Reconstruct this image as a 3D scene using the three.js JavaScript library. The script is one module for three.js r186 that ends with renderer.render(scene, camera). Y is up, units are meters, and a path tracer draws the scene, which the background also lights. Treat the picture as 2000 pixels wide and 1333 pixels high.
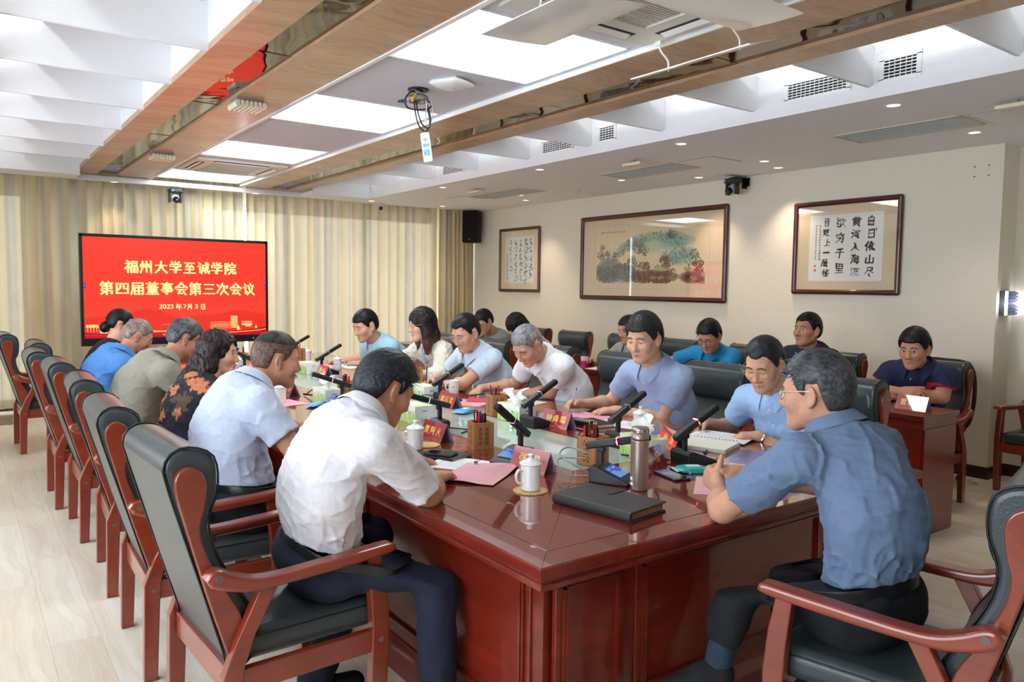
import * as THREE from 'three';
import { RoundedBoxGeometry } from 'three/addons/geometries/RoundedBoxGeometry.js';
import { mergeGeometries, toCreasedNormals } from 'three/addons/utils/BufferGeometryUtils.js';
import { RectAreaLightUniformsLib } from 'three/addons/lights/RectAreaLightUniformsLib.js';
import { createNoise3D } from 'simplex-noise';

// ------------------------------------------------------------------ camera, sky, lights, exposure
const scene = new THREE.Scene();
const camera = new THREE.PerspectiveCamera(48.12, 2000 / 1333, 0.05, 80);
{
  const yaw = 0.62796, pitch = 0.07011, roll = -0.0124;
  camera.position.set(0, 1.55, 0);
  const f = new THREE.Vector3(Math.sin(yaw) * Math.cos(pitch), -Math.sin(pitch), -Math.cos(yaw) * Math.cos(pitch));
  const r = new THREE.Vector3(Math.cos(yaw), 0, Math.sin(yaw)), d = new THREE.Vector3().crossVectors(f, r);
  const cr = Math.cos(roll), sr = Math.sin(roll);
  const rr = r.clone().multiplyScalar(cr).addScaledVector(d, sr), dd = r.clone().multiplyScalar(-sr).addScaledVector(d, cr);
  camera.quaternion.setFromRotationMatrix(new THREE.Matrix4().makeBasis(rr, dd.negate(), f.negate()));
}
scene.add(camera);
const renderer = new THREE.WebGLRenderer();
renderer.toneMapping = THREE.LinearToneMapping;
renderer.toneMappingExposure = 0.9;
renderer.shadowMap.enabled = true;
RectAreaLightUniformsLib.init();
scene.background = new THREE.Color().setRGB(0.80, 0.90, 1.0);   // overcast daylight outside the windows
scene.backgroundIntensity = 10.5;
const LIGHT = { panel: 9, cove: 15, spot: 4.5, screen: 0.9 };

function areaLight(color, intensity, w, h, pos, target) {
  const l = new THREE.RectAreaLight(color, intensity, w, h);
  l.position.set(...pos); l.lookAt(...target); scene.add(l); return l;
}

// ------------------------------------------------------------------ helpers
const V3 = (x, y, z) => new THREE.Vector3(x, y, z);
function rng(s) { return () => { s = (s + 0x6d2b79f5) | 0; let t = Math.imul(s ^ (s >>> 15), 1 | s); t = (t + Math.imul(t ^ (t >>> 7), 61 | t)) ^ t; return ((t ^ (t >>> 14)) >>> 0) / 4294967296; }; }
const noise3 = createNoise3D(rng(11));
const used = new Map();
function numbered(name) { const n = used.get(name) ?? 0; used.set(name, n + 1); return n ? name + '_' + String(n).padStart(3, '0') : name; }
function shade(o) { o.traverse((m) => { if (m.isMesh) { m.castShadow = true; m.receiveShadow = true; } }); return o; }
function part(name, geo, m, parent, pos, rot) {
  const o = new THREE.Mesh(geo, m); o.name = name; o.castShadow = o.receiveShadow = true;
  if (pos) o.position.set(...pos);
  if (rot) o.rotation.set(...rot);
  parent.add(o); return o;
}
function thing(name, label, category, pos = [0, 0, 0], turn = 0, group) {
  const o = new THREE.Group(); o.name = numbered(name); scene.add(o); o.position.set(...pos); o.rotation.y = turn;
  o.userData = { label, category }; if (group) o.userData.group = group; return o;
}
function solo(name, geo, m, label, category, pos, rot, group) {
  const o = part(numbered(name), geo, m, scene, pos, rot); o.userData = { label, category }; if (group) o.userData.group = group; return o;
}
function dup(root, label, pos, turn, group) {
  const r = root.clone(); r.name = numbered(root.name.replace(/_\d+$/, '')); scene.add(r);
  r.userData = { ...root.userData, label }; if (group) r.userData.group = group;
  if (pos) r.position.set(...pos); if (turn !== undefined) r.rotation.y = turn; return r;
}
function struct(name, geo, m, pos, rot) { const o = part(name, geo, m, scene, pos, rot); o.userData.kind = 'structure'; return o; }
const bx = (w, h, d, x = 0, y = 0, z = 0) => new THREE.BoxGeometry(w, h, d).translate(x, y, z);
const rb = (w, h, d, r, x = 0, y = 0, z = 0, s = 2) => new RoundedBoxGeometry(w, h, d, s, Math.min(r, w / 2.01, h / 2.01, d / 2.01)).translate(x, y, z);
const span = (x0, x1, y0, y1, z0, z1) => bx(Math.abs(x1 - x0), Math.abs(y1 - y0), Math.abs(z1 - z0), (x0 + x1) / 2, (y0 + y1) / 2, (z0 + z1) / 2);
const cyl = (r1, r2, h, n = 20, x = 0, y = 0, z = 0) => new THREE.CylinderGeometry(r1, r2, h, n).translate(x, y, z);
function merge(list) { return mergeGeometries(list.map((g) => { const n = g.index ? g.toNonIndexed() : g; for (const k of Object.keys(n.attributes)) if (!['position', 'normal', 'uv'].includes(k)) n.deleteAttribute(k); if (!n.attributes.uv) n.setAttribute('uv', new THREE.BufferAttribute(new Float32Array(n.attributes.position.count * 2), 2)); if (!n.attributes.normal) n.computeVertexNormals(); return n; })); }
function tube(pts, r, seg = 24, rs = 6, closed = false) { return new THREE.TubeGeometry(new THREE.CatmullRomCurve3(pts.map((p) => V3(...p)), closed), seg, r, rs, closed); }
// uv in metres by the dominant axis of each face
function metreUV(geo, k = 1, swap = false) {
  const g = geo.index ? geo.toNonIndexed() : geo; if (!g.attributes.normal) g.computeVertexNormals();
  const p = g.attributes.position, n = g.attributes.normal, uv = new Float32Array(p.count * 2);
  for (let i = 0; i < p.count; i += 3) {
    let ax = 0, ay = 0, az = 0; for (let j = 0; j < 3; j++) { ax += Math.abs(n.getX(i + j)); ay += Math.abs(n.getY(i + j)); az += Math.abs(n.getZ(i + j)); }
    for (let j = 0; j < 3; j++) {
      const x = p.getX(i + j), y = p.getY(i + j), z = p.getZ(i + j); let u, v;
      if (ay >= ax && ay >= az) { u = x; v = z; } else if (ax >= az) { u = z; v = y; } else { u = x; v = y; }
      uv[(i + j) * 2] = (swap ? v : u) * k; uv[(i + j) * 2 + 1] = (swap ? u : v) * k;
    }
  }
  g.setAttribute('uv', new THREE.BufferAttribute(uv, 2)); return g;
}
// ------------------------------------------------------------------ textures
function hash2(x, y, s) { let h = Math.imul(x, 374761393) + Math.imul(y, 668265263) + Math.imul(s, 1442695041); h = Math.imul(h ^ (h >>> 13), 1274126177); return ((h ^ (h >>> 16)) >>> 0) / 4294967296; }
function pnoise(x, y, px, py, s) {
  const ix = Math.floor(x), iy = Math.floor(y), fx = x - ix, fy = y - iy, u = fx * fx * (3 - 2 * fx), v = fy * fy * (3 - 2 * fy);
  const m = (a, b) => ((a % b) + b) % b, a = hash2(m(ix, px), m(iy, py), s), b = hash2(m(ix + 1, px), m(iy, py), s), c = hash2(m(ix, px), m(iy + 1, py), s), d = hash2(m(ix + 1, px), m(iy + 1, py), s);
  return a + (b - a) * u + (c - a) * v + (a - b - c + d) * u * v;
}
function fbm(x, y, px, py, s, o = 4) { let t = 0, a = 0.5, n = 0; for (let i = 0; i < o; i++) { t += a * pnoise(x, y, px, py, s + i); n += a; a *= 0.5; x *= 2; y *= 2; px *= 2; py *= 2; } return t / n; }
function dataTex(w, h, f, srgb = true) {
  const d = new Uint8Array(w * h * 4);
  for (let y = 0; y < h; y++) for (let x = 0; x < w; x++) { const c = f(x / w, y / h), i = (y * w + x) * 4; d[i] = c[0]; d[i + 1] = c[1]; d[i + 2] = c[2]; d[i + 3] = 255; }
  const t = new THREE.DataTexture(d, w, h); t.wrapS = t.wrapT = THREE.RepeatWrapping; t.magFilter = THREE.LinearFilter; t.minFilter = THREE.LinearMipmapLinearFilter; t.generateMipmaps = true;
  if (srgb) t.colorSpace = THREE.SRGBColorSpace; t.needsUpdate = true; return t;
}
const hex = (c) => [(c >> 16) & 255, (c >> 8) & 255, c & 255];
const mix3 = (a, b, t) => [a[0] + (b[0] - a[0]) * t, a[1] + (b[1] - a[1]) * t, a[2] + (b[2] - a[2]) * t];
function canvasTex(w, h, draw) {
  const c = document.createElement('canvas'); c.width = w; c.height = h; const g = c.getContext('2d'); draw(g, w, h);
  const t = new THREE.CanvasTexture(c); t.colorSpace = THREE.SRGBColorSpace; return t;
}
function woodTex(w, h, seed, c1, c2, fx, fy, contrast = 1) {
  const a = hex(c1), b = hex(c2);
  return dataTex(w, h, (u, v) => {
    const warp = fbm(u * 3, v * 2, 3, 2, seed, 3) * 0.6, g = fbm(u * fx + warp, v * fy + warp * 4, fx, fy, seed + 7, 4), ring = 0.5 + 0.5 * Math.sin((g * 9 + v * 0) * 3.1);
    const fine = pnoise(u * fx * 4, v * fy * 12, fx * 4, fy * 12, seed + 21);
    return mix3(a, b, Math.min(1, Math.max(0, 0.5 + contrast * ((g - 0.5) * 1.1 + (ring - 0.5) * 0.25 + (fine - 0.5) * 0.3))));
  });
}
const physical = (o) => new THREE.MeshPhysicalMaterial(o);
function paint(c, rough = 0.6, o = {}) { return physical({ color: c, roughness: rough, ...o }); }

// materials
const texMahogany = woodTex(512, 512, 3, 0x8a2818, 0x56170d, 2, 10, 0.7);
const texFloor = woodTex(1024, 512, 5, 0xe8dfd1, 0xd8cab6, 2, 14, 1.2);
const texLaminate = woodTex(512, 512, 9, 0xcaa683, 0xa98261, 2, 9, 1.1);
const texLinen = dataTex(256, 256, (u, v) => { const t = 128 + 60 * (pnoise(u * 64, v * 8, 64, 8, 1) - 0.5) + 60 * (pnoise(u * 8, v * 64, 8, 64, 2) - 0.5) + 50 * (hash2(Math.floor(u * 256), Math.floor(v * 256), 3) - 0.5); return [t, t, t]; }, false);
const texGrain = dataTex(256, 256, (u, v) => { const t = 255 * fbm(u * 48, v * 48, 48, 48, 31, 3); return [t, t, t]; }, false);
const texStucco = dataTex(512, 512, (u, v) => { const t = 255 * (0.6 * fbm(u * 90, v * 90, 90, 90, 41, 3) + 0.4 * fbm(u * 20, v * 20, 20, 20, 45, 2)); return [t, t, t]; }, false);
const mMahogany = physical({ map: texMahogany, roughness: 0.28, clearcoat: 0.7, clearcoatRoughness: 0.12, specularIntensity: 0.6 });
const texTable = woodTex(512, 512, 13, 0x93382a, 0x6a2218, 2, 9, 0.6);
const mTableTop = physical({ map: texTable, color: 0xffffff, roughness: 0.12, ior: 1.6, clearcoat: 1, clearcoatRoughness: 0.02 });
const texChair = woodTex(256, 256, 4, 0x9a3b20, 0x702714, 2, 8, 0.6);
const mChairWood = physical({ map: texChair, color: 0xffffff, roughness: 0.3, clearcoat: 0.8, clearcoatRoughness: 0.14 });
const mLeather = physical({ color: 0x3a4245, roughness: 0.3, clearcoat: 0.25, clearcoatRoughness: 0.3, bumpMap: texGrain, bumpScale: 0.0008, specularIntensity: 0.7 });
const mLaminate = physical({ map: texLaminate, roughness: 0.35, clearcoat: 0.3, clearcoatRoughness: 0.2 });
const mCeiling = paint(0xf0f0f2, 0.9);
const mWall = physical({ color: 0xebe3d2, roughness: 0.92, bumpMap: texStucco, bumpScale: 0.0015 });
const mWhite = paint(0xf4f4f2, 0.5), mWhiteGloss = paint(0xf2f3f0, 0.18, { clearcoat: 1, clearcoatRoughness: 0.05 });
const mBlack = paint(0x101113, 0.4), mBlackMatte = paint(0x141416, 0.7), mChrome = physical({ color: 0xd8d8da, metalness: 1, roughness: 0.18 });
const mGrey = paint(0x8a8c8f, 0.5), mCream = paint(0xe7ddc4, 0.6);
const mGlass = physical({ color: 0xffffff, roughness: 0.02, transmission: 1, thickness: 0, ior: 1.5 });
const mMirror = physical({ color: 0x5f5647, metalness: 1, roughness: 0.03 });
// ------------------------------------------------------------------ the room shell
const Y1 = 2.765, Y2 = 2.84, YC = 2.87, YK = 3.1, YT = 3.36;      // perimeter ceiling, beams and fins, light-panel field, coffer tops
{
  // floor: a bed with planks laid along z
  const floor = struct('floor', span(-1.95, 7.5, -0.12, -0.009, -11.1, 3.3), paint(0x8a7a66, 0.9));
  const fm = [0xffffff, 0xfaf7f3, 0xf6f2ec, 0xfdf9f4].map((c, i) => { const t = texFloor.clone(); t.offset.set(i * 0.27, i * 0.31); t.needsUpdate = true; return physical({ map: t, color: c, roughness: 0.42, clearcoat: 0.18, clearcoatRoughness: 0.3 }); });
  const pg = metreUV(bx(0.1892, 0.009, 1.2182, 0, -0.0045, 0), 1, true);
  { const uv = pg.attributes.uv; for (let i = 0; i < uv.count; i++) uv.setXY(i, uv.getX(i) * 0.75, uv.getY(i) * 1.6); }
  const frustum = new THREE.Frustum(); camera.updateMatrixWorld(true);
  frustum.setFromProjectionMatrix(new THREE.Matrix4().multiplyMatrices(camera.projectionMatrix, camera.matrixWorldInverse));
  const r = rng(5), list = [];
  for (let i = 0; i < 48; i++) for (let j = -1; j < 12; j++) {
    const x = -1.72 + i * 0.19, z = 2.6 - j * 1.219 - (i % 3) * 0.405;
    if (z > 2.7 || z < -10.4) continue;
    const under = x > 1.5 && x < 3.1 && z < -2.3 && z > -7.6;
    const d = Math.hypot(x, z), seen = frustum.intersectsSphere(new THREE.Sphere(V3(x, 0, z), 0.5)) && !under && !(x > 4.95 && x < 5.2 && z < -3);
    list.push({ x, z, m: Math.floor(r() * 4), k: seen ? d : 100 + d });
  }
  list.sort((a, b) => a.k - b.k);
  const rest = [];
  list.forEach((p, i) => {
    if (i < 290) part('plank', pg, fm[p.m], floor, [p.x, 0, p.z]);
    else rest.push(pg.clone().translate(p.x, 0, p.z));
  });
  const o = part('plank_field', mergeGeometries(rest), fm[1], floor); o.userData.kind = 'stuff';
}
// walls with openings; each opening list is [u0, u1, v0, v1] along the wall and up
function wallWith(name, axis, at, thick, u0, u1, top, holes, m) {
  const g = [], B = (a, b, c, d) => { if (b - a > 0.001 && d - c > 0.001) g.push(axis === 'z' ? span(a, b, c, d, at - thick, at) : span(at - thick, at, c, d, a, b)); };
  let u = u0;
  for (const [a, b, c, d] of holes) { B(u, a, 0, top); B(a, b, 0, c); B(a, b, d, top); u = b; }
  B(u, u1, 0, top);
  return struct(name, merge(g.map((q) => metreUV(q))), m);
}
const backHoles = [[-1.5, 0.7, 0.06, 2.62], [2.7, 6.4, 0.06, 2.62]], leftHoles = [[-6.6, -3.6, 0.85, 2.6], [-2.8, 0.3, 0.85, 2.6]];
wallWith('wall_back', 'z', -10.95, 0.2, -2.02, 7.2, 3.4, backHoles, mWall);
wallWith('wall_left', 'x', -1.82, 0.2, -10.95, 3.2, 3.4, leftHoles, mWall);
struct('wall_right', merge([metreUV(span(6.9, 7.2, 0, 3.4, -10.95, -2.75)), metreUV(span(7.2, 7.4, 0, 3.4, -2.76, 3.4))]), mWall);
struct('wall_front', metreUV(span(-2.02, 7.4, 0, 3.4, 3.2, 3.4)), mWall);
const mBase = paint(0x3a1a12, 0.4);
struct('baseboard_right', merge([span(6.885, 6.9, 0, 0.1, -10.6, -2.75), span(6.885, 7.2, 0, 0.1, -2.75, -2.735), span(7.185, 7.2, 0, 0.1, -2.735, 3.2)]), mBase);
struct('baseboard_left', span(-1.82, -1.805, 0, 0.1, -10.9, 3.2), mBase);
struct('baseboard_back', span(-1.8, 6.88, 0, 0.06, -10.95, -10.935), mBase);
const mFrameW = paint(0xdfe2e4, 0.4);
let wn = 0;
function windowUnit(axis, at, u0, u1, v0, v1, n) {
  const o = new THREE.Group(); o.name = 'window_' + (++wn); o.userData.kind = 'structure'; scene.add(o);
  const B = (a, b, c, d, t) => (axis === 'z' ? span(a, b, c, d, at - t / 2, at + t / 2) : span(at - t / 2, at + t / 2, c, d, a, b));
  part('window_frame', merge([B(u0, u1, v0, v0 + 0.05, 0.08), B(u0, u1, v1 - 0.05, v1, 0.08), B(u0, u0 + 0.05, v0, v1, 0.08), B(u1 - 0.05, u1, v0, v1, 0.08)]), mFrameW, o);
  for (let i = 0; i < n; i++) {
    const a = u0 + 0.05 + (u1 - u0 - 0.1) * i / n, b = u0 + 0.05 + (u1 - u0 - 0.1) * (i + 1) / n;
    if (i) part('mullion', B(a - 0.025, a + 0.025, v0 + 0.05, v1 - 0.05, 0.07), mFrameW, o);
    part('pane', B(a + 0.02, b - 0.02, v0 + 0.05, v1 - 0.05, 0.006), mGlass, o);
  }
}
backHoles.forEach((h) => windowUnit('z', -11.05, ...h, 3));
leftHoles.forEach((h) => windowUnit('x', -1.92, ...h, 2));

// ceiling: slab, lowered perimeter, coffers with fins, two wooden beams with mirror strips
const ceiling = struct('ceiling', span(-2.02, 7.4, YT, YT + 0.12, -11.15, 3.4), mCeiling);
part('perimeter', merge([span(4.74, 7.4, Y1, Y1 + 0.06, -10.5, 3.2), span(-2.0, 0.13, Y1, Y1 + 0.06, -10.5, 3.2), span(0.13, 4.74, Y1 + 0.005, Y1 + 0.06, -10.5, -10.42)]), mCeiling, ceiling);
part('fascia', span(4.715, 4.74, Y1, Y2 + 0.01, -10.42, 3.2), mCeiling, ceiling);
part('coffer_wall', span(4.735, 4.76, Y2, YT, -10.42, 3.2), mCeiling, ceiling);
part('coffer_top', span(3.9, 4.42, YK, YK + 0.02, -9.95, 3.2), mCeiling, ceiling);
part('coffer_top', span(0.45, 1.17, YK, YK + 0.02, -9.98, 3.2), mCeiling, ceiling);
part('fascia', span(0.13, 0.15, Y1, YT, -10.42, 3.2), mCeiling, ceiling);
part('fascia', merge([span(3.9, 4.72, Y1, YT, -9.96, -9.94), span(0.15, 1.17, Y1, YT, -10.0, -9.98), span(3.9, 4.72, Y1, YT, 3.18, 3.2), span(0.15, 1.17, Y1, YT, 3.18, 3.2)]), mCeiling, ceiling);
part('perimeter', merge([span(3.9, 4.72, Y1, Y1 + 0.05, -10.42, -9.95), span(0.15, 1.17, Y1, Y1 + 0.05, -10.42, -9.99)]), mCeiling, ceiling);
const finR = bx(0.83, YK - Y2, 0.024, 4.318, (YK + Y2) / 2, 0), finL = bx(1.02, YK - Y2, 0.024, 0.66, (YK + Y2) / 2, 0);
for (const z of [-9.1, -8.15, -7.2, -6.26, -5.34, -4.44, -3.55, -2.68, -1.84, -1.0, -0.1, 0.8, 1.7]) part('fin', finR, mCeiling, ceiling, [0, 0, z]);
for (const z of [-9.2, -8.26, -7.29, -6.34, -5.42, -4.52, -3.6, -2.7, -1.8, -0.9, 0, 0.9, 1.8]) part('fin', finL, mCeiling, ceiling, [0, 0, z]);
// light-panel field between the beams, cut round the four panels
const panelZ = [[-4.06, -3.11], [-6.13, -5.15], [-8.28, -7.30], [-10.38, -9.5]];
{
  const g = [span(1.97, 2.04, YC, YC + 0.03, -10.42, 3.2), span(3.03, 3.09, YC, YC + 0.03, -10.42, 3.2)];
  let z = -10.42;
  for (const [a, b] of [...panelZ].reverse()) { g.push(span(2.04, 3.03, YC, YC + 0.03, z, a)); z = b; }
  g.push(span(2.04, 3.03, YC, YC + 0.03, z, 3.2));
  part('panel_field', merge(g), paint(0xdedfe6, 0.8), ceiling);
  part('crown_trim', merge([span(1.97, 2.0, Y2 - 0.006, YC, -10.42, 3.2), span(3.075, 3.09, Y2 - 0.002, YC, -10.42, 3.2)]), mWhite, ceiling);
}
function beam(x0, x1, m0, m1) {
  const seg = [[-10.42, -7.0], [-7.0, -3.6], [-3.6, -0.2], [-0.2, 3.2]];
  for (const [a, b] of seg) {
    part('wood_board', metreUV(span(x0, m0, Y2, Y2 + 0.04, a + 0.001, b - 0.001), 0.9), mLaminate, ceiling);
    part('wood_board', metreUV(span(m1, x1, Y2, Y2 + 0.04, a + 0.001, b - 0.001), 0.9), mLaminate, ceiling);
  }
  // strips of tinted mirror, each hung a touch differently, with slightly wavy faces
  const r = rng(Math.round(x0 * 100));
  for (let z = -10.4; z < 3; z += 1.5) {
    const g = new THREE.PlaneGeometry(m1 - m0 + 0.02, 1.494, 6, 40).rotateX(Math.PI / 2), p = g.attributes.position;
    for (let i = 0; i < p.count; i++) p.setY(i, 0.0011 * noise3(p.getX(i) * 4, (p.getZ(i) + z) * 2.2, x0) + 0.0005 * noise3(p.getX(i) * 9, (p.getZ(i) + z) * 7, x0 + 3));
    g.computeVertexNormals();
    part('mirror_strip', g, mMirror, ceiling, [(m0 + m1) / 2, Y2 + 0.02, z + 0.75], [(r() - 0.5) * 0.006, 0, (r() - 0.5) * 0.01]);
  }
  part('beam_back', merge([span(m0 - 0.02, m1 + 0.02, Y2 + 0.04, Y2 + 0.05, -10.42, 3.2)]), mLaminate, ceiling);
}
beam(1.17, 1.97, 1.39, 1.60);
beam(3.09, 3.90, 3.43, 3.70);
part('beam_upstand', merge([span(1.17, 1.19, Y2 + 0.04, YK + 0.02, -10.42, 3.2), span(3.88, 3.90, Y2 + 0.04, YK + 0.02, -10.42, 3.2), span(1.90, 1.92, Y2 + 0.04, YT, -10.42, 3.2), span(3.14, 3.16, Y2 + 0.04, YT, -10.42, 3.2)]), mCeiling, ceiling);

// ceiling light panels
const glow = (c, k) => { const m = new THREE.MeshStandardMaterial({ color: 0xffffff, emissive: c, emissiveIntensity: k, roughness: 0.6 }); return m; };
const mPanel = glow(new THREE.Color(0.93, 1.0, 1.0), 1.25);
['nearest the ceiling air conditioner with white deflector boards', 'next to the hanging cables', 'between the second panel and the far ceiling air conditioner', 'next to the curtain'].forEach((w, i) => {
  const [a, b] = panelZ[i], zc = (a + b) / 2, t = thing('ceiling_light', 'square white glowing ceiling light panel ' + w, 'ceiling light', [2.535, YC, zc], 0, 'ceiling light panels');
  part('diffuser', bx(0.99, 0.012, b - a, 0, 0.014, 0), mPanel, t);
  part('frame', merge([bx(1.0, 0.012, 0.012, 0, 0.0, (b - a) / 2 - 0.004), bx(1.0, 0.012, 0.012, 0, 0, -(b - a) / 2 + 0.004), bx(0.012, 0.012, b - a, 0.494, 0, 0), bx(0.012, 0.012, b - a, -0.494, 0, 0)]), mWhite, t);
  areaLight(new THREE.Color(0.93, 1, 1.0), LIGHT.panel, 0.96, b - a - 0.03, [2.535, YC - 0.008, zc], [2.535, 0, zc]);
});
// cove light tubes on top of the beams
for (const [x, tx, w] of [[4.2, 4.78, 'right'], [0.62, 0.05, 'left'], [0.3, 1.0, 'inner']]) {
  for (const [z, i] of [[-7.9, 0], [-3.3, 1], [1.0, 2]]) {
    const len = i === 2 ? 3.6 : 4.3, t = thing('light_tube', `white cove light tube ${{ right: 'above the air grilles', left: 'above the window-side fins', inner: 'at the window-side slot edge' }[w]}, ${['curtain end', 'middle', 'door end'][i]}`, 'cove light', [x, 3.24, z], 0, 'hidden cove light tubes');
    part('tube', new THREE.CylinderGeometry(0.013, 0.013, len, 10).rotateX(Math.PI / 2), glow(0xffffff, 3), t);
    for (const e of [-1, 1]) part('holder', bx(0.03, 0.1, 0.03, 0, 0.065, e * (len / 2 - 0.1)), mWhite, t);
    areaLight(new THREE.Color(0.92, 0.98, 1), LIGHT.cove * (w === 'inner' ? 0.8 : 1), len, 0.05, [x + (tx > x ? 0.02 : -0.02), 3.235, z], w === 'inner' ? [1.1, 2.9, z] : [tx, 2.85, z]);
  }
}
// round downlights in the lowered ceiling
{
  const spots = [[4.98, -2.66, 'inner row, beside the wide air grille', 0], [4.94, -4.43, 'inner row, facing the fifth fin', 0], [4.9, -6.3, 'inner row, before the far air grilles', 0], [4.87, -8.19, 'inner row, near the curtain', 0], [4.86, -10.17, 'inner row, at the curtain', 0],
    [6.28, -2.72, 'beside the wide ceiling vent by the door recess', 1], [6.19, -4.52, 'outer pair before the black camera', 1], [6.62, -4.67, 'outer pair, closest to the wall above the camera', 1], [6.07, -6.31, 'beside the middle ceiling vent', 1], [6.55, -5.61, 'single, close to the wall above the landscape painting', 1], [6.04, -8.18, 'outer pair before the corner loudspeaker', 1], [6.46, -8.61, 'outer pair, closest to the wall near the small scroll', 1], [6.0, -10.1, 'at the curtain corner near the loudspeaker', 1],
    [1.59, -10.455, 'above the left part of the curtain', 2], [3.3, -10.455, 'above the curtain beside the screen', 2]];
  const ring = new THREE.LatheGeometry([[0.038, 0], [0.046, -0.004], [0.052, -0.003], [0.054, 0.001], [0.04, 0.004]].map((q) => new THREE.Vector2(...q)), 28), disc = new THREE.CylinderGeometry(0.039, 0.039, 0.003, 24);
  const gw = glow(new THREE.Color(1, 0.93, 0.82), 2.2);
  for (const [x, z, w, k] of spots) {
    const y = k === 2 ? Y1 + 0.005 : Y1, t = thing('downlight', 'small round lit ceiling downlight, ' + w, 'downlight', [x, y, z], 0, 'recessed downlights');
    part('trim_ring', ring, mWhite, t); part('lens', disc, gw, t, [0, -0.001, 0]);
    const s = new THREE.SpotLight(new THREE.Color(1, 0.82, 0.62), LIGHT.spot * (k === 1 && x > 6.4 ? 0.9 : 0.5), 0, 0.75, 0.7, 2);
    s.position.set(x, y - 0.02, z); s.target.position.set(x + (x > 6.4 ? 0.12 : 0), 0, z); s.castShadow = true; s.shadow.radius = 1.5; scene.add(s, s.target);
  }
}
// air grilles on the coffer wall
{
  const mDark = paint(0x1a1d24, 0.8);
  const grille = (z0, z1, y0, y1, label) => {
    const w = z1 - z0, h = y1 - y0, t = thing('air_grille', label, 'air grille', [4.735, (y0 + y1) / 2, (z0 + z1) / 2], -Math.PI / 2, 'air grilles on the coffer wall');
    part('frame', merge([bx(w + 0.05, 0.03, 0.012, 0, h / 2 + 0.01, 0.006), bx(w + 0.05, 0.03, 0.012, 0, -h / 2 - 0.01, 0.006), bx(0.03, h, 0.012, w / 2 + 0.01, 0, 0.006), bx(0.03, h, 0.012, -w / 2 - 0.01, 0, 0.006)]), mWhite, t);
    part('duct', bx(w, h, 0.002, 0, 0, 0.0015), mDark, t);
    for (let i = 1; i < 6; i++) part('slat', bx(w, 0.0065, 0.008, 0, -h / 2 + h * i / 6, 0.01), mWhite, t);
    const n = Math.round(w / 0.035); part('vanes', merge([...Array(n - 1)].map((_, i) => bx(0.005, h, 0.004, -w / 2 + w * (i + 1) / n, 0, 0.005))), mWhite, t);
  };
  grille(-2.6, -2.39, 2.87, 2.99, 'short white air grille in the coffer nearest the door recess');
  grille(-3.28, -2.84, 2.87, 2.98, 'long white air grille in the coffer beside the short one');
  grille(-5.21, -5.02, 2.87, 2.99, 'small upright white air grille in the coffer wall beyond the fifth fin');
  grille(-6.03, -5.6, 2.87, 2.98, 'long white air grille in the coffer behind the small upright one');
  grille(-7.95, -7.5, 2.87, 2.98, 'long white air grille in the coffer nearest the curtain');
}
// flush ceiling vents, access hatches and small speakers over the back row
{
  const vent = (z0, z1, label) => {
    const t = thing('ceiling_vent', label, 'ceiling vent', [5.8, Y1, (z0 + z1) / 2], 0, 'ceiling vents over the back row'), l = z1 - z0;
    part('frame', merge([bx(0.42, 0.008, 0.035, 0, -0.004, l / 2), bx(0.42, 0.008, 0.035, 0, -0.004, -l / 2), bx(0.035, 0.008, l, 0.2, -0.004, 0), bx(0.035, 0.008, l, -0.2, -0.004, 0)]), paint(0xc9c5b4, 0.6), t);
    part('filter', bx(0.37, 0.004, l, 0, -0.002, 0), paint(0xaeb6b8, 0.8), t);
    for (let i = 1; i < 9; i++) part('slat', bx(0.006, 0.005, l - 0.03, -0.185 + 0.37 * i / 9, -0.005, 0), paint(0xc2c6c6, 0.6), t);
  };
  vent(-3.45, -2.54, 'long grey filter vent in the lowered ceiling by the door recess');
  vent(-6.15, -5.16, 'long grey filter vent in the lowered ceiling before the landscape painting');
  vent(-8.72, -7.6, 'long grey filter vent in the lowered ceiling near the corner loudspeaker');
  [[5.85, -2.28, 'beside the vent by the door recess'], [5.82, -4.86, 'beside the vent before the landscape painting'], [5.72, -9.0, 'beside the vent near the corner loudspeaker']].forEach(([x, z, w]) => {
    const t = thing('access_hatch', 'plain white square access hatch in the ceiling ' + w, 'hatch', [x, Y1, z], 0, 'ceiling access hatches');
    part('panel', bx(0.4, 0.006, 0.4, 0, -0.003, 0), mCeiling, t); part('edge', merge([bx(0.42, 0.004, 0.006, 0, -0.002, 0.206), bx(0.42, 0.004, 0.006, 0, -0.002, -0.206), bx(0.006, 0.004, 0.42, 0.206, -0.002, 0), bx(0.006, 0.004, 0.42, -0.206, -0.002, 0)]), mGrey, t);
  });
  [[5.23, -5.26, 'beside the middle vent'], [5.26, -8.04, 'beside the far vent'], [5.42, -2.1, 'beside the vent by the door recess']].forEach(([x, z, w]) => {
    const t = thing('detector', 'flat cream ceiling detector hanging ' + w, 'detector', [x, Y1, z], 0, 'cream ceiling detectors');
    part('stem', cyl(0.006, 0.006, 0.03, 8, 0, -0.015, 0), mGrey, t); part('body', rb(0.12, 0.03, 0.24, 0.014, 0, -0.04, 0), mCream, t);
  });
  const sp = solo('sprinkler_head', merge([cyl(0.02, 0.024, 0.006, 14, 0, -0.003, 0), cyl(0.005, 0.005, 0.03, 8, 0, -0.015, 0), cyl(0.014, 0.014, 0.002, 12, 0, -0.03, 0)]), mChrome, 'tiny metal sprinkler head in the lowered ceiling near the landscape painting', 'sprinkler', [6.3, Y1, -7.3]);
}
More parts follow.
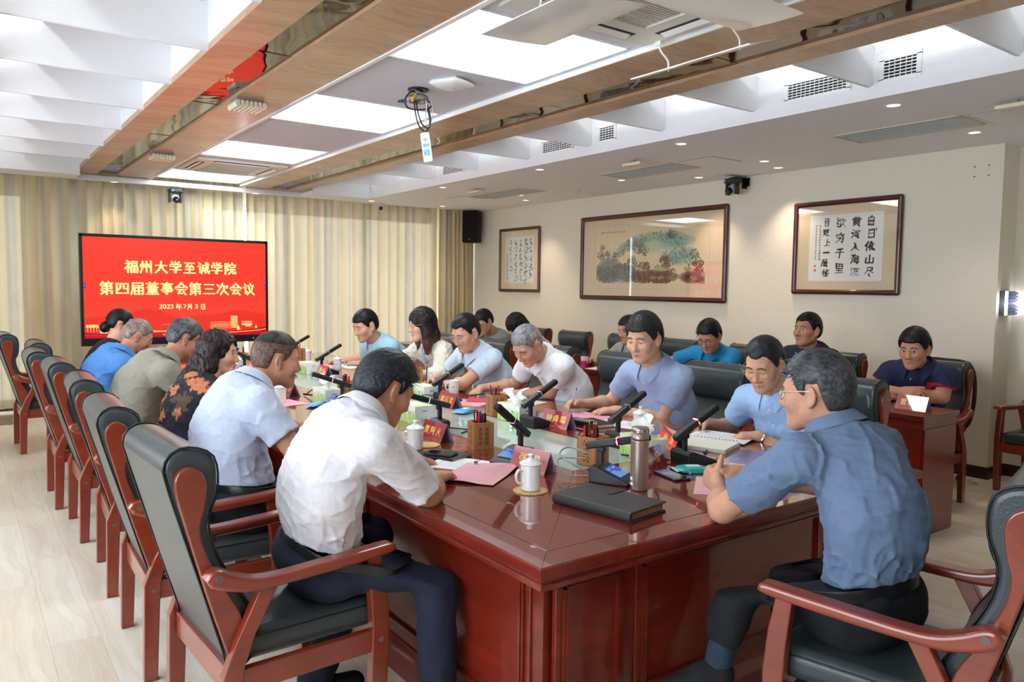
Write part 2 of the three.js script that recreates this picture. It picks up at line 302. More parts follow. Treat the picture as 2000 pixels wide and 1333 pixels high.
// fluted cream speakers under the left beam
for (const [z, w] of [[-5.56, 'beneath the mirror lettering'], [-8.34, 'close to the curtain']]) {
  const t = thing('beam_speaker', 'cream fluted oblong speaker under the wooden beam ' + w, 'speaker', [1.7, Y2, z], 0, 'fluted beam speakers'), g = [];
  for (let i = 0; i < 7; i++) g.push(new THREE.CylinderGeometry(0.018, 0.018, 0.2, 12).rotateX(Math.PI / 2).scale(1, 1.3, 1).translate(-0.09 + 0.03 * i, -0.042, 0));
  part('fluted_body', merge(g), mCream, t); part('mount', bx(0.19, 0.02, 0.17, 0, -0.01, 0), mGrey, t);
}
// ceiling cassette air conditioners
function cassette(x, z, label) {
  const t = thing('air_conditioner', label, 'air conditioner', [x, YC, z], 0, 'ceiling cassette air conditioners'), m = paint(0xd9d6cb, 0.5), dk = paint(0x23262a, 0.7);
  part('panel', merge([bx(0.95, 0.03, 0.2, 0, -0.015, 0.375), bx(0.95, 0.03, 0.2, 0, -0.015, -0.375), bx(0.2, 0.03, 0.55, 0.375, -0.015, 0), bx(0.2, 0.03, 0.55, -0.375, -0.015, 0)]), m, t);
  part('intake', bx(0.55, 0.004, 0.55, 0, -0.012, 0), paint(0x9a9a92, 0.7), t);
  for (let i = 0; i < 26; i++) part('slat', bx(0.55, 0.006, 0.009, 0, -0.018, -0.265 + i * 0.0212), m, t);
  for (let i = 0; i < 4; i++) { const a = i * Math.PI / 2; const f = part('flap', rb(0.56, 0.006, 0.06, 0.003), mWhite, t, [Math.sin(a) * 0.395, -0.033, Math.cos(a) * 0.395], [0.25, 0, 0]); f.rotation.order = 'YXZ'; f.rotation.y = a; part('outlet', bx(0.58, 0.003, 0.075), dk, t, [Math.sin(a) * 0.395, -0.0305, Math.cos(a) * 0.395], [0, a, 0]); }
}
cassette(2.535, -2.5, 'cream ceiling cassette air conditioner with white deflector boards around it');
cassette(2.535, -8.89, 'cream ceiling cassette air conditioner between two light panels near the curtain');
// white wind deflector boards on brackets
function deflector(pos, yaw, tilt, w, d, label) {
  const t = thing('wind_deflector', label, 'wind deflector', pos, yaw, 'white wind deflector boards'), pts = [];
  const g = new THREE.BoxGeometry(w, 0.005, d, 1, 1, 10), p = g.attributes.position;
  for (let i = 0; i < p.count; i++) { const z = p.getZ(i) / d; p.setY(i, p.getY(i) + 0.5 * z * z * d * 0.1); }
  g.computeVertexNormals(); part('board', g, mWhiteGloss, t, [0, 0, 0], [tilt, 0, 0]);
  for (const s of [-0.3, 0.3]) part('bracket', merge([tube([[s * w, YC - pos[1] - 0.03, -0.05], [s * w, (YC - pos[1]) * 0.6, -0.045], [s * w, 0.05, 0.02], [s * w, 0.0, 0.02]], 0.006, 12, 6), bx(0.04, 0.02, 0.03, s * w, YC - pos[1] - 0.04, -0.05)]), mWhite, t);
}
deflector([2.07, 2.66, -2.54], -Math.PI / 2, 0.06, 0.64, 0.36, 'broad white curved deflector board hanging below the nearest light panel');
deflector([2.47, 2.66, -2.02], 0, 0.05, 0.6, 0.32, 'white curved deflector board hanging in front of the slatted air conditioner intake');
deflector([3.06, 2.7, -2.64], Math.PI / 2, -0.3, 0.76, 0.22, 'flat white deflector board hanging on two crooked brackets under the wooden beam');
// ------------------------------------------------------------------ brush and print strokes for the lettering
const STROKES = {
  福: '18,6 28,16;8,26 36,26 24,46 6,66;24,44 24,96;28,50 38,62;46,12 92,12;52,24 86,24 86,42 52,42 52,24;46,54 92,54 92,94 46,94 46,54;69,54 69,94;46,74 92,74',
  州: '22,10 20,60 8,94;50,10 50,90;82,6 82,96;8,36 12,52;34,32 38,50;64,32 68,50',
  大: '8,36 92,36;50,6 48,38 34,70 8,94;50,38 66,70 92,94',
  学: '22,6 30,20;48,4 54,18;78,6 66,22;12,42 12,28 90,28 86,42;28,44 72,44 52,58;52,56 52,92 40,86;8,68 94,68',
  至: '12,12 88,12;44,12 24,42 76,40;64,30 80,48;50,44 50,90;18,64 82,64;6,92 94,92',
  诚: '16,8 26,20;6,36 24,36 24,84 38,72;44,28 94,28;46,28 46,62 36,92;46,50 66,50 64,76 54,72;70,6 74,50 92,92 96,74;88,44 66,88;80,8 90,18',
  院: '12,10 12,96;12,10 34,10 24,36 34,54 28,66 16,62;66,4 70,14;44,32 44,20 92,20 90,32;52,40 84,40;42,58 94,58;60,58 56,78 38,94;74,58 74,88 94,90 94,78',
  第: '24,4 10,26;20,14 46,14;32,16 38,26;62,4 52,24;58,14 92,14;72,16 78,26;16,36 82,36 82,52;20,52 82,52;20,52 16,70 86,70 84,90 74,86;50,36 50,98;48,72 12,94',
  四: '12,16 88,16 88,88 12,88 12,16;38,18 36,46 22,62;60,18 60,52 78,54',
  届: '18,10 86,10 86,30 18,30;18,10 16,60 6,94;30,46 88,46 88,94 30,94 30,46;58,34 58,94;30,70 88,70',
  董: '6,14 94,14;32,4 32,24;68,4 68,24;22,30 80,30;10,42 92,42;24,52 78,52 78,70 24,70 24,52;24,61 78,61;50,30 50,94;16,80 86,80;6,94 94,94',
  事: '8,14 92,14;26,24 76,24 76,38 26,38 26,24;18,48 80,48 80,74 18,74;6,61 94,61;50,4 50,94 38,88',
  会: '50,4 30,30 6,44;50,4 70,28 94,42;30,40 70,40;14,58 86,58;46,60 26,88 74,86;64,74 82,96',
  三: '14,16 86,16;22,50 78,50;6,88 94,88', 次: '10,18 20,30;6,80 26,52;50,6 34,40;42,26 90,26 80,42;62,30 58,60 34,94;60,56 74,78 94,94',
  议: '16,8 26,20;6,36 24,36 24,84 38,72;62,6 70,22;46,22 58,58 92,94;86,18 72,60 38,94',
  年: '28,4 10,36;24,20 86,20;22,42 82,42;24,42 24,66;6,66 94,66;54,20 54,98', 月: '26,8 24,64 10,94;26,8 76,8 76,92 62,86;26,36 76,36;24,62 76,62', 日: '22,10 78,10 78,92 22,92 22,10;22,50 78,50',
  雷: '16,8 84,8;10,34 10,22 90,22 88,34;50,8 50,46;24,30 38,32;24,42 38,42;62,30 76,32;62,42 76,42;20,54 80,54 80,94 20,94 20,54;50,54 50,94;20,74 80,74',
  石: '8,14 92,14;46,14 34,46 8,74;32,50 82,50 82,92 32,92 32,50', 宝: '50,2 54,12;10,30 10,18 90,18 86,30;22,38 78,38;24,62 76,62;10,92 90,92;50,38 50,92;66,70 76,82',
  黄: '16,14 84,14;34,4 34,26;66,4 66,26;6,28 94,28;22,40 78,40 78,76 22,76 22,40;50,28 50,76;22,58 78,58;36,80 14,96;64,80 88,96',
  阿: '12,10 12,96;12,10 34,10 24,36 34,54 28,66 16,62;42,16 94,16;48,36 70,36 70,66 48,66 48,36;84,16 84,92 72,86', 火: '24,30 30,54;76,26 64,50;50,6 48,50 12,94;50,46 66,74 92,94',
  钟: '26,4 8,36;20,22 44,22;12,42 42,42;8,60 44,60;26,42 26,86 44,74;54,24 92,24 92,62 54,62 54,24;72,4 72,98',
  舜: '78,4 20,12;24,18 32,28;48,16 52,26;78,16 66,30;8,46 10,34 90,34 86,46;30,44 12,70;26,52 46,52 32,76 10,94;18,60 28,68;56,56 92,56;50,76 94,76;60,58 58,76;76,46 76,98',
  聪: '6,12 46,12;14,12 14,72;36,12 36,94;14,32 36,32;14,52 36,52;4,74 46,68;58,4 64,14;86,4 78,16;56,20 88,20 88,46 56,46 56,20;52,62 48,84;60,60 62,90 84,90 86,80;70,58 76,70;90,60 96,74',
  张: '8,12 36,12 36,34 10,34 8,58 38,58 34,90 20,86;86,10 64,36;46,46 96,46;58,8 58,92 76,80;66,48 78,74 96,92', 昌: '28,6 72,6 72,42 28,42 28,6;28,24 72,24;18,54 82,54 82,94 18,94 18,54;18,74 82,74',
  林: '4,30 46,30;26,6 26,96;26,32 6,70;28,40 44,58;50,30 96,30;72,6 72,96;72,32 50,72;74,36 96,72',
  键: '20,4 6,30;16,18 36,18;10,36 34,36;6,52 36,52;20,36 20,86 36,76;42,14 54,14 44,40 56,40 46,70 38,86;40,56 54,80 96,92;60,18 90,18 90,46 60,46;56,32 96,32;58,60 94,60;54,74 96,74;76,6 76,86',
  智: '22,4 10,28;18,14 48,14;6,30 52,30;30,14 28,34 8,54;32,36 48,50;60,12 90,12 90,46 60,46 60,12;26,58 76,58 76,96 26,96 26,58;26,76 76,76',
  晓: '8,18 34,18 34,80 8,80 8,18;8,48 34,48;44,24 88,14;60,4 66,34 88,44 92,34;84,20 50,46;42,56 94,56;60,56 56,78 40,94;74,56 74,88 94,90 94,78',
  明: '8,16 38,16 38,80 8,80 8,16;8,48 38,48;56,8 54,64 42,94;56,8 90,8 90,92 78,86;56,34 90,34;54,60 90,60',
  郭: '30,2 34,12;6,16 58,16;16,26 48,26 48,42 16,42 16,26;14,52 50,52 32,62;32,62 32,92 22,88;6,74 58,70;66,8 66,98;66,8 92,8 80,36 94,56 86,70 70,66',
  伟: '30,4 6,48;20,32 20,98;42,20 92,20;38,42 94,42;40,62 90,62 88,82 78,78;64,4 64,98', 周: '18,8 16,64 6,94;18,8 88,8 88,92 76,88;32,26 74,26;52,14 52,44;28,44 78,44;36,58 70,58 70,82 36,82 36,58',
  白: '50,2 42,18;22,20 78,20 78,94 22,94 22,20;22,56 78,56', 依: '28,4 6,46;20,30 20,96;60,4 66,14;38,24 94,24;62,24 36,58;52,46 52,90 68,78;88,38 70,52;60,44 76,74 96,90', 山: '50,6 50,88;14,40 14,90 86,90;86,36 86,94',
  尽: '26,8 78,8 78,34 26,34;26,8 24,44 6,70;50,34 70,54 96,64;44,62 58,70;36,80 62,94', 河: '12,8 24,18;6,32 18,42;8,90 28,58;34,16 96,16;42,36 66,36 66,66 42,66 42,36;84,16 84,92 72,86', 入: '40,6 52,26 44,62 8,94;50,24 66,66 94,92',
  海: '12,8 24,18;6,32 18,42;8,90 26,58;44,4 32,28;40,16 94,16;44,30 86,30 82,92 70,88;44,30 36,78 92,78;32,54 96,54;58,34 64,46;56,58 62,70',
  流: '12,8 24,18;6,32 18,42;8,90 26,58;62,2 66,12;34,18 94,18;56,20 42,42 84,40;74,30 88,48;46,56 44,76 32,94;62,54 62,90;78,54 78,88 96,88 96,76',
  欲: '20,8 8,26;36,8 50,26;28,22 6,50;28,22 50,46;14,56 42,56 42,88 14,88 14,56;66,6 54,34;60,24 92,24 84,40;74,28 70,64 50,94;72,56 94,94', 穷: '50,2 54,10;10,28 12,16 90,16 86,28;36,24 14,46;62,24 84,44;22,56 80,56 74,94 60,88;48,40 44,70 14,96',
  千: '76,6 22,18;6,46 94,46;50,14 50,98', 里: '20,8 80,8 80,54 20,54 20,8;20,30 80,30;50,8 50,92;20,72 80,72;6,92 94,92', 目: '24,6 76,6 76,94 24,94 24,6;24,36 76,36;24,66 76,66',
  更: '8,10 92,10;22,22 78,22 78,60 22,60 22,22;22,40 78,40;50,10 46,66 8,94;24,66 60,84 94,92', 上: '48,8 48,90;48,46 84,46;6,92 94,92', 一: '8,50 92,46',
  层: '20,8 84,8 84,30 20,30;20,8 18,60 6,94;36,46 82,46;28,62 92,62;52,62 38,90 82,86;74,74 90,96', 楼: '4,28 40,28;22,6 22,96;22,32 6,66;26,40 40,54;50,10 58,22;88,8 78,22;44,30 96,30;70,4 70,50;66,32 44,50;74,32 96,48;42,64 96,64;62,52 50,80 84,96;82,64 68,84 42,96',
};
function glyph(g, ch, x, y, s, wt, slant = 0, wild = 0, r) {
  const st = STROKES[ch]; if (!st) return;
  g.lineCap = 'round'; g.lineJoin = 'round';
  for (const line of st.split(';')) {
    const p = line.split(' ').map((q) => q.split(',').map(Number)).map(([a, b]) => [x + (a + (50 - b) * slant + (wild ? (r() - 0.5) * wild : 0)) * s / 100, y + (b + (wild ? (r() - 0.5) * wild : 0)) * s / 100]);
    for (let i = 1; i < p.length; i++) {
      const dx = Math.abs(p[i][0] - p[i - 1][0]), dy = Math.abs(p[i][1] - p[i - 1][1]);
      g.lineWidth = wt * (wild ? 0.5 + r() * 1.1 : dy > dx * 0.5 ? 1 : 0.68);
      g.beginPath(); g.moveTo(...p[i - 1]);
      if (wild) g.quadraticCurveTo((p[i][0] + p[i - 1][0]) / 2 + (r() - 0.5) * s * 0.08, (p[i][1] + p[i - 1][1]) / 2 + (r() - 0.5) * s * 0.08, ...p[i]); else g.lineTo(...p[i]);
      g.stroke();
    }
  }
}
function words(g, text, cx, cy, s, gap, wt, color, slant) { g.strokeStyle = color; const w = text.length * (s + gap) - gap; [...text].forEach((c, i) => glyph(g, c, cx - w / 2 + i * (s + gap), cy - s / 2, s, wt, slant)); }

// ------------------------------------------------------------------ curtains
{
  const cream = hex(0xe2d6b8), grey = hex(0xc3c1b9), pale = hex(0xeee6d4);
  const tex = dataTex(512, 512, (u, v) => {
    let s = 0.5 + 0.5 * Math.sin(u * Math.PI * 8 + 1.2 * Math.sin(u * Math.PI * 6)); s = Math.max(0, Math.min(1, (s - 0.62) * 5));
    const cu = (u * 4) % 1, cv = (v * 3 + (Math.floor(u * 4) % 2) * 0.5) % 1, d = Math.hypot(cu - 0.5, (cv - 0.5) * 1.3), a = Math.atan2(cv - 0.5, cu - 0.5);
    const scroll = Math.max(0, 1 - Math.abs(((d * 9 + a / 6.283 * 1) % 1) - 0.5) * 5) * (d < 0.36 ? 1 : 0);
    const th = (pnoise(u * 256, v * 32, 256, 32, 3) - 0.5) * 0.12;
    let c = mix3(cream, grey, s * 0.75); c = mix3(c, pale, scroll * 0.45 + th + 0.05); return c;
  });
  const mat = (tint, tr) => physical({ map: tex, color: tint, roughness: 0.62, sheen: 0.5, sheenRoughness: 0.4, side: THREE.DoubleSide, transmission: tr, thickness: 0 });
  const cloth = mat(0xf4eee4, 0.1);
  const curtain = (x0, x1, seed, m, label, depth = 0.026, z = -10.68, dense = 1) => {
    const r = rng(seed), n = Math.round((x1 - x0) * 110), rows = 10, ph = [], h = 2.9; let p = r() * 6, wv = 0.14;
    for (let i = 0; i <= n; i++) { if (i % 12 === 0) wv = (0.09 + r() * 0.13) / dense; p += (x1 - x0) / n / wv * 6.283; ph.push(p); }
    const g = new THREE.PlaneGeometry(1, 1, n, rows), q = g.attributes.position, uv = g.attributes.uv;
    for (let j = 0; j <= rows; j++) for (let i = 0; i <= n; i++) {
      const k = j * (n + 1) + i, t = j / rows, x = x0 + (x1 - x0) * i / n, drape = 0.75 + 0.35 * t;
      const zz = depth * drape * (Math.sin(ph[i] + 0.25 * Math.sin(t * 3 + i * 0.05)) + 0.35 * Math.sin(ph[i] * 0.37 + t * 1.5));
      q.setXYZ(k, x + 0.012 * Math.cos(ph[i]) * drape, 0.05 + h * (1 - t), z + zz); uv.setXY(k, (x * 1.7) / 1.1, (h * (1 - t)) / 1.1);
    }
    g.computeVertexNormals(); solo('curtain', g, m, label, 'curtain', undefined, undefined, 'curtain panels on the far wall');
  };
  curtain(-1.75, 1.41, 21, cloth, 'wide cream and grey pleated curtain reaching from the corner to the screen');
  curtain(1.42, 3.19, 22, cloth, 'cream pleated curtain hanging behind the red screen');
  curtain(3.225, 6.25, 23, cloth, 'cream pleated curtain between the screen and the corner loudspeaker');
  curtain(6.2, 6.86, 24, cloth, 'bunched narrow curtain stack in the corner below the loudspeaker', 0.06, -10.56, 1.5);
  solo('curtain_track', span(-1.8, 6.88, 2.93, 2.97, -10.72, -10.62), mGrey, 'grey curtain track above the pleated curtains', 'curtain track');
}

// ------------------------------------------------------------------ the big screen
{
  const tv = thing('display_screen', 'large black-framed display showing a red slide with yellow lettering', 'screen', [2.07, 0, -9.35]);
  const W = 2.01, H = 1.21, cy = 1.465;
  part('bezel', merge([rb(W, 0.035, 0.07, 0.006, 0, cy + H / 2 - 0.017, 0), rb(W, 0.085, 0.08, 0.008, 0, cy - H / 2 + 0.042, 0), rb(0.035, H, 0.07, 0.006, -W / 2 + 0.017, cy, 0), rb(0.035, H, 0.07, 0.006, W / 2 - 0.017, cy, 0), bx(W - 0.02, H - 0.02, 0.05, 0, cy, -0.02)]), mBlack, tv);
  const slide = canvasTex(1600, 900, (g, w, h) => {
    g.fillStyle = '#f53b2a'; g.fillRect(0, 0, w, h);
    const hill = (pts, c) => { g.fillStyle = c; g.beginPath(); g.moveTo(0, h); g.lineTo(0, pts[0]); for (let i = 1; i < pts.length; i++) { const x = w * i / (pts.length - 1), xp = w * (i - 1) / (pts.length - 1); g.bezierCurveTo((x + xp) / 2, pts[i - 1], (x + xp) / 2, pts[i], x, pts[i]); } g.lineTo(w, h); g.fill(); };
    hill([640, 560, 610, 630, 650, 600, 560], '#f0402f'); hill([720, 690, 640, 720, 700, 660, 700], '#e83224');
    words(g, '福州大学至诚学院', 822, 255, 116, 8, 18, '#fff6a0'); words(g, '第四届董事会第三次会议', 808, 452, 119, 6, 18, '#fff6a0');
    g.fillStyle = '#fff6a8'; g.font = 'bold 58px sans-serif'; g.fillText('2023', 612, 640); words(g, '年', 785, 622, 56, 0, 9, '#fff6a8'); g.fillText('7', 820, 640); words(g, '月', 882, 622, 52, 0, 9, '#fff6a8'); g.fillText('3', 925, 640); words(g, '日', 1000, 622, 52, 0, 9, '#fff6a8');
    g.fillStyle = '#ffd98a'; for (let i = 0; i < 4; i++) { g.beginPath(); g.arc(25 + i * 24, 792, 15, 0, 7); g.fill(); g.fillRect(23 + i * 24, 800, 4, 46); }
    g.strokeStyle = '#ffb46a'; g.lineWidth = 4; g.strokeRect(1070, 770, 180, 60); g.beginPath(); g.moveTo(110, 800); g.lineTo(130, 850); g.lineTo(640, 850); g.moveTo(640, 785); g.lineTo(710, 785); g.lineTo(745, 848); g.lineTo(640, 848); g.stroke();
    for (let i = 0; i < 11; i++) { g.fillStyle = '#ffb46a'; g.fillRect(1078 + i * 15, 780, 8, 40); }
    g.fillStyle = '#ffc47c'; g.fillRect(1256, 712, 66, 118); g.fillStyle = '#ff9d5e'; for (let i = 0; i < 9; i++) g.fillRect(1260, 720 + i * 12, 58, 5);
    g.fillStyle = '#ffa377'; g.fillRect(1362, 765, 100, 26); g.fillStyle = '#ffe58c'; g.fillRect(1362, 793, 100, 14); g.fillRect(1400, 812, 52, 8);
    for (const x of [1330, 780, 700, 1500]) { g.beginPath(); g.moveTo(x - 18, 850); g.lineTo(x, 800); g.lineTo(x + 18, 850); g.fill(); }
    g.fillRect(120, 838, 60, 20); for (let i = 0; i < 30; i++) g.fillRect(190 + i * 18, 842, 12, 12);
    g.fillStyle = '#c01020'; g.beginPath(); g.moveTo(0, 842); g.bezierCurveTo(200, 880, 700, 858, 900, 868); g.bezierCurveTo(1200, 880, 1450, 850, 1600, 820); g.lineTo(1600, 900); g.lineTo(0, 900); g.fill();
    g.strokeStyle = '#ffe26a'; g.lineWidth = 6; g.beginPath(); g.moveTo(640, 880); g.bezierCurveTo(1000, 880, 1450, 876, 1600, 846); g.stroke(); g.strokeStyle = '#e52a6a'; g.beginPath(); g.moveTo(0, 872); g.bezierCurveTo(100, 880, 250, 884, 420, 880); g.stroke();
    g.strokeStyle = '#8a1410'; g.lineWidth = 3; g.beginPath(); g.moveTo(1420, 612); g.lineTo(1440, 620); g.lineTo(1462, 632); g.lineTo(1486, 624); g.stroke();
    g.fillStyle = '#7a3a8c'; g.fillRect(2, 405, 18, 52); g.fillRect(1582, 405, 16, 48); g.fillStyle = '#e8d8f0'; g.fillRect(7, 428, 6, 6); g.fillRect(1587, 426, 6, 6);
  });
  const ms = new THREE.MeshStandardMaterial({ color: 0x050505, roughness: 0.25, emissive: 0xffffff, emissiveMap: slide, emissiveIntensity: 1.2 });
  part('screen', new THREE.PlaneGeometry(W - 0.06, H - 0.115), ms, tv, [0, cy + 0.026, 0.0365]);
  part('power_light', new THREE.SphereGeometry(0.006, 10, 8), glow(0x2060ff, 3), tv, [0.82, cy - H / 2 + 0.04, 0.041]);
  const st = mBlack;
  for (const s of [-0.55, 0.55]) { part('stand_post', bx(0.07, 1.1, 0.05, s, 0.62, -0.05), st, tv); part('stand_foot', bx(0.08, 0.05, 0.62, s, 0.065, -0.02), st, tv); for (const z of [-0.28, 0.25]) part('caster', new THREE.CylinderGeometry(0.032, 0.032, 0.03, 14).rotateZ(Math.PI / 2), mGrey, tv, [s, 0.033, z]); }
  part('stand_shelf', bx(1.2, 0.03, 0.35, 0, 0.5, 0.02), st, tv);
  areaLight(new THREE.Color(1, 0.13, 0.09), LIGHT.screen, W - 0.1, H - 0.15, [2.07, cy, -9.3], [2.07, cy, 0]);
}
// ------------------------------------------------------------------ wall loudspeaker, cameras, lit wall sign
{
  const t = thing('wall_loudspeaker', 'black loudspeaker box mounted high in the corner beside the curtain', 'loudspeaker', [6.66, 2.5, -10.3], -0.9);
  part('cabinet', rb(0.26, 0.5, 0.2, 0.02), mBlackMatte, t); part('grille', rb(0.245, 0.48, 0.02, 0.01, 0, 0, 0.1), paint(0x0c0c0d, 0.95), t); part('badge', bx(0.04, 0.01, 0.004, 0, -0.2, 0.111), mGrey, t); part('bracket', bx(0.05, 0.1, 0.16, 0, 0, -0.16), mBlack, t);
  const ptz = (pos, turn, label, arm) => {
    const c = thing('conference_camera', label, 'camera', pos, turn, 'black swivel cameras'), m = paint(0x2a2d31, 0.35);
    part('mount_plate', arm ? merge([bx(0.012, 0.11, 0.12, 0, -0.03, -0.19), bx(0.1, 0.012, 0.2, 0, 0.02, -0.1), bx(0.09, 0.08, 0.012, 0.0, -0.02, -0.192)]) : bx(0.1, 0.012, 0.1, 0, 0.02, 0), mBlack, c);
    part('base', rb(0.15, 0.055, 0.13, 0.02, 0, -0.015, 0), m, c); part('base_stripe', bx(0.1, 0.02, 0.004, 0, -0.015, 0.066), mBlack, c); part('status_light', bx(0.012, 0.01, 0.004, -0.045, -0.015, 0.069), glow(0x2050ff, 4), c);
    for (const e of [-1, 1]) part('yoke_arm', rb(0.018, 0.12, 0.07, 0.008, e * 0.066, -0.1, 0), m, c);
    part('camera_head', new THREE.SphereGeometry(0.052, 24, 16), paint(0xb9bcbf, 0.3), c, [0, -0.105, 0]); part('lens_barrel', new THREE.CylinderGeometry(0.034, 0.04, 0.06, 22).rotateX(Math.PI / 2 + 0.5), mBlack, c, [0, -0.125, 0.045]); part('lens', new THREE.SphereGeometry(0.026, 18, 12), physical({ color: 0x0a1410, roughness: 0.05, clearcoat: 1 }), c, [0, -0.135, 0.062]);
  };
  ptz([6.7, 2.72, -5.28], -Math.PI / 2 - 0.15, 'black swivel conference camera on a bracket on the wall above the landscape painting', true);
  ptz([2.28, 2.73, -10.46], 0.1, 'black swivel conference camera hanging above the red screen', false);
  const b = thing('security_camera', 'small white bullet camera with black face by the curtain top', 'camera', [5.15, Y1, -10.45], -0.5);
  part('base', cyl(0.04, 0.045, 0.02, 18, 0, -0.012, 0), mWhite, b); part('arm', cyl(0.012, 0.012, 0.05, 10, 0, -0.04, 0), mWhite, b); part('housing', new THREE.CylinderGeometry(0.034, 0.034, 0.14, 20).rotateX(Math.PI / 2), mWhite, b, [0, -0.075, 0.02]); part('face', new THREE.CylinderGeometry(0.03, 0.03, 0.01, 20).rotateX(Math.PI / 2), mBlack, b, [0, -0.075, 0.092]); part('sun_shield', rb(0.075, 0.01, 0.17, 0.004, 0, -0.038, 0.03), mWhite, b);
  const s = thing('wall_light', 'small square lit wall fitting with metal louvres on the wall end', 'wall light', [7.05, 1.47, -2.75]);
  part('back_box', rb(0.2, 0.2, 0.05, 0.008, 0, 0, 0.026), paint(0x3b3d42, 0.4), s); for (const e of [-0.1, 0.1]) part('edge_light', bx(0.012, 0.2, 0.02, e, 0, 0.055), glow(new THREE.Color(0.85, 0.88, 1), 1.6), s);
  for (let i = 0; i < 7; i++) part('louvre', bx(0.19, 0.022, 0.008, 0, -0.085 + i * 0.028, 0.062), physical({ color: 0x5f6fb0, metalness: 0.7, roughness: 0.3 }), s, undefined, undefined);
  for (const [sx, tx] of [[0.115, 1], [-0.115, -1]]) { const l = new THREE.PointLight(new THREE.Color(0.8, 0.85, 1), 0.06, 0, 2); l.position.set(7.05 + sx, 1.47, -2.69); l.shadow.radius = 1; scene.add(l); }
}
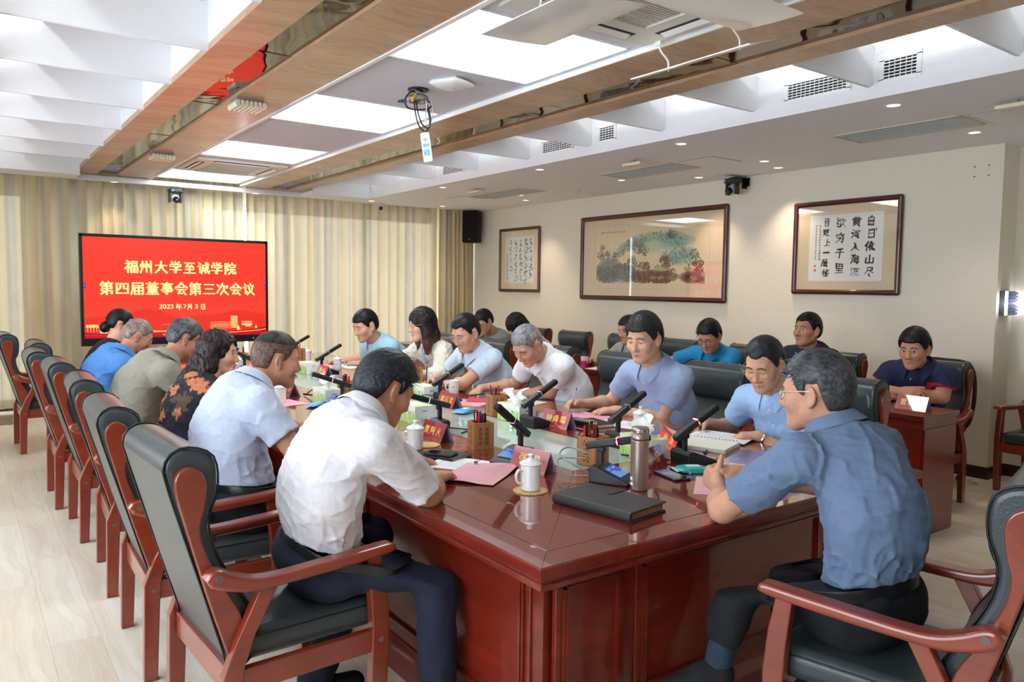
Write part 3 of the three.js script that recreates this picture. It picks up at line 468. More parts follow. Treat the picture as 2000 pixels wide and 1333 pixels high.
// ------------------------------------------------------------------ framed pictures on the right wall
{
  const mFrame = physical({ map: texMahogany, color: 0xb0a090, roughness: 0.35, clearcoat: 0.5 });
  const picture = (name, z0, z1, y0, y1, fw, tex, label) => {
    const w = z1 - z0, h = y1 - y0, t = thing(name, label, 'picture', [6.9, (y0 + y1) / 2, (z0 + z1) / 2], -Math.PI / 2);
    const bar = (l) => new THREE.CapsuleGeometry(fw / 2, l - fw, 6, 12).scale(1, 1, 0.75);
    for (const s of [-1, 1]) { part('frame_rail', bar(w).rotateZ(Math.PI / 2), mFrame, t, [0, s * (h / 2 - fw / 2), 0.022]); part('frame_stile', bar(h), mFrame, t, [s * (w / 2 - fw / 2), 0, 0.022]); }
    part('artwork', bx(w - fw, h - fw, 0.01, 0, 0, 0.008), [mCream, mCream, mCream, mCream, paint(0xffffff, 0.85, { map: tex }), mCream], t);
    part('glazing', bx(w - fw * 1.6, h - fw * 1.6, 0.002, 0, 0, 0.024), mGlass, t);
  };
  const mount = (g, w, h, c) => { g.fillStyle = c; g.fillRect(0, 0, w, h); const r = rng(9); for (let i = 0; i < 4000; i++) { g.fillStyle = r() > 0.5 ? 'rgba(255,250,240,0.10)' : 'rgba(140,110,80,0.07)'; g.fillRect(r() * w, r() * h, 6, 1.2); } };
  const cursive = (g, x, y, s, wt, r) => { // one running-hand character made of joined brush loops
    let px = x + s * (0.3 + r() * 0.3), py = y; const n = 6 + Math.floor(r() * 5);
    for (let i = 0; i < n; i++) { const nx = x + s * (0.08 + r() * 0.84), ny = y + s * (i + 0.6 + r() * 0.6) / n * 0.95; g.lineWidth = wt * (0.35 + r() * 1.1); g.beginPath(); g.moveTo(px, py); g.bezierCurveTo(px + (r() - 0.5) * s * 0.8, py + s * 0.08, nx + (r() - 0.5) * s * 0.8, ny - s * 0.05, nx, ny); g.stroke(); px = nx; py = ny; if (r() > 0.68) { px = x + s * (0.1 + r() * 0.7); py = ny - s * 0.1; } }
  };
  picture('framed_calligraphy', -9.84, -8.81, 1.48, 2.45, 0.045, canvasTex(700, 660, (g, w, h) => {
    mount(g, w, h, '#e6d2b4'); g.fillStyle = '#e9ddc4'; g.fillRect(88, 76, 524, 506); g.fillStyle = '#eef0ec'; g.fillRect(96, 84, 508, 490); const r = rng(77); g.strokeStyle = '#1b1a1c'; g.lineCap = 'round';
    [[520, 110, 5, 66, 6], [430, 110, 6, 62, 5], [345, 112, 6, 60, 4.5], [255, 114, 6, 58, 5], [170, 116, 5, 54, 4.5]].forEach(([x, y, n, s, wt]) => { let yy = y; for (let i = 0; i < n; i++) { const k = s * (0.85 + r() * 0.45); cursive(g, x, yy, k, wt, r); yy += k + 12; } });
    for (let i = 0; i < 12; i++) cursive(g, 122, 260 + i * 20, 16, 2, r); g.fillStyle = '#c0503a'; g.fillRect(124, 520, 18, 20);
  }), 'small square framed running-hand calligraphy with five columns of thin black characters');
  picture('framed_calligraphy', -4.645, -3.54, 1.518, 2.43, 0.05, canvasTex(900, 740, (g, w, h) => {
    mount(g, w, h, '#e2cdac'); g.fillStyle = '#f1efe8'; g.fillRect(130, 96, 640, 552); const r = rng(55); g.strokeStyle = '#17171a';
    const cols = ['白日依山尽', '黄河入海流', '欲穷千里', '目更上一层楼'];
    cols.forEach((c, k) => { const s = [76, 76, 84, 62][k], gap = [26, 26, 40, 22][k]; [...c].forEach((ch, i) => glyph(g, ch, 690 - k * 128 - s / 2 - 20 + (r() - 0.5) * 18, 128 + i * (s + gap), s, [9, 7, 7, 7][k] * (0.6 + r() * 0.9), 0.06, 9, r)); });
    for (let i = 0; i < 13; i++) { cursive(g, 218, 178 + i * 23, 18, 2.2, r); cursive(g, 184, 178 + i * 23, 16, 2, r); }
    g.fillStyle = '#d0604a'; g.fillRect(182, 512, 15, 18); g.fillRect(182, 548, 18, 20); g.fillRect(706, 226, 12, 22);
  }), 'wide framed calligraphy with four bold columns of black brush characters and red seals');
  picture('framed_painting', -7.91, -5.46, 1.40, 2.50, 0.06, canvasTex(1600, 720, (g, w, h) => {
    mount(g, w, h, '#e4cfb0'); g.strokeStyle = '#c9a98a'; g.lineWidth = 2; g.strokeRect(155, 75, 1295, 560); g.fillStyle = '#e8d3ac'; g.fillRect(190, 108, 1220, 480);
    g.save(); g.beginPath(); g.rect(190, 108, 1220, 480); g.clip(); const r = rng(31);
    const blob = (x, y, s, cs, n, fl = 0.7) => { for (let i = 0; i < n; i++) { const a = r() * 6.283, d = Math.pow(r(), 0.6) * s; g.fillStyle = cs[Math.floor(r() * cs.length)]; g.globalAlpha = 0.25 + r() * 0.5; g.beginPath(); g.ellipse(x + Math.cos(a) * d, y + Math.sin(a) * d * fl, s * (0.06 + r() * 0.13), s * (0.04 + r() * 0.09), r() * 3, 0, 7); g.fill(); } g.globalAlpha = 1; };
    const teal = ['#7fae9c', '#9cbfa8', '#6b8f86', '#56706a', '#b7c9ae'], slate = ['#5d6570', '#737a82', '#4a4f55', '#8b8f90', '#3c4046'], ink = ['#4a4a44', '#5c5a50', '#33342f', '#7c7768'], red = ['#5a2320', '#7a3a30', '#3c1a1a', '#8a4a3a'], green = ['#8fa04e', '#6f8440', '#a8b464'];
    const wash = (x, y, rx, ry, c, a) => { g.fillStyle = c; for (let k = 0; k < 6; k++) { g.globalAlpha = a; g.beginPath(); g.ellipse(x + (r() - 0.5) * rx * 0.5, y + (r() - 0.5) * ry * 0.5, rx * (0.5 + r() * 0.5), ry * (0.5 + r() * 0.5), 0, 0, 7); g.fill(); } g.globalAlpha = 1; };
    wash(760, 250, 300, 90, '#a9bfa8', 0.25); wash(1100, 230, 200, 80, '#8fae9c', 0.3); wash(330, 470, 180, 110, '#7c838c', 0.4); wash(560, 520, 160, 70, '#868b90', 0.35); wash(900, 530, 280, 60, '#7a4a40', 0.4); wash(1300, 540, 140, 50, '#7a4a40', 0.4); wash(1150, 380, 180, 60, '#9ab8a4', 0.3);
    for (let i = 0; i < 14; i++) blob(480 + i * 52, 300 - Math.sin(i / 13 * 2.6) * 120 + r() * 20, 70, teal, 90, 0.6); for (let i = 0; i < 8; i++) blob(1010 + i * 40, 330 + r() * 70, 80, teal, 90, 0.6); blob(1060, 185, 60, slate, 80);
    for (let i = 0; i < 13; i++) blob(215 + i * 34, 440 + r() * 100, 82, slate, 120, 0.8); for (let i = 0; i < 5; i++) blob(560 + i * 30, 520, 70, slate, 90, 0.8);
    for (const [x, y, s] of [[262, 270, 34], [250, 340, 50], [330, 330, 40], [430, 350, 50], [510, 300, 44], [590, 260, 56], [700, 270, 70], [760, 300, 60], [460, 440, 40], [630, 380, 40], [1300, 360, 50]]) blob(x, y, s, ink, 100, 0.9);
    for (let i = 0; i < 9; i++) blob(700 + i * 45, 500 + r() * 60, 70, red, 120, 0.8); for (const [x, y, s] of [[770, 440, 70], [1010, 390, 70], [1010, 440, 50], [1340, 430, 60], [1350, 480, 50], [1250, 540, 60], [1380, 560, 60]]) blob(x, y, s, red, 110, 0.5);
    for (const [x, y] of [[930, 450], [1000, 460], [1080, 540], [870, 540], [1240, 470], [1300, 545], [960, 540]]) blob(x, y, 46, green, 70, 0.4);
    g.restore(); g.strokeStyle = '#4a4038'; g.lineCap = 'round'; for (let i = 0; i < 14; i++) { g.save(); cursive(g, 250 + i * 21, 128, 15, 1.8, r); g.restore(); } g.fillStyle = '#c0583e'; g.fillRect(238, 134, 8, 14);
  }), 'large wide framed ink landscape painting of misty green mountains and red trees');
  // old screw holes left in the plaster beside the recess
  solo('screw_holes', merge([[2.6, -2.97], [2.6, -2.86], [2.52, -2.97], [2.52, -2.86]].map(([y, z]) => new THREE.CylinderGeometry(0.006, 0.006, 0.004, 8).rotateZ(Math.PI / 2).translate(6.898, y, z))), paint(0x5a5248, 0.9), 'four old screw holes in the plaster near the wall corner', 'screw holes');
}
// ------------------------------------------------------------------ conference table
const T = 0.78, TX0 = 1.275, TX1 = 3.375, TZ0 = -1.607, TZ1 = -8.35;
function slab(pts, y0, y1) { // horizontal polygon in x, z with thickness
  const s = new THREE.Shape(pts.map(([x, z]) => new THREE.Vector2(x, -z)));
  const g = new THREE.ExtrudeGeometry(s, { depth: y1 - y0 - 0.0016, bevelEnabled: true, bevelThickness: 0.0008, bevelSize: 0.0008, bevelOffset: -0.0008, bevelSegments: 1 }).rotateX(-Math.PI / 2).translate(0, y0 + 0.0008, 0);
  return g;
}
function sideLoft(side, prof, x0, x1, z0, z1) { // one mitred run of a moulding: profile of [outset, y]
  const q = [];
  const at = (o, y, e) => side === 'near' ? [e ? x1 + o : x0 - o, y, z0 + o] : side === 'far' ? [e ? x0 - o : x1 + o, y, z1 - o] : side === 'left' ? [x0 - o, y, e ? z0 + o : z1 - o] : [x1 + o, y, e ? z1 - o : z0 + o];
  for (let i = 1; i < prof.length; i++) { const a = at(...prof[i - 1], 0), b = at(...prof[i - 1], 1), c = at(...prof[i], 1), d = at(...prof[i], 0); q.push(...a, ...d, ...b, ...b, ...d, ...c); }
  const g = new THREE.BufferGeometry(); g.setAttribute('position', new THREE.BufferAttribute(new Float32Array(q), 3)); g.computeVertexNormals();
  return metreUV(toCreasedNormals(g, 0.7), 1.5, side === 'near' || side === 'far');
}
{
  const t = thing('conference_table', 'long polished mahogany conference table with a glass strip along the middle', 'table');
  const ring = (a, b) => { // four mitred boards between inset a and inset b
    const i = (k) => [TX0 + k, TX1 - k, TZ0 - k, TZ1 + k], [ax0, ax1, az0, az1] = i(a + 0.0012), [bx0, bx1, bz0, bz1] = i(b - 0.0012);
    return [[[ax0, az0], [ax1, az0], [bx1, bz0], [bx0, bz0]], [[ax1, az1], [ax0, az1], [bx0, bz1], [bx1, bz1]], [[ax0, az1], [ax0, az0], [bx0, bz0], [bx0, bz1]], [[ax1, az0], [ax1, az1], [bx1, bz1], [bx1, bz0]]];
  };
  const lift = (p, k) => { const c = p.reduce((s, q) => [s[0] + q[0] / 4, s[1] + q[1] / 4], [0, 0]); return p.map(([x, z]) => [x + Math.sign(c[0] - x) * k, z + Math.sign(c[1] - z) * k]); };
  for (const [a, b, n] of [[0, 0.1, 'border_board'], [0.1, 0.63, 'top_board'], [0.63, 0.81, 'inner_board']]) ring(a, b).forEach((p, k) => part(n, metreUV(slab(lift(p, 0.0006), T - 0.024, T), 1.2, k > 1), mTableTop, t));
  part('core', span(TX0 + 0.01, TX1 - 0.01, T - 0.045, T - 0.0245, TZ1 + 0.01, TZ0 - 0.01), mMahogany, t);
  const gx0 = TX0 + 0.815, gx1 = TX1 - 0.815, gz0 = TZ0 - 0.815, gz1 = TZ1 + 0.815, mPaneG = physical({ color: 0xc6d4cc, roughness: 0.02, transmission: 0.3, thickness: 0, ior: 1.52 });
  part('well_board', span(gx0, gx1, T - 0.0245, T - 0.02, gz1, gz0), paint(0xb4c2b8, 0.5), t);
  for (let i = 0; i < 4; i++) { const a = gz0 + (gz1 - gz0) * i / 4, b = gz0 + (gz1 - gz0) * (i + 1) / 4; part('glass_pane', span(gx0 + 0.002, gx1 - 0.002, T - 0.009, T - 0.002, b + 0.003, a - 0.003), mPaneG, t); }
  const edge = [[-0.002, T], [0.004, T - 0.004], [0.006, T - 0.012], [0.006, T - 0.034], [0.0, T - 0.04], [-0.012, T - 0.046], [-0.012, T - 0.05], [-0.004, T - 0.058], [-0.006, T - 0.07], [-0.018, T - 0.078], [-0.03, T - 0.082], [-0.08, T - 0.084]];
  for (const s of ['near', 'far', 'left', 'right']) part('edge_moulding', sideLoft(s, edge, TX0, TX1, TZ0, TZ1), mMahogany, t);
  // panelled body
  const X0 = TX0 + 0.13, X1 = TX1 - 0.13, Z0 = TZ0 - 0.15, Z1 = TZ1 + 0.15;
  part('body', merge([metreUV(span(X0, X1, 0, T - 0.05, Z1, Z0))]), mMahogany, t);
  const plinth = [[0.0, 0.135], [0.008, 0.128], [0.012, 0.115], [0.022, 0.105], [0.026, 0.09], [0.026, 0.0]];
  for (const s of ['near', 'far', 'left', 'right']) part('plinth_moulding', sideLoft(s, plinth, X0, X1, Z0, Z1), mMahogany, t);
  const panel = (face, u0, u1, y0, y1, proud) => { // a framed panel with a moulding around it, on one face of the body
    const w = u1 - u0, h = y1 - y0, fr = [];
    const pf = [[0, 0], [0.004, 0.008], [0.012, 0.009], [0.016, 0.004], [0.026, 0.002]];
    const g = new THREE.Group(); g.name = 'side_panel';
    part('panel_board', metreUV(rb(w + 0.07, h + 0.07, 0.02, 0.003, 0, 0, proud - 0.01)), mMahogany, g);
    for (const [a, b] of [[w + 0.0, 'h'], [h, 'v']]) for (const s of [-1, 1]) {
      const sh = new THREE.Shape(pf.map(([x, y]) => new THREE.Vector2(x, y))); sh.lineTo(0.026, 0);
      const e = new THREE.ExtrudeGeometry(sh, { depth: a, bevelEnabled: false }).translate(-0.013, 0, -a / 2);
      if (b === 'h') e.rotateY(Math.PI / 2).rotateX(Math.PI / 2 * s).translate(0, s * h / 2, proud); else e.rotateX(Math.PI / 2).rotateZ(0).rotateY(s > 0 ? 0 : Math.PI), e.rotateY(0);
      if (b === 'v') { const e2 = bx(0.02, h, 0.009, s * w / 2, 0, proud + 0.0045); fr.push(e2, bx(0.008, h - 0.02, 0.014, s * (w / 2 - 0.004), 0, proud + 0.007)); } else fr.push(bx(w + 0.02, 0.02, 0.009, 0, s * h / 2, proud + 0.0045), bx(w, 0.008, 0.014, 0, s * (h / 2 - 0.004), proud + 0.007));
    }
    part('panel_moulding', metreUV(merge(fr)), mMahogany, g);
    const c = (u0 + u1) / 2, y = (y0 + y1) / 2;
    if (face === 'near') g.position.set(c, y, Z0); else if (face === 'far') { g.position.set(c, y, Z1); g.rotation.y = Math.PI; } else if (face === 'left') { g.position.set(X0, y, c); g.rotation.y = -Math.PI / 2; } else { g.position.set(X1, y, c); g.rotation.y = Math.PI / 2; }
    t.add(g);
  };
  for (const f of ['near', 'far']) { panel(f, X0 + 0.06, X0 + 0.28, 0.2, T - 0.13, 0.03); panel(f, X1 - 0.28, X1 - 0.06, 0.2, T - 0.13, 0.03); panel(f, X0 + 0.42, X1 - 0.42, 0.22, T - 0.14, 0.008); }
  for (const f of ['left', 'right']) for (let i = 0; i < 5; i++) { const l = (Z0 - Z1) / 5; panel(f, Z1 + i * l + 0.09, Z1 + (i + 1) * l - 0.09, 0.2, T - 0.13, 0.008); }
}
// ------------------------------------------------------------------ back row desks
for (const [i, w] of ['with the cream name card, end nearest the door recess', 'before the man in bright blue', 'with the paper cup', 'nearest the curtain'].entries()) {
  const z0 = -2.3 - i * 1.8, z1 = z0 - 1.795, t = thing('back_desk', 'plain mahogany desk along the wall, ' + w, 'desk', [5.08, 0, (z0 + z1) / 2], 0, 'desks along the picture wall');
  const l = z0 - z1;
  part('top', metreUV(rb(0.48, 0.035, l, 0.004, 0, T - 0.0175, 0)), mMahogany, t);
  part('top_apron', metreUV(rb(0.44, 0.055, l - 0.02, 0.003, 0, T - 0.063, 0)), mMahogany, t);
  part('front_panel', metreUV(span(-0.215, -0.195, 0.02, T - 0.09, -l / 2 + 0.02, l / 2 - 0.02)), mMahogany, t);
  for (const s of [-1, 1]) part('end_panel', metreUV(rb(0.42, T - 0.09, 0.03, 0.003, 0, (T - 0.09) / 2, s * (l / 2 - 0.02))), mMahogany, t);
  part('drawer_shelf', span(-0.19, 0.2, 0.55, 0.565, -l / 2 + 0.04, l / 2 - 0.04), mMahogany, t);
}
// ------------------------------------------------------------------ chairs
function profile(pts, x0, x1, bevel = 0.006) { // side outline [z, y] extruded across x
  const s = new THREE.Shape(); s.moveTo(...pts[0]); if (pts.length > 4) s.splineThru(pts.slice(1).map((p) => new THREE.Vector2(...p))); else pts.slice(1).forEach((p) => s.lineTo(...p)); s.closePath();
  return new THREE.ExtrudeGeometry(s, { depth: x1 - x0 - 2 * bevel, bevelEnabled: true, bevelThickness: bevel, bevelSize: bevel, bevelOffset: -bevel, bevelSegments: 3, curveSegments: 26 }).rotateY(-Math.PI / 2).translate(x1 - bevel, 0, 0);
}
function polyProfile(pts, x0, x1, bevel = 0.004) {
  const s = new THREE.Shape(pts.map((p) => new THREE.Vector2(...p)));
  return new THREE.ExtrudeGeometry(s, { depth: x1 - x0 - 2 * bevel, bevelEnabled: true, bevelThickness: bevel, bevelSize: bevel, bevelOffset: -bevel, bevelSegments: 2 }).rotateY(-Math.PI / 2).translate(x1 - bevel, 0, 0);
}
const mBolt = paint(0x6d5a55, 0.4);
function makeChair() {
  const t = new THREE.Group(), W = 0.262;
  // outlines run along z (forward) and y; the extrusion is turned so that z stays z
  const back = [[-0.225, 0.37], [-0.25, 0.45], [-0.3, 0.62], [-0.35, 0.8], [-0.4, 0.98], [-0.408, 1.02], [-0.395, 1.055], [-0.36, 1.075], [-0.31, 1.07], [-0.272, 1.045], [-0.258, 1.0], [-0.262, 0.93], [-0.285, 0.86], [-0.275, 0.78], [-0.22, 0.66], [-0.165, 0.56], [-0.14, 0.47], [-0.15, 0.42]];
  part('backrest', metreUV(profile(back, -W + 0.012, W - 0.012, 0.02), 5), mLeather, t);
  part('head_roll', new THREE.CapsuleGeometry(0.052, 2 * W - 0.13, 8, 20).rotateZ(Math.PI / 2).scale(1, 2.0, 0.8).translate(0, 0.95, -0.292).rotateX(0), mLeather, t);
  for (const s of [-1, 1]) part('piping', tube(back.map(([z, y]) => [s * (W - 0.018), y + (y > 1 ? 0.002 : 0), z + (z < -0.3 || y < 0.5 ? -0.001 : 0.001)]), 0.0035, 60, 5, true), mBlack, t);
  const inset = [[-0.228, 0.39], [-0.262, 0.5], [-0.308, 0.66], [-0.36, 0.86], [-0.383, 0.96], [-0.378, 1.005], [-0.35, 1.025], [-0.315, 1.01], [-0.298, 0.97], [-0.305, 0.9], [-0.318, 0.84], [-0.305, 0.77], [-0.255, 0.66], [-0.205, 0.56], [-0.185, 0.46], [-0.19, 0.4]];
  for (const s of [-1, 1]) part('back_side_panel', metreUV(profile(inset, s * W - (s < 0 ? 0.012 : 0.012), s * W + 0.012, 0.005), 1.4), mChairWood, t);
  part('seat', rb(0.5, 0.1, 0.52, 0.042, 0, 0.435, 0.03, 4), mLeather, t);
  part('seat_piping', tube([[-0.245, 0.466, 0.28], [0.245, 0.466, 0.28], [0.247, 0.466, -0.2], [-0.247, 0.466, -0.2]].flatMap((p, i, a) => { const n = a[(i + 1) % 4]; return [0, 0.08, 0.5, 0.92].map((k) => p.map((v, j) => v + (n[j] - v) * k)); }), 0.003, 60, 5, true), mBlack, t);
  const wood = (g) => metreUV(g, 1.4);
  part('front_apron', wood(rb(0.5, 0.075, 0.028, 0.004, 0, 0.355, 0.27)), mChairWood, t); part('rear_apron', wood(rb(0.5, 0.085, 0.028, 0.004, 0, 0.355, -0.235)), mChairWood, t);
  for (const s of [-1, 1]) {
    const x0 = s * 0.283 - 0.02, x1 = x0 + 0.04;
    part('side_rail', wood(rb(0.03, 0.075, 0.48, 0.004, s * 0.275, 0.355, 0.02)), mChairWood, t);
    part('front_leg', wood(polyProfile([[0.215, 0], [0.265, 0], [0.285, 0.3], [0.288, 0.42], [0.275, 0.55], [0.255, 0.65], [0.205, 0.65], [0.22, 0.5], [0.225, 0.4], [0.222, 0.28]], x0, x1)), mChairWood, t);
    part('rear_leg', wood(polyProfile([[-0.275, 0], [-0.225, 0], [-0.212, 0.3], [-0.205, 0.4], [-0.17, 0.5], [-0.09, 0.65], [-0.145, 0.65], [-0.23, 0.48], [-0.268, 0.38]], x0, x1)), mChairWood, t);
    const arm = [[-0.318, 0.7], [-0.3, 0.72], [-0.27, 0.718], [-0.22, 0.692], [-0.16, 0.672], [-0.08, 0.668], [0.05, 0.674], [0.2, 0.682], [0.285, 0.686], [0.305, 0.674], [0.295, 0.656], [0.2, 0.646], [0.05, 0.638], [-0.08, 0.634], [-0.18, 0.634], [-0.25, 0.65], [-0.3, 0.672]];
    part('arm', wood(profile(arm, s * 0.288 - 0.032, s * 0.288 + 0.032, 0.012)), mChairWood, t);
    for (const [r, x, y, z] of [[0.011, 0.321, 0.695, -0.28], [0.009, 0.304, 0.36, 0.255], [0.009, 0.304, 0.36, -0.235]]) part('bolt_cap', new THREE.CylinderGeometry(r, r, 0.004, 12).rotateZ(Math.PI / 2), mBolt, t, [s * x, y, z]);
  }
  for (const [x, z] of [[-0.283, 0.24], [0.283, 0.24], [-0.283, -0.25], [0.283, -0.25]]) part('foot_pad', cyl(0.014, 0.014, 0.006, 10), mBlack, t, [x, 0.001, z]);
  return t;
}
const chairProto = makeChair();
function chair(x, z, deg, label, group, k = 1) {
  const c = chairProto.clone(); c.name = numbered('armchair'); scene.add(c); c.position.set(x, 0.002, z); c.rotation.y = deg * Math.PI / 180; c.scale.setScalar(k);
  c.userData = { label, category: 'chair', group };
}
const GL = 'armchairs along the window side of the table', GR = 'armchairs along the picture side of the table', GB = 'armchairs behind the back desks';
chair(0.85, -2.56, 93, 'black leather armchair with red wood arms under the man in the white shirt', GL);
chair(0.82, -3.435, 89, 'black leather armchair under the man in the pale blue shirt with a belt', GL);
chair(0.84, -4.4, 87, 'black leather armchair under the woman in the floral blouse', GL);
chair(0.82, -5.385, 90, 'black leather armchair under the man in the grey-khaki polo', GL);
chair(0.77, -6.24, 90, 'black leather armchair under the man in the blue polo', GL);
chair(0.84, -7.1, 90, 'black leather armchair under the woman in black', GL);
chair(0.68, -8.35, 92, 'empty black leather armchair at the curtain end of the window-side row', GL);
chair(2.27, -1.13, 193, 'black leather armchair at the table end under the man in the slate blue shirt', undefined);
chair(3.66, -2.37, -90, 'black leather armchair behind the man with the spiral notebook', GR);
chair(3.66, -3.2, -90, 'black leather armchair behind the man in the blue-grey shirt holding a pen', GR);
chair(3.66, -4.05, -90, 'black leather armchair behind the man in the white polo', GR);
chair(3.66, -4.9, -90, 'black leather armchair behind the man in glasses writing', GR);
chair(3.66, -5.75, -90, 'black leather armchair behind the woman in the beige jacket', GR);
chair(3.66, -6.6, -90, 'black leather armchair behind the man in the pale cyan shirt', GR);
chair(5.74, -2.82, -90, 'black leather armchair of the man with crossed arms', GB, 0.96);
chair(5.78, -3.66, -90, 'black leather armchair of the man in plain navy looking to the screen', GB, 0.96);
chair(5.78, -4.5, -90, 'black leather armchair behind the man in bright blue', GB, 0.96);
chair(5.78, -5.4, -90, 'black leather armchair of the man hidden behind the blue-grey shirt', GB, 0.96);
chair(5.78, -6.2, -90, 'empty black leather armchair behind the desk with the paper cup', GB, 0.96);
chair(5.72, -7.0, -88, 'black leather armchair of the dark-haired writer in the cream patterned top', GB, 0.96);
chair(5.74, -7.8, -90, 'black leather armchair of the back-row man in the grey-green polo', GB, 0.96);
chair(6.83, -2.27, -92, 'empty armchair standing alone by the wall recess', undefined, 0.98);
{ // office swivel chairs with mesh backs
  const g = new THREE.Group(); g.name = 'swivel_chair';
  part('mesh_back', (() => { const q = new THREE.CylinderGeometry(0.6, 0.6, 0.5, 16, 3, true, -0.4, 0.8); q.translate(0, 0, -0.6).rotateY(Math.PI); return q.translate(0, 0.72, -0.23); })(), physical({ color: 0x1b1c1f, roughness: 0.9, side: THREE.DoubleSide }), g);
  part('back_frame', tube([[-0.24, 0.48, -0.18], [-0.25, 0.95, -0.19], [0, 0.99, -0.24], [0.25, 0.95, -0.19], [0.24, 0.48, -0.18], [0, 0.46, -0.24]], 0.016, 48, 8, true), mBlack, g);
  part('back_arm', tube([[0, 0.6, -0.26], [0, 0.45, -0.27], [0, 0.4, -0.1], [0, 0.4, 0]], 0.02, 16, 8), mBlack, g);
  part('seat', rb(0.48, 0.08, 0.46, 0.035, 0, 0.46, 0.03, 3), paint(0x1d1e21, 0.9), g);
  for (const s of [-1, 1]) { part('arm_post', tube([[s * 0.2, 0.42, 0], [s * 0.28, 0.44, 0.0], [s * 0.28, 0.66, 0.0]], 0.014, 16, 8), mBlack, g); part('arm_pad', rb(0.07, 0.025, 0.24, 0.01, s * 0.28, 0.67, 0.02), mBlack, g); }
  part('gas_column', cyl(0.025, 0.025, 0.3, 14, 0, 0.27, 0), mChrome, g);
  for (let i = 0; i < 5; i++) { const a = i * 1.2566; part('base_leg', tube([[0, 0.13, 0], [Math.sin(a) * 0.15, 0.1, Math.cos(a) * 0.15], [Math.sin(a) * 0.29, 0.075, Math.cos(a) * 0.29]], 0.018, 8, 8), mBlack, g); part('caster', merge([new THREE.CylinderGeometry(0.027, 0.027, 0.018, 14).rotateZ(Math.PI / 2).translate(-0.013, 0, 0), new THREE.CylinderGeometry(0.027, 0.027, 0.018, 14).rotateZ(Math.PI / 2).translate(0.013, 0, 0), bx(0.012, 0.04, 0.03, 0, 0.02, 0)]), mBlack, g, [Math.sin(a) * 0.29, 0.028, Math.cos(a) * 0.29], [0, a, 0]); }
  scene.add(g); numbered('swivel_chair'); g.position.set(6.43, 0, -3.05); g.rotation.y = -1.75; g.userData = { label: 'black mesh swivel chair squeezed between the wall and the end armchair', category: 'office chair', group: 'mesh swivel chairs' };
  dup(g, 'black mesh swivel chair behind the gap beside the paper cup', [6.56, 0, -6.62], -1.5, 'mesh swivel chairs');
}
// ------------------------------------------------------------------ things on the table
const lathe = (pts, n = 32) => new THREE.LatheGeometry(pts.map((q) => new THREE.Vector2(...q)), n);
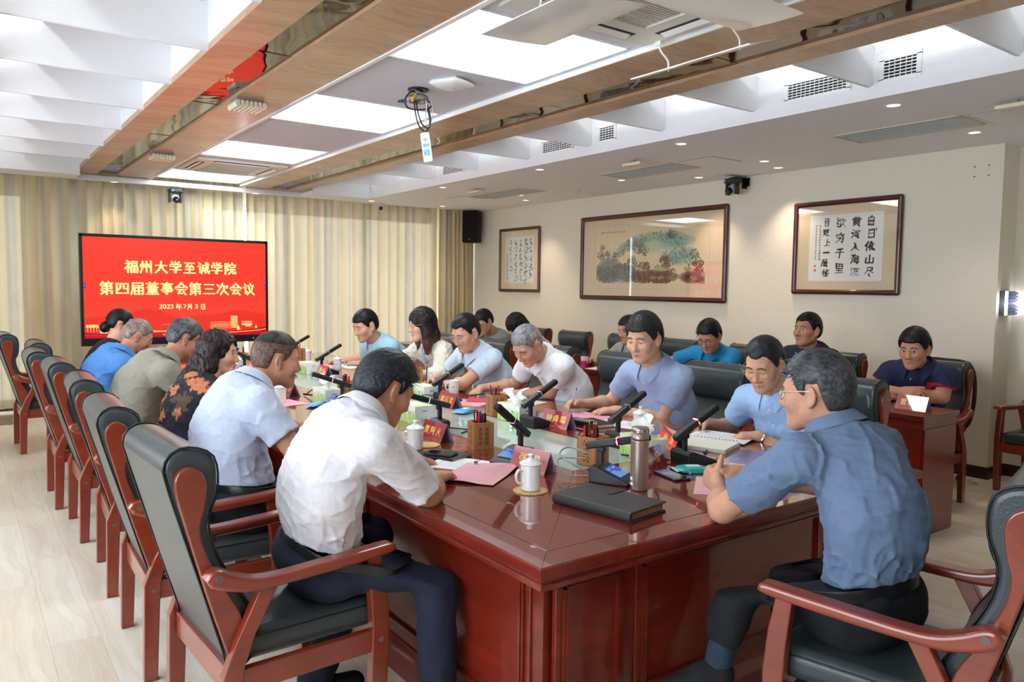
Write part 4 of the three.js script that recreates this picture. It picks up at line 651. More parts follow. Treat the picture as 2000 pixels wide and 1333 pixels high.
// lidded tea mugs
{
  const logoTex = canvasTex(256, 128, (g, w, h) => { g.fillStyle = '#f3f3ef'; g.fillRect(0, 0, w, h); g.strokeStyle = '#d23a3a'; g.lineWidth = 9; g.beginPath(); g.arc(60, 64, 24, 0, 7); g.stroke(); g.fillStyle = '#d23a3a'; g.beginPath(); g.arc(60, 64, 12, 0, 7); g.fill(); g.fillStyle = '#55565a'; for (let i = 0; i < 4; i++) { g.fillRect(106 + i * 32, 46, 22, 6); g.fillRect(114 + i * 32, 46, 6, 32); g.fillRect(106 + i * 32, 66, 22, 5); } });
  const body = lathe([[0, 0.004], [0.03, 0.004], [0.034, 0], [0.0365, 0.004], [0.0375, 0.02], [0.0385, 0.094], [0.0395, 0.097], [0.0375, 0.098], [0.0355, 0.09], [0.034, 0.012], [0, 0.01]]);
  const lid = lathe([[0.041, 0.097], [0.0435, 0.1], [0.042, 0.104], [0.03, 0.113], [0.014, 0.119], [0.0085, 0.122], [0.008, 0.128], [0.0125, 0.134], [0.012, 0.138], [0, 0.139]]);
  const handle = tube([[0.036, 0.078, 0], [0.055, 0.08, 0], [0.066, 0.062, 0], [0.06, 0.038, 0], [0.037, 0.024, 0]], 0.0052, 24, 10).scale(1, 1, 1.35);
  const logo = new THREE.CylinderGeometry(0.0389, 0.0384, 0.03, 12, 1, true, -0.75, 1.5).translate(0, 0.055, 0);
  const mug = (x, z, turn, label, o = {}) => {
    const t = thing('tea_mug', label, 'mug', [x, T + (o.up || 0), z], turn, 'white tea mugs');
    part('cup', body, mWhiteGloss, t); part('handle', handle, mWhiteGloss, t, [0, 0, 0], [0, o.h ?? -1.2, 0]);
    if (!o.open) part('lid', lid, mWhiteGloss, t);
    part('logo', logo, paint(0xffffff, 0.25, { map: logoTex }), t, [0, 0, 0], [0, o.l ?? 0, 0]);
  };
  mug(1.736, -2.261, -0.5, 'white lidded tea mug on a round woven coaster before the pink folder', { h: 3.6, l: 2.6, up: 0.006 });
  mug(1.733, -3.155, -0.5, 'white lidded tea mug behind the red card of the man in the white shirt', { h: 2.6, l: 3 });
  mug(2.74, -3.68, -0.5, 'white lidded tea mug with only its lid showing behind an open tissue box', { h: 0.6, l: -0.2 });
  mug(2.97, -2.9, -0.5, 'white lidded tea mug by the forearm of the man in the blue-grey shirt', { h: 0.3, l: -0.35 });
  mug(2.87, -4.66, -0.5, 'white open tea mug without a lid before the man in glasses writing', { h: 3.6, l: 0.1, open: 1 });
  mug(2.784, -6.535, -0.5, 'white lidded tea mug beside the card reached by the man in pale cyan', { h: 0.3, l: -0.2 });
  mug(2.86, -7.47, -0.5, 'white lidded tea mug farthest along the table beside a wooden holder', { h: 0.3, l: -0.2 });
  mug(2.0, -6.86, -0.5, 'white lidded tea mug half hidden behind the woman in the floral blouse', { h: 0.3, l: 0 });
  mug(1.69, -4.9, -0.5, 'white tea mug lid under the chin of the man in pale blue', { h: 2.6, l: 3 });
  mug(1.66, -3.96, -0.5, 'white lidded tea mug at the shoulder of the man in the white shirt', { h: 3.2, l: 3 });
  const co = []; for (let i = 0; i < 4; i++) co.push(new THREE.TorusGeometry(0.012 + i * 0.013, 0.0032, 6, 30).rotateX(Math.PI / 2)); for (let i = 0; i < 30; i++) co.push(new THREE.TorusGeometry(0.0065, 0.0022, 5, 8).rotateX(Math.PI / 2).translate(Math.cos(i * 0.2094) * 0.058, 0, Math.sin(i * 0.2094) * 0.058)); co.push(cyl(0.056, 0.056, 0.003, 30));
  solo('coaster', merge(co).translate(0, 0.003, 0), paint(0xd9b878, 0.8), 'round straw-coloured woven coaster under the foremost mug', 'coaster', [1.736, T, -2.261]);
  solo('coaster', merge(co).translate(0, 0.003, 0), paint(0xd9b878, 0.8), 'round woven coaster peeping out beside the white-shirted man\'s mug', 'coaster', [1.82, T, -3.2]);
}
// tissue boxes
{
  const side = canvasTex(512, 256, (g, w, h) => { const r = rng(3); g.fillStyle = '#f2f5ee'; g.fillRect(0, 0, w, h); for (let i = 0; i < 260; i++) { const x = r() * w, b = h - r() * 40; g.strokeStyle = ['#a9d65a', '#8cc843', '#c8e68a', '#6fae3a', '#dff0b8'][Math.floor(r() * 5)]; g.lineWidth = 2 + r() * 7; g.globalAlpha = 0.55; g.beginPath(); g.moveTo(x, b + 40); g.quadraticCurveTo(x + (r() - 0.5) * 60, b - 60, x + (r() - 0.5) * 150, b - 60 - r() * 130); g.stroke(); } g.globalAlpha = 1; g.fillStyle = '#e84a4a'; g.beginPath(); g.ellipse(340, 96, 10, 14, 0.4, 0, 7); g.fill(); g.fillStyle = '#2b9a8c'; g.beginPath(); g.ellipse(362, 100, 14, 12, 0, 0, 7); g.fill(); g.fillStyle = '#3a9aa8'; g.fillRect(322, 126, 70, 7); });
  const end = canvasTex(256, 256, (g, w, h) => { const r = rng(8); g.fillStyle = '#eef0ee'; g.fillRect(0, 0, w, h); for (let i = 0; i < 60; i++) { const x = 80 + r() * 170; g.strokeStyle = ['#a9d65a', '#8cc843', '#5e9a34', '#d8e6a8'][Math.floor(r() * 4)]; g.globalAlpha = 0.6; g.lineWidth = 3 + r() * 7; g.beginPath(); g.moveTo(x, h + 10); g.quadraticCurveTo(x + 10, h - 30, x + (r() - 0.5) * 90, h - 30 - r() * 70); g.stroke(); } g.globalAlpha = 1; g.fillStyle = '#e84a4a'; g.beginPath(); g.ellipse(110, 74, 9, 12, 0.4, 0, 7); g.fill(); g.fillStyle = '#2b9a8c'; g.fillRect(124, 66, 48, 14); });
  const top = canvasTex(512, 256, (g, w, h) => { const r = rng(5); g.fillStyle = '#cfe59a'; g.fillRect(0, 0, w, h); for (let i = 0; i < 160; i++) { g.strokeStyle = ['#e6f2c4', '#b4d86a', '#f3f8e4'][Math.floor(r() * 3)]; g.lineWidth = 4 + r() * 8; g.globalAlpha = 0.5; g.beginPath(); g.moveTo(r() * w, r() * h); g.lineTo(r() * w, r() * h); g.stroke(); } g.globalAlpha = 1; });
  const ms = paint(0xffffff, 0.45, { map: side }), me = paint(0xffffff, 0.45, { map: end }), mt = paint(0xffffff, 0.45, { map: top }), mp = physical({ color: 0xfafafa, roughness: 0.95, side: THREE.DoubleSide });
  const sheet = (seed) => { const g = new THREE.CylinderGeometry(0.075, 0.02, 0.085, 26, 6, true), p = g.attributes.position; for (let i = 0; i < p.count; i++) { const x = p.getX(i), y = p.getY(i), z = p.getZ(i), a = Math.atan2(z, x), k = (y + 0.0425) / 0.085, f = 1 + 0.45 * k * Math.sin(a * 3 + seed) + 0.2 * Math.sin(a * 5 + seed * 2); p.setXYZ(i, x * f, y + 0.03 * k * Math.cos(a * 2 + seed) - 0.02 * k * k, z * f * 0.55); } g.computeVertexNormals(); return g.translate(0, 0.045, 0); };
  const box = (x, z, turn, label, open, seed = 1) => {
    const t = thing('tissue_box', label, 'tissue box', [x, T, z], turn, 'green and white tissue boxes');
    part('carton', bx(0.215, 0.1, 0.115, 0, 0.05, 0), [me, me, mt, mt, ms, ms], t);
    part('slot_film', new THREE.CylinderGeometry(0.045, 0.045, 0.0016, 24).scale(1.5, 1, 0.6).translate(0, 0.1005, 0), mWhite, t);
    if (open) part('tissue', sheet(seed), mp, t, [0, 0.095, 0]);
  };
  const q = Math.PI / 2;
  box(2.46, -6.4, q, 'green and white tissue box near the far card, closed', false);
  box(1.94, -4.72, q, 'green and white tissue box with a white tissue standing out, by the blue packet', true, 1);
  box(2.55, -4.53, q, 'green and white tissue box under the microphone of the man writing in glasses, closed', false);
  box(2.1, -3.83, q, 'green and white tissue box by the chin of the man in white', false);
  box(2.6, -3.53, q, 'green and white tissue box with crumpled tissue beside the carved pen holder', true, 2.4);
  box(2.52, -2.44, q - 0.2, 'green and white tissue box with a tall tissue behind the steel flask', true, 4);
}
// carved wooden pen holders with pens and pencils
{
  const carve = (lines) => canvasTex(256, 320, (g, w, h) => { const r = rng(4); g.fillStyle = '#b9804f'; g.fillRect(0, 0, w, h); for (let i = 0; i < 240; i++) { g.strokeStyle = r() > 0.5 ? 'rgba(120,72,38,0.25)' : 'rgba(220,170,120,0.2)'; g.lineWidth = 1 + r() * 2; const x = r() * w; g.beginPath(); g.moveTo(x, 0); g.bezierCurveTo(x + 8 * r(), h / 3, x - 8 * r(), h * 0.7, x + 4, h); g.stroke(); } g.strokeStyle = '#3c2413'; g.fillStyle = '#3c2413';
    if (lines) { for (let c = 0; c < 2; c++) for (let k = 0; k < 4; k++) { const x = 70 + c * 80, y = 60 + k * 56; g.lineWidth = 5; g.strokeRect(x, y, 32, 36); g.beginPath(); g.moveTo(x + 16, y); g.lineTo(x + 16, y + 36); g.moveTo(x, y + 18); g.lineTo(x + 32, y + 18); g.stroke(); } } else { for (const y of [80, 240]) for (const x of [96, 160]) { g.lineWidth = 8; g.beginPath(); g.arc(x, y, 20, 0, 7); g.stroke(); g.beginPath(); g.arc(x, y - 34 * Math.sign(160 - y), 10, 0, 7); g.fill(); } g.lineWidth = 6; g.beginPath(); g.ellipse(128, 160, 44, 34, 0, 0, 7); g.stroke(); g.strokeRect(112, 136, 32, 48); g.beginPath(); g.moveTo(112, 160); g.lineTo(144, 160); g.stroke(); } });
  const ma = paint(0xffffff, 0.5, { map: carve(false) }), mb = paint(0xffffff, 0.5, { map: carve(true) }), mw = paint(0xa9713f, 0.55);
  const mRed = paint(0xc4202a, 0.3), mPencil = paint(0x7c1f22, 0.35), mTip = paint(0xe0b98a, 0.6), mLead = paint(0x222222, 0.5);
  const pencil = new THREE.Group(); pencil.name = 'pencil'; part('shaft', cyl(0.0038, 0.0038, 0.17, 6, 0, 0.085, 0), mPencil, pencil); part('point', cyl(0.001, 0.0038, 0.016, 6, 0, 0.178, 0), mTip, pencil); part('lead', cyl(0.0003, 0.0011, 0.004, 6, 0, 0.187, 0), mLead, pencil);
  const pen = (m, cap) => { const o = new THREE.Group(); o.name = 'gel_pen'; part('barrel', cyl(0.0048, 0.0048, 0.11, 10, 0, 0.055, 0), paint(0xe8e8ea, 0.25), o); part('cap', merge([cyl(0.0058, 0.0058, 0.05, 10, 0, 0.128, 0), bx(0.003, 0.04, 0.003, 0, 0.13, 0.0075)]), cap, o); part('cap_top', cyl(0.0045, 0.0052, 0.006, 10, 0, 0.156, 0), m, o); return o; };
  const redPen = pen(mRed, mRed), blackPen = pen(mBlack, mBlack);
  const holder = (x, z, turn, label, who, n, seed) => {
    const t = thing('pen_holder', label, 'pen holder', [x, T, z], turn, 'carved wooden pen holders'), w = 0.1, h = 0.125, k = 0.008;
    for (const s of [-1, 1]) { part('carved_wall', bx(w, h, k, 0, h / 2, s * (w / 2 - k / 2)), [mw, mw, mw, mw, s > 0 ? mb : ma, s > 0 ? mb : ma], t); part('carved_wall', bx(k, h, w - 2 * k, s * (w / 2 - k / 2), h / 2, 0), [ma, ma, mw, mw, mw, mw], t); }
    part('bottom', bx(w - 2 * k, 0.008, w - 2 * k, 0, 0.004, 0), mw, t);
    const r = rng(seed);
    for (let i = 0; i < n; i++) {
      const kind = i % 3 === 0 ? pencil : i % 3 === 1 ? redPen : blackPen, o = kind.clone(); o.name = numbered(kind.name); scene.add(o);
      const px = (r() - 0.5) * 0.05, pz = (r() - 0.5) * 0.05, c = Math.cos(turn), s = Math.sin(turn);
      o.position.set(x + c * px + s * pz, T + 0.009, z - s * px + c * pz); o.rotation.set((pz * 3.2 + (r() - 0.5) * 0.14), r() * 6, -(px * 3.2 + (r() - 0.5) * 0.14));
      o.userData = { label: (kind === pencil ? 'dark red sharpened pencil' : kind === redPen ? 'red capped pen' : 'black capped pen') + ' in the wooden holder ' + who, category: kind === pencil ? 'pencil' : 'pen', group: 'pens in the holder ' + who };
    }
  };
  holder(2.02, -3.03, -0.25, 'carved wooden pen holder full of red pens between the two red cards', 'between two red cards', 8, 11);
  holder(2.62, -3.76, -0.2, 'carved wooden pen holder beside the crumpled tissue box', 'beside the crumpled tissue', 5, 12);
  holder(2.24, -2.47, 0.2, 'carved wooden pen holder behind the microphone with a grey cable', 'behind the cabled microphone', 7, 13);
  holder(2.94, -5.36, -0.2, 'small-looking carved wooden pen holder before the woman in the beige jacket', 'before the woman in beige', 3, 14);
  holder(2.09, -4.76, -0.2, 'carved wooden pen holder beside the tissue box by the blue packet', 'near the blue packet', 7, 15);
  holder(2.79, -7.5, -0.2, 'carved wooden pen holder next to the farthest mug', 'next to the farthest mug', 2, 16);
  holder(2.16, -7.3, -0.2, 'carved wooden pen holder behind the woman in the floral blouse', 'behind the floral blouse', 5, 17);
}
// table microphones with touch-screen bases
{
  const scr = canvasTex(256, 160, (g, w, h) => { g.fillStyle = '#3a62d8'; g.fillRect(0, 0, w, h); g.fillStyle = '#6fa8f0'; g.beginPath(); g.moveTo(0, h); g.lineTo(0, 70); g.quadraticCurveTo(80, 40, 140, 90); g.quadraticCurveTo(200, 120, w, 80); g.lineTo(w, h); g.fill(); g.fillStyle = '#a8d0f8'; g.fillRect(20, 20, 90, 8); g.fillRect(20, 36, 60, 6); g.fillStyle = '#ffffff'; g.fillRect(150, 24, 70, 10); });
  const mScr = new THREE.MeshStandardMaterial({ color: 0x050508, roughness: 0.1, emissive: 0xffffff, emissiveMap: scr, emissiveIntensity: 0.75 });
  const mBody = paint(0x1b1e22, 0.45), mMetal = physical({ color: 0x3a3d42, metalness: 0.6, roughness: 0.35 });
  const wedge = polyProfile([[-0.075, 0], [0.085, 0], [0.09, 0.012], [0.075, 0.02], [-0.04, 0.062], [-0.07, 0.064], [-0.08, 0.05]], -0.065, 0.065, 0.006);
  const mic = (x, z, toward, label, lit, tilt = 0.5) => {
    const t = thing('microphone', label, 'microphone', [x, T, z], toward, 'bar microphones with screen bases');
    part('base', wedge, mBody, t);
    part('screen', new THREE.PlaneGeometry(0.098, 0.075).rotateX(-Math.PI / 2 + 0.35).translate(0, 0.045, 0.018), mScr, t);
    part('stem', merge([rb(0.02, 0.075, 0.022, 0.005, 0, 0.09, -0.05), rb(0.026, 0.03, 0.03, 0.008, 0, 0.128, -0.045)]), mBody, t);
    const b = new THREE.Group(); b.name = 'bar'; b.position.set(0, 0.14, -0.045); b.rotation.x = -tilt; t.add(b);
    part('bar_body', rb(0.036, 0.03, 0.135, 0.009, 0, 0.008, 0.002), mMetal, b); part('bar_grille', rb(0.035, 0.029, 0.13, 0.009, 0, 0.008, 0.14), mBlackMatte, b); part('ring', rb(0.037, 0.031, 0.007, 0.003, 0, 0.008, 0.072), mChrome, b);
    if (lit) part('status_light', bx(0.03, 0.004, 0.006, 0, 0.0243, 0.072), glow(0xff2a1a, 3), b), [-1, 1].forEach((e) => part('status_side', bx(0.0015, 0.012, 0.006, e * 0.0193, 0.008, 0.072), glow(0xff2a1a, 3), b));
  };
  const L = -Math.PI / 2, Rr = Math.PI / 2;
  mic(1.96, -2.68, L + 0.25, 'black bar microphone tilted up steeply behind the half-hidden card', false, 0.62);
  mic(2.02, -3.5, L, 'black bar microphone above the card of the man in the white shirt', false, 0.3);
  mic(1.92, -4.55, L, 'black bar microphone before the white tissue by the blue packet', false, 0.35);
  mic(1.95, -6.7, L, 'black bar microphone beside the woman in the floral blouse', false);
  mic(2.1, -2.2, 0.45, 'black bar microphone with red light and grey cable behind the steel flask', true, 0.22);
  mic(2.63, -2.24, Rr - 0.15, 'black bar microphone with red light before the spiral notebook', true);
  mic(2.68, -2.72, Rr, 'black bar microphone rising behind the tall tissue', false);
  mic(2.6, -3.33, Rr, 'black bar microphone over the crumpled tissue box', false);
  mic(2.64, -4.38, Rr, 'black bar microphone over the card before the man writing in glasses', false);
  mic(2.61, -6.35, Rr, 'black bar microphone before the man in the pale cyan shirt', false);
  mic(2.8, -7.6, Rr, 'black bar microphone farthest along the table', false);
  mic(2.15, -7.75, L, 'black bar microphone at the far table end below the screen', false);
}
// folded name cards
{
  const cardTex = (text) => canvasTex(512, 256, (g, w, h) => { g.fillStyle = '#b3182f'; g.fillRect(0, 0, w, h); const r = rng(text.charCodeAt(0)); for (let i = 0; i < 60; i++) { g.fillStyle = r() > 0.5 ? 'rgba(220,60,90,0.10)' : 'rgba(120,0,20,0.10)'; g.beginPath(); g.ellipse(r() * w, r() * h, 20 + r() * 60, 4 + r() * 14, -0.4, 0, 7); g.fill(); } g.fillStyle = '#d88a3a'; for (let i = 0; i < 50; i++) g.fillRect(r() * w, h - 22 - r() * 26 * r(), 8 + r() * 10, 3 + r() * 6); g.fillRect(392, 196, 10, 44); g.fillRect(250, 206, 14, 30); const n = text.length; words(g, text, w / 2, 118, n < 3 ? 118 : 112, n < 3 ? 76 : 24, 15, '#ffd75a'); });
  const mAc = physical({ color: 0xffffff, roughness: 0.02, transmission: 1, thickness: 0 }), mInside = paint(0xb9a9c8, 0.6);
  const card = (x, z, turn, text, label, y = T) => {
    const t = thing('name_card', label, 'name card', [x, y, z], turn, 'red folded name cards'), h = 0.1, a = 0.42, mm = paint(0xffffff, 0.35, { map: cardTex(text), clearcoat: 1, clearcoatRoughness: 0.03 });
    for (const s of [1, -1]) {
      const f = part('card_face', bx(0.2, h, 0.0012), [mInside, mInside, mInside, mInside, mm, mInside], t, [0, h / 2 * Math.cos(a), s * (h / 2 * Math.sin(a))]); f.rotation.order = 'YXZ'; f.rotation.y = s > 0 ? 0 : Math.PI; f.rotation.x = -a;
      const p = part('acrylic_sheet', bx(0.204, h + 0.004, 0.001), mAc, t, [0, h / 2 * Math.cos(a) + 0.001, s * (h / 2 * Math.sin(a) + 0.0022)]); p.rotation.order = 'YXZ'; p.rotation.y = s > 0 ? 0 : Math.PI; p.rotation.x = -a;
    }
    part('acrylic_foot', bx(0.2, 0.0012, 0.082, 0, 0.0022, 0), mAc, t);
  };
  const L = -Math.PI / 2;
  card(2.535, -4.17, L, '雷石宝', 'red name card with three yellow characters before the man writing in glasses');
  card(1.93, -3.3, L + 0.05, '黄阿火', 'red name card with three yellow characters beside the carved pen holder full of red pens');
  card(2.675, -3.24, L + 0.12, '钟舜聪', 'red name card with three yellow characters before the stacked black notebooks');
  card(1.945, -2.52, L + 0.18, '张昌', 'red name card half hidden behind the foremost mug');
  card(2.78, -2.5, L - 0.42, '林键', 'red name card with two spaced yellow characters before the spiral notebook');
  card(2.385, -2.27, 0.35, '林智', 'dark red name card partly hidden by the steel flask');
  card(2.5, -6.15, L, '郭伟', 'red name card with two characters at the far side near the lidded mug');
  card(1.86, -5.2, L, '周宝林', 'red name card seen past the chin of the man in the pale blue shirt');
  card(1.9, -4.28, L, '林昌', 'red name card showing only a corner by the black bar microphone and mug lid');
  card(5.06, -2.48, L, '雷晓明', 'name card on the back desk before the man with crossed arms', T);
}
// flask, notebook, phone, papers and packets
{
  const mSteel = physical({ color: 0xa8948a, metalness: 0.75, roughness: 0.3 });
  const f = thing('flask', 'tall champagne-coloured steel flask with a mirror band below its cap', 'flask', [2.1, T, -2.05]);
  part('body', lathe([[0, 0], [0.03, 0], [0.0335, 0.003], [0.0335, 0.012], [0.0325, 0.014], [0.034, 0.02], [0.034, 0.19], [0.0325, 0.197], [0, 0.197]]), mSteel, f); part('cap', lathe([[0.0325, 0.199], [0.034, 0.2], [0.034, 0.228], [0, 0.228]]), mSteel, f); part('mirror_band', lathe([[0.0343, 0.226], [0.0346, 0.228], [0.0346, 0.236], [0.034, 0.238]]), mChrome, f); part('cap_top', lathe([[0.034, 0.237], [0.031, 0.243], [0, 0.244]]), mSteel, f);
  part('sticker', new THREE.CylinderGeometry(0.0342, 0.0342, 0.012, 10, 1, true, 3.6, 1.0).translate(0, 0.046, 0), mWhite, f); part('sticker', new THREE.CylinderGeometry(0.0342, 0.0342, 0.01, 10, 1, true, 3.5, 1.2).translate(0, 0.026, 0), mWhite, f);
  // black leather folio with a tan page block; spine towards the window side
  const n = thing('leather_folio', 'closed dark leather folio notebook with a strap tab lying at the table corner', 'notebook', [1.838, T, -1.94], 0.16), mF = physical({ color: 0x2a2729, roughness: 0.5, bumpMap: texGrain, bumpScale: 0.0006 });
  part('bottom_cover', rb(0.2, 0.006, 0.34, 0.002, 0.004, 0.004, 0), mF, n); part('top_cover', rb(0.2, 0.006, 0.34, 0.002, 0.004, 0.034, 0), mF, n); part('pages', rb(0.185, 0.024, 0.325, 0.002, 0.003, 0.019, 0), paint(0x8a6a52, 0.8), n); part('spine', new THREE.CylinderGeometry(0.0185, 0.0185, 0.34, 18, 1, false, 0, Math.PI).rotateX(Math.PI / 2).rotateY(Math.PI).scale(0.75, 1, 1).translate(-0.095, 0.0187, 0), mF, n);
  part('strap_tab', rb(0.075, 0.003, 0.022, 0.0014, 0.068, 0.0385, -0.02), mBlack, n);
  const ph = (name, label, x, y, z, turn, tex, w = 0.075, d = 0.158) => { const t = thing(name, label, 'phone', [x, y, z], turn); part('case', rb(w, 0.009, d, 0.004, 0, 0.0045, 0), mBlack, t); part('screen', rb(w - 0.006, 0.001, d - 0.008, 0.0004, 0, 0.0093, 0), tex ? paint(0xffffff, 0.05, { map: tex, clearcoat: 1 }) : paint(0x17191d, 0.06, { clearcoat: 1 }), t); };
  const pt = canvasTex(128, 256, (g, w, h) => { g.fillStyle = '#2a2f6e'; g.fillRect(0, 0, w, h); g.fillStyle = '#7a62c8'; g.fillRect(0, 0, w, 70); g.fillStyle = '#9fb8c8'; g.beginPath(); g.moveTo(0, 70); g.lineTo(w, 40); g.lineTo(w, 150); g.lineTo(30, 170); g.fill(); g.fillStyle = '#2a86a8'; g.fillRect(30, 150, 90, 60); g.fillStyle = '#14182c'; g.fillRect(0, 220, w, 36); });
  ph('smartphone', 'black smartphone with a lit blue screen by the dark red card', 2.36, T, -2.12, 1.25 - 1.57 + 0.1, pt);
  const sheetG = (w, d, lift = 0, seed = 1, th = 0.0008) => { const g = new THREE.BoxGeometry(w, th, d, 14, 1, 14), p = g.attributes.position; for (let i = 0; i < p.count; i++) { const x = p.getX(i) / w, z = p.getZ(i) / d; p.setY(i, p.getY(i) + th / 2 + 0.0004 + lift * Math.max(0, Math.sin((x * 1.3 + z * 0.6 + 0.55) * 2.2 + seed * 0.3)) * (x + 0.5)); } g.computeVertexNormals(); return g; };
  const printed = (bg, ink, lines, seed) => canvasTex(420, 594, (g, w, h) => { g.fillStyle = bg; g.fillRect(0, 0, w, h); const r = rng(seed); g.fillStyle = ink; for (let k = 0; k < lines; k++) { let x = 60; const y = 90 + k * 26, e = w - 60 - r() * 120 * (k % 4 === 3 ? 1 : 0.1); if (k === 0) { for (x = 110; x < 310; x += 22) { g.fillRect(x, y - 16, 16, 3); g.fillRect(x + 6, y - 18, 3, 18); g.fillRect(x, y - 8, 16, 3); } continue; } while (x < e) { g.fillRect(x, y, 9, 2); g.fillRect(x + 3, y - 5, 2, 10); x += 13; } } });
  const mPinkP = paint(0xffffff, 0.85, { map: printed('#ecb0bb', '#8a6a78', 9, 2) }), mPink = paint(0xe9a9b6, 0.85), mHot = paint(0xd8405a, 0.8), mPaper = paint(0xffffff, 0.9, { map: printed('#f2f2f4', '#6a6c74', 19, 4) }), mPlain = paint(0xf0f1f4, 0.9);
  const six = (a, b) => [b, b, a, b, b, b];
  const paper = (name, label, x, z, turn, w, d, m, y = T, lift = 0, seed = 1, th) => solo(name, sheetG(w, d, lift, seed, th), six(m, mPlain), label, 'paper', [x, y, z], [0, turn, 0]);
  paper('paper_sheet', 'white printed sheet under the pink folder by the hand of the man in white', 1.76, -2.76, 0.55, 0.21, 0.297, mPaper, T, 0.004, 1);
  solo('paper_folder', sheetG(0.235, 0.32, 0.018, 2, 0.002), six(mPinkP, mPink), 'pink printed paper folder under the hand of the man in the white shirt', 'folder', [1.715, T + 0.004, -2.58], [0, -0.95, 0]);
  solo('binder_clip', merge([bx(0.018, 0.008, 0.012), tube([[0, 0.003, 0.004], [0.006, 0.006, 0.018], [-0.006, 0.006, 0.018], [0, 0.003, 0.004]], 0.0008, 20, 5)]), paint(0x1f8a80, 0.4), 'small teal binder clip on the pink folder', 'clip', [1.79, T + 0.016, -2.72], [0, 0.6, 0]);
  const nb = (label, x, y, z, turn, w, d, h, c) => { const t = thing('notebook', label, 'notebook', [x, y, z], turn), m = paint(c, 0.5); part('cover', merge([rb(w, 0.003, d, 0.001, 0, 0.0015, 0), rb(w, 0.003, d, 0.001, 0, h - 0.0015, 0), rb(0.004, h, d, 0.0015, -w / 2 + 0.002, h / 2, 0)]), m, t); part('pages', bx(w - 0.008, h - 0.006, d - 0.008, 0.001, h / 2, 0), paint(0xe6dcc4, 0.9), t); return t; };
  nb('flat black notebook by the hand of the man in the white shirt', 1.77, T + 0.0022, -2.95, 0.35, 0.15, 0.21, 0.012, 0x1c2222);
  ph('smartphone', 'dark phone lying on the black notebook of the man in the white shirt', 1.74, T + 0.0145, -2.93, 0.5, null, 0.07, 0.14);
  nb('thick black notebook under the dark phone before the man in the blue-grey shirt', 2.88, T, -3.18, -0.1, 0.15, 0.21, 0.022, 0x17191a);
  ph('smartphone', 'dark green-cased phone on the thick black notebook', 2.83, T + 0.0225, -3.22, 0.1, null, 0.078, 0.16);
  paper('paper_sheet', 'pink sheet under the writing hand of the man in the blue-grey shirt', 3.06, -3.42, 0.1, 0.21, 0.3, mPink, T, 0.002, 3);
  paper('paper_sheet', 'white sheet under the flat hand of the man in the blue-grey shirt', 3.04, -3.1, 0.25, 0.21, 0.297, mPaper, T + 0.0015, 0.004, 5);
  // open spiral notebook and folder of the man with the watch
  const sp = thing('spiral_notebook', 'open white notebook with a wire spiral before the man with a wristwatch', 'notebook', [3.06, T, -2.5], 0.35); sp.scale.setScalar(1.2);
  part('page_block', rb(0.19, 0.018, 0.26, 0.003, -0.1, 0.009, 0), paint(0xf1efe4, 0.9), sp); part('page', sheetG(0.2, 0.26, 0.006, 1), six(mPaper, mPlain), sp, [0.115, 0.006, 0.01]);
  const co = []; for (let i = 0; i < 16; i++) co.push(new THREE.TorusGeometry(0.009, 0.0012, 5, 12).translate(0, 0.012, -0.115 + i * 0.0153)); part('wire_spiral', merge(co), physical({ color: 0xb9a878, metalness: 0.8, roughness: 0.4 }), sp); part('cover', rb(0.215, 0.003, 0.275, 0.001, 0.115, 0.002, 0), mBlack, sp);
  paper('paper_sheet', 'pink sheet under the open spiral notebook', 2.93, -2.62, 0.2, 0.21, 0.297, mPink, T, 0.001, 2);
  paper('paper_sheet', 'white printed sheet at the elbow of the man in the slate blue shirt', 2.74, -1.98, 0.5, 0.19, 0.26, mPaper, T, 0.003, 2);
  paper('paper_sheet', 'pink printed sheets under the clasped hands of the man in the slate blue shirt', 2.4, -1.9, -0.9, 0.2, 0.28, mPinkP, T, 0.004, 4);
  paper('paper_sheet', 'pink sheets before the man in the white polo', 2.72, -4.28, 0.5, 0.25, 0.34, mPink, T, 0.004, 4);
  paper('paper_sheet', 'bright red-pink sheet under the fingers of the man in the white polo', 2.86, -4.28, 0.9, 0.15, 0.2, mHot, T + 0.006, 0.002, 4);
  paper('paper_sheet', 'white sheet at the flat hand of the man in the white polo', 3.06, -4.1, 0.3, 0.21, 0.297, mPaper, T, 0.003, 7);
  paper('paper_sheet', 'white writing paper of the man in glasses', 3.0, -5.15, 0.2, 0.21, 0.297, mPaper, T, 0.003, 7);
  paper('paper_sheet', 'white open page before the man in the pale cyan shirt', 3.03, -6.75, 0.1, 0.26, 0.36, mPlain, T, 0.004, 3);
  paper('paper_sheet', 'pale lilac sheet beside the far lidded mug', 2.84, -6.85, 0.4, 0.2, 0.25, paint(0xd9b6cc, 0.9), T, 0.003, 3);
  paper('paper_sheet', 'open notebook page before the man in the pale blue shirt', 1.62, -4.02, 0.5, 0.2, 0.26, paint(0xf3f0e2, 0.9), T, 0.006, 2);
  paper('paper_sheet', 'pink sheet beside the red card near the man in the pale blue shirt', 1.72, -4.85, 0.2, 0.18, 0.25, mPink, T, 0.004, 2);
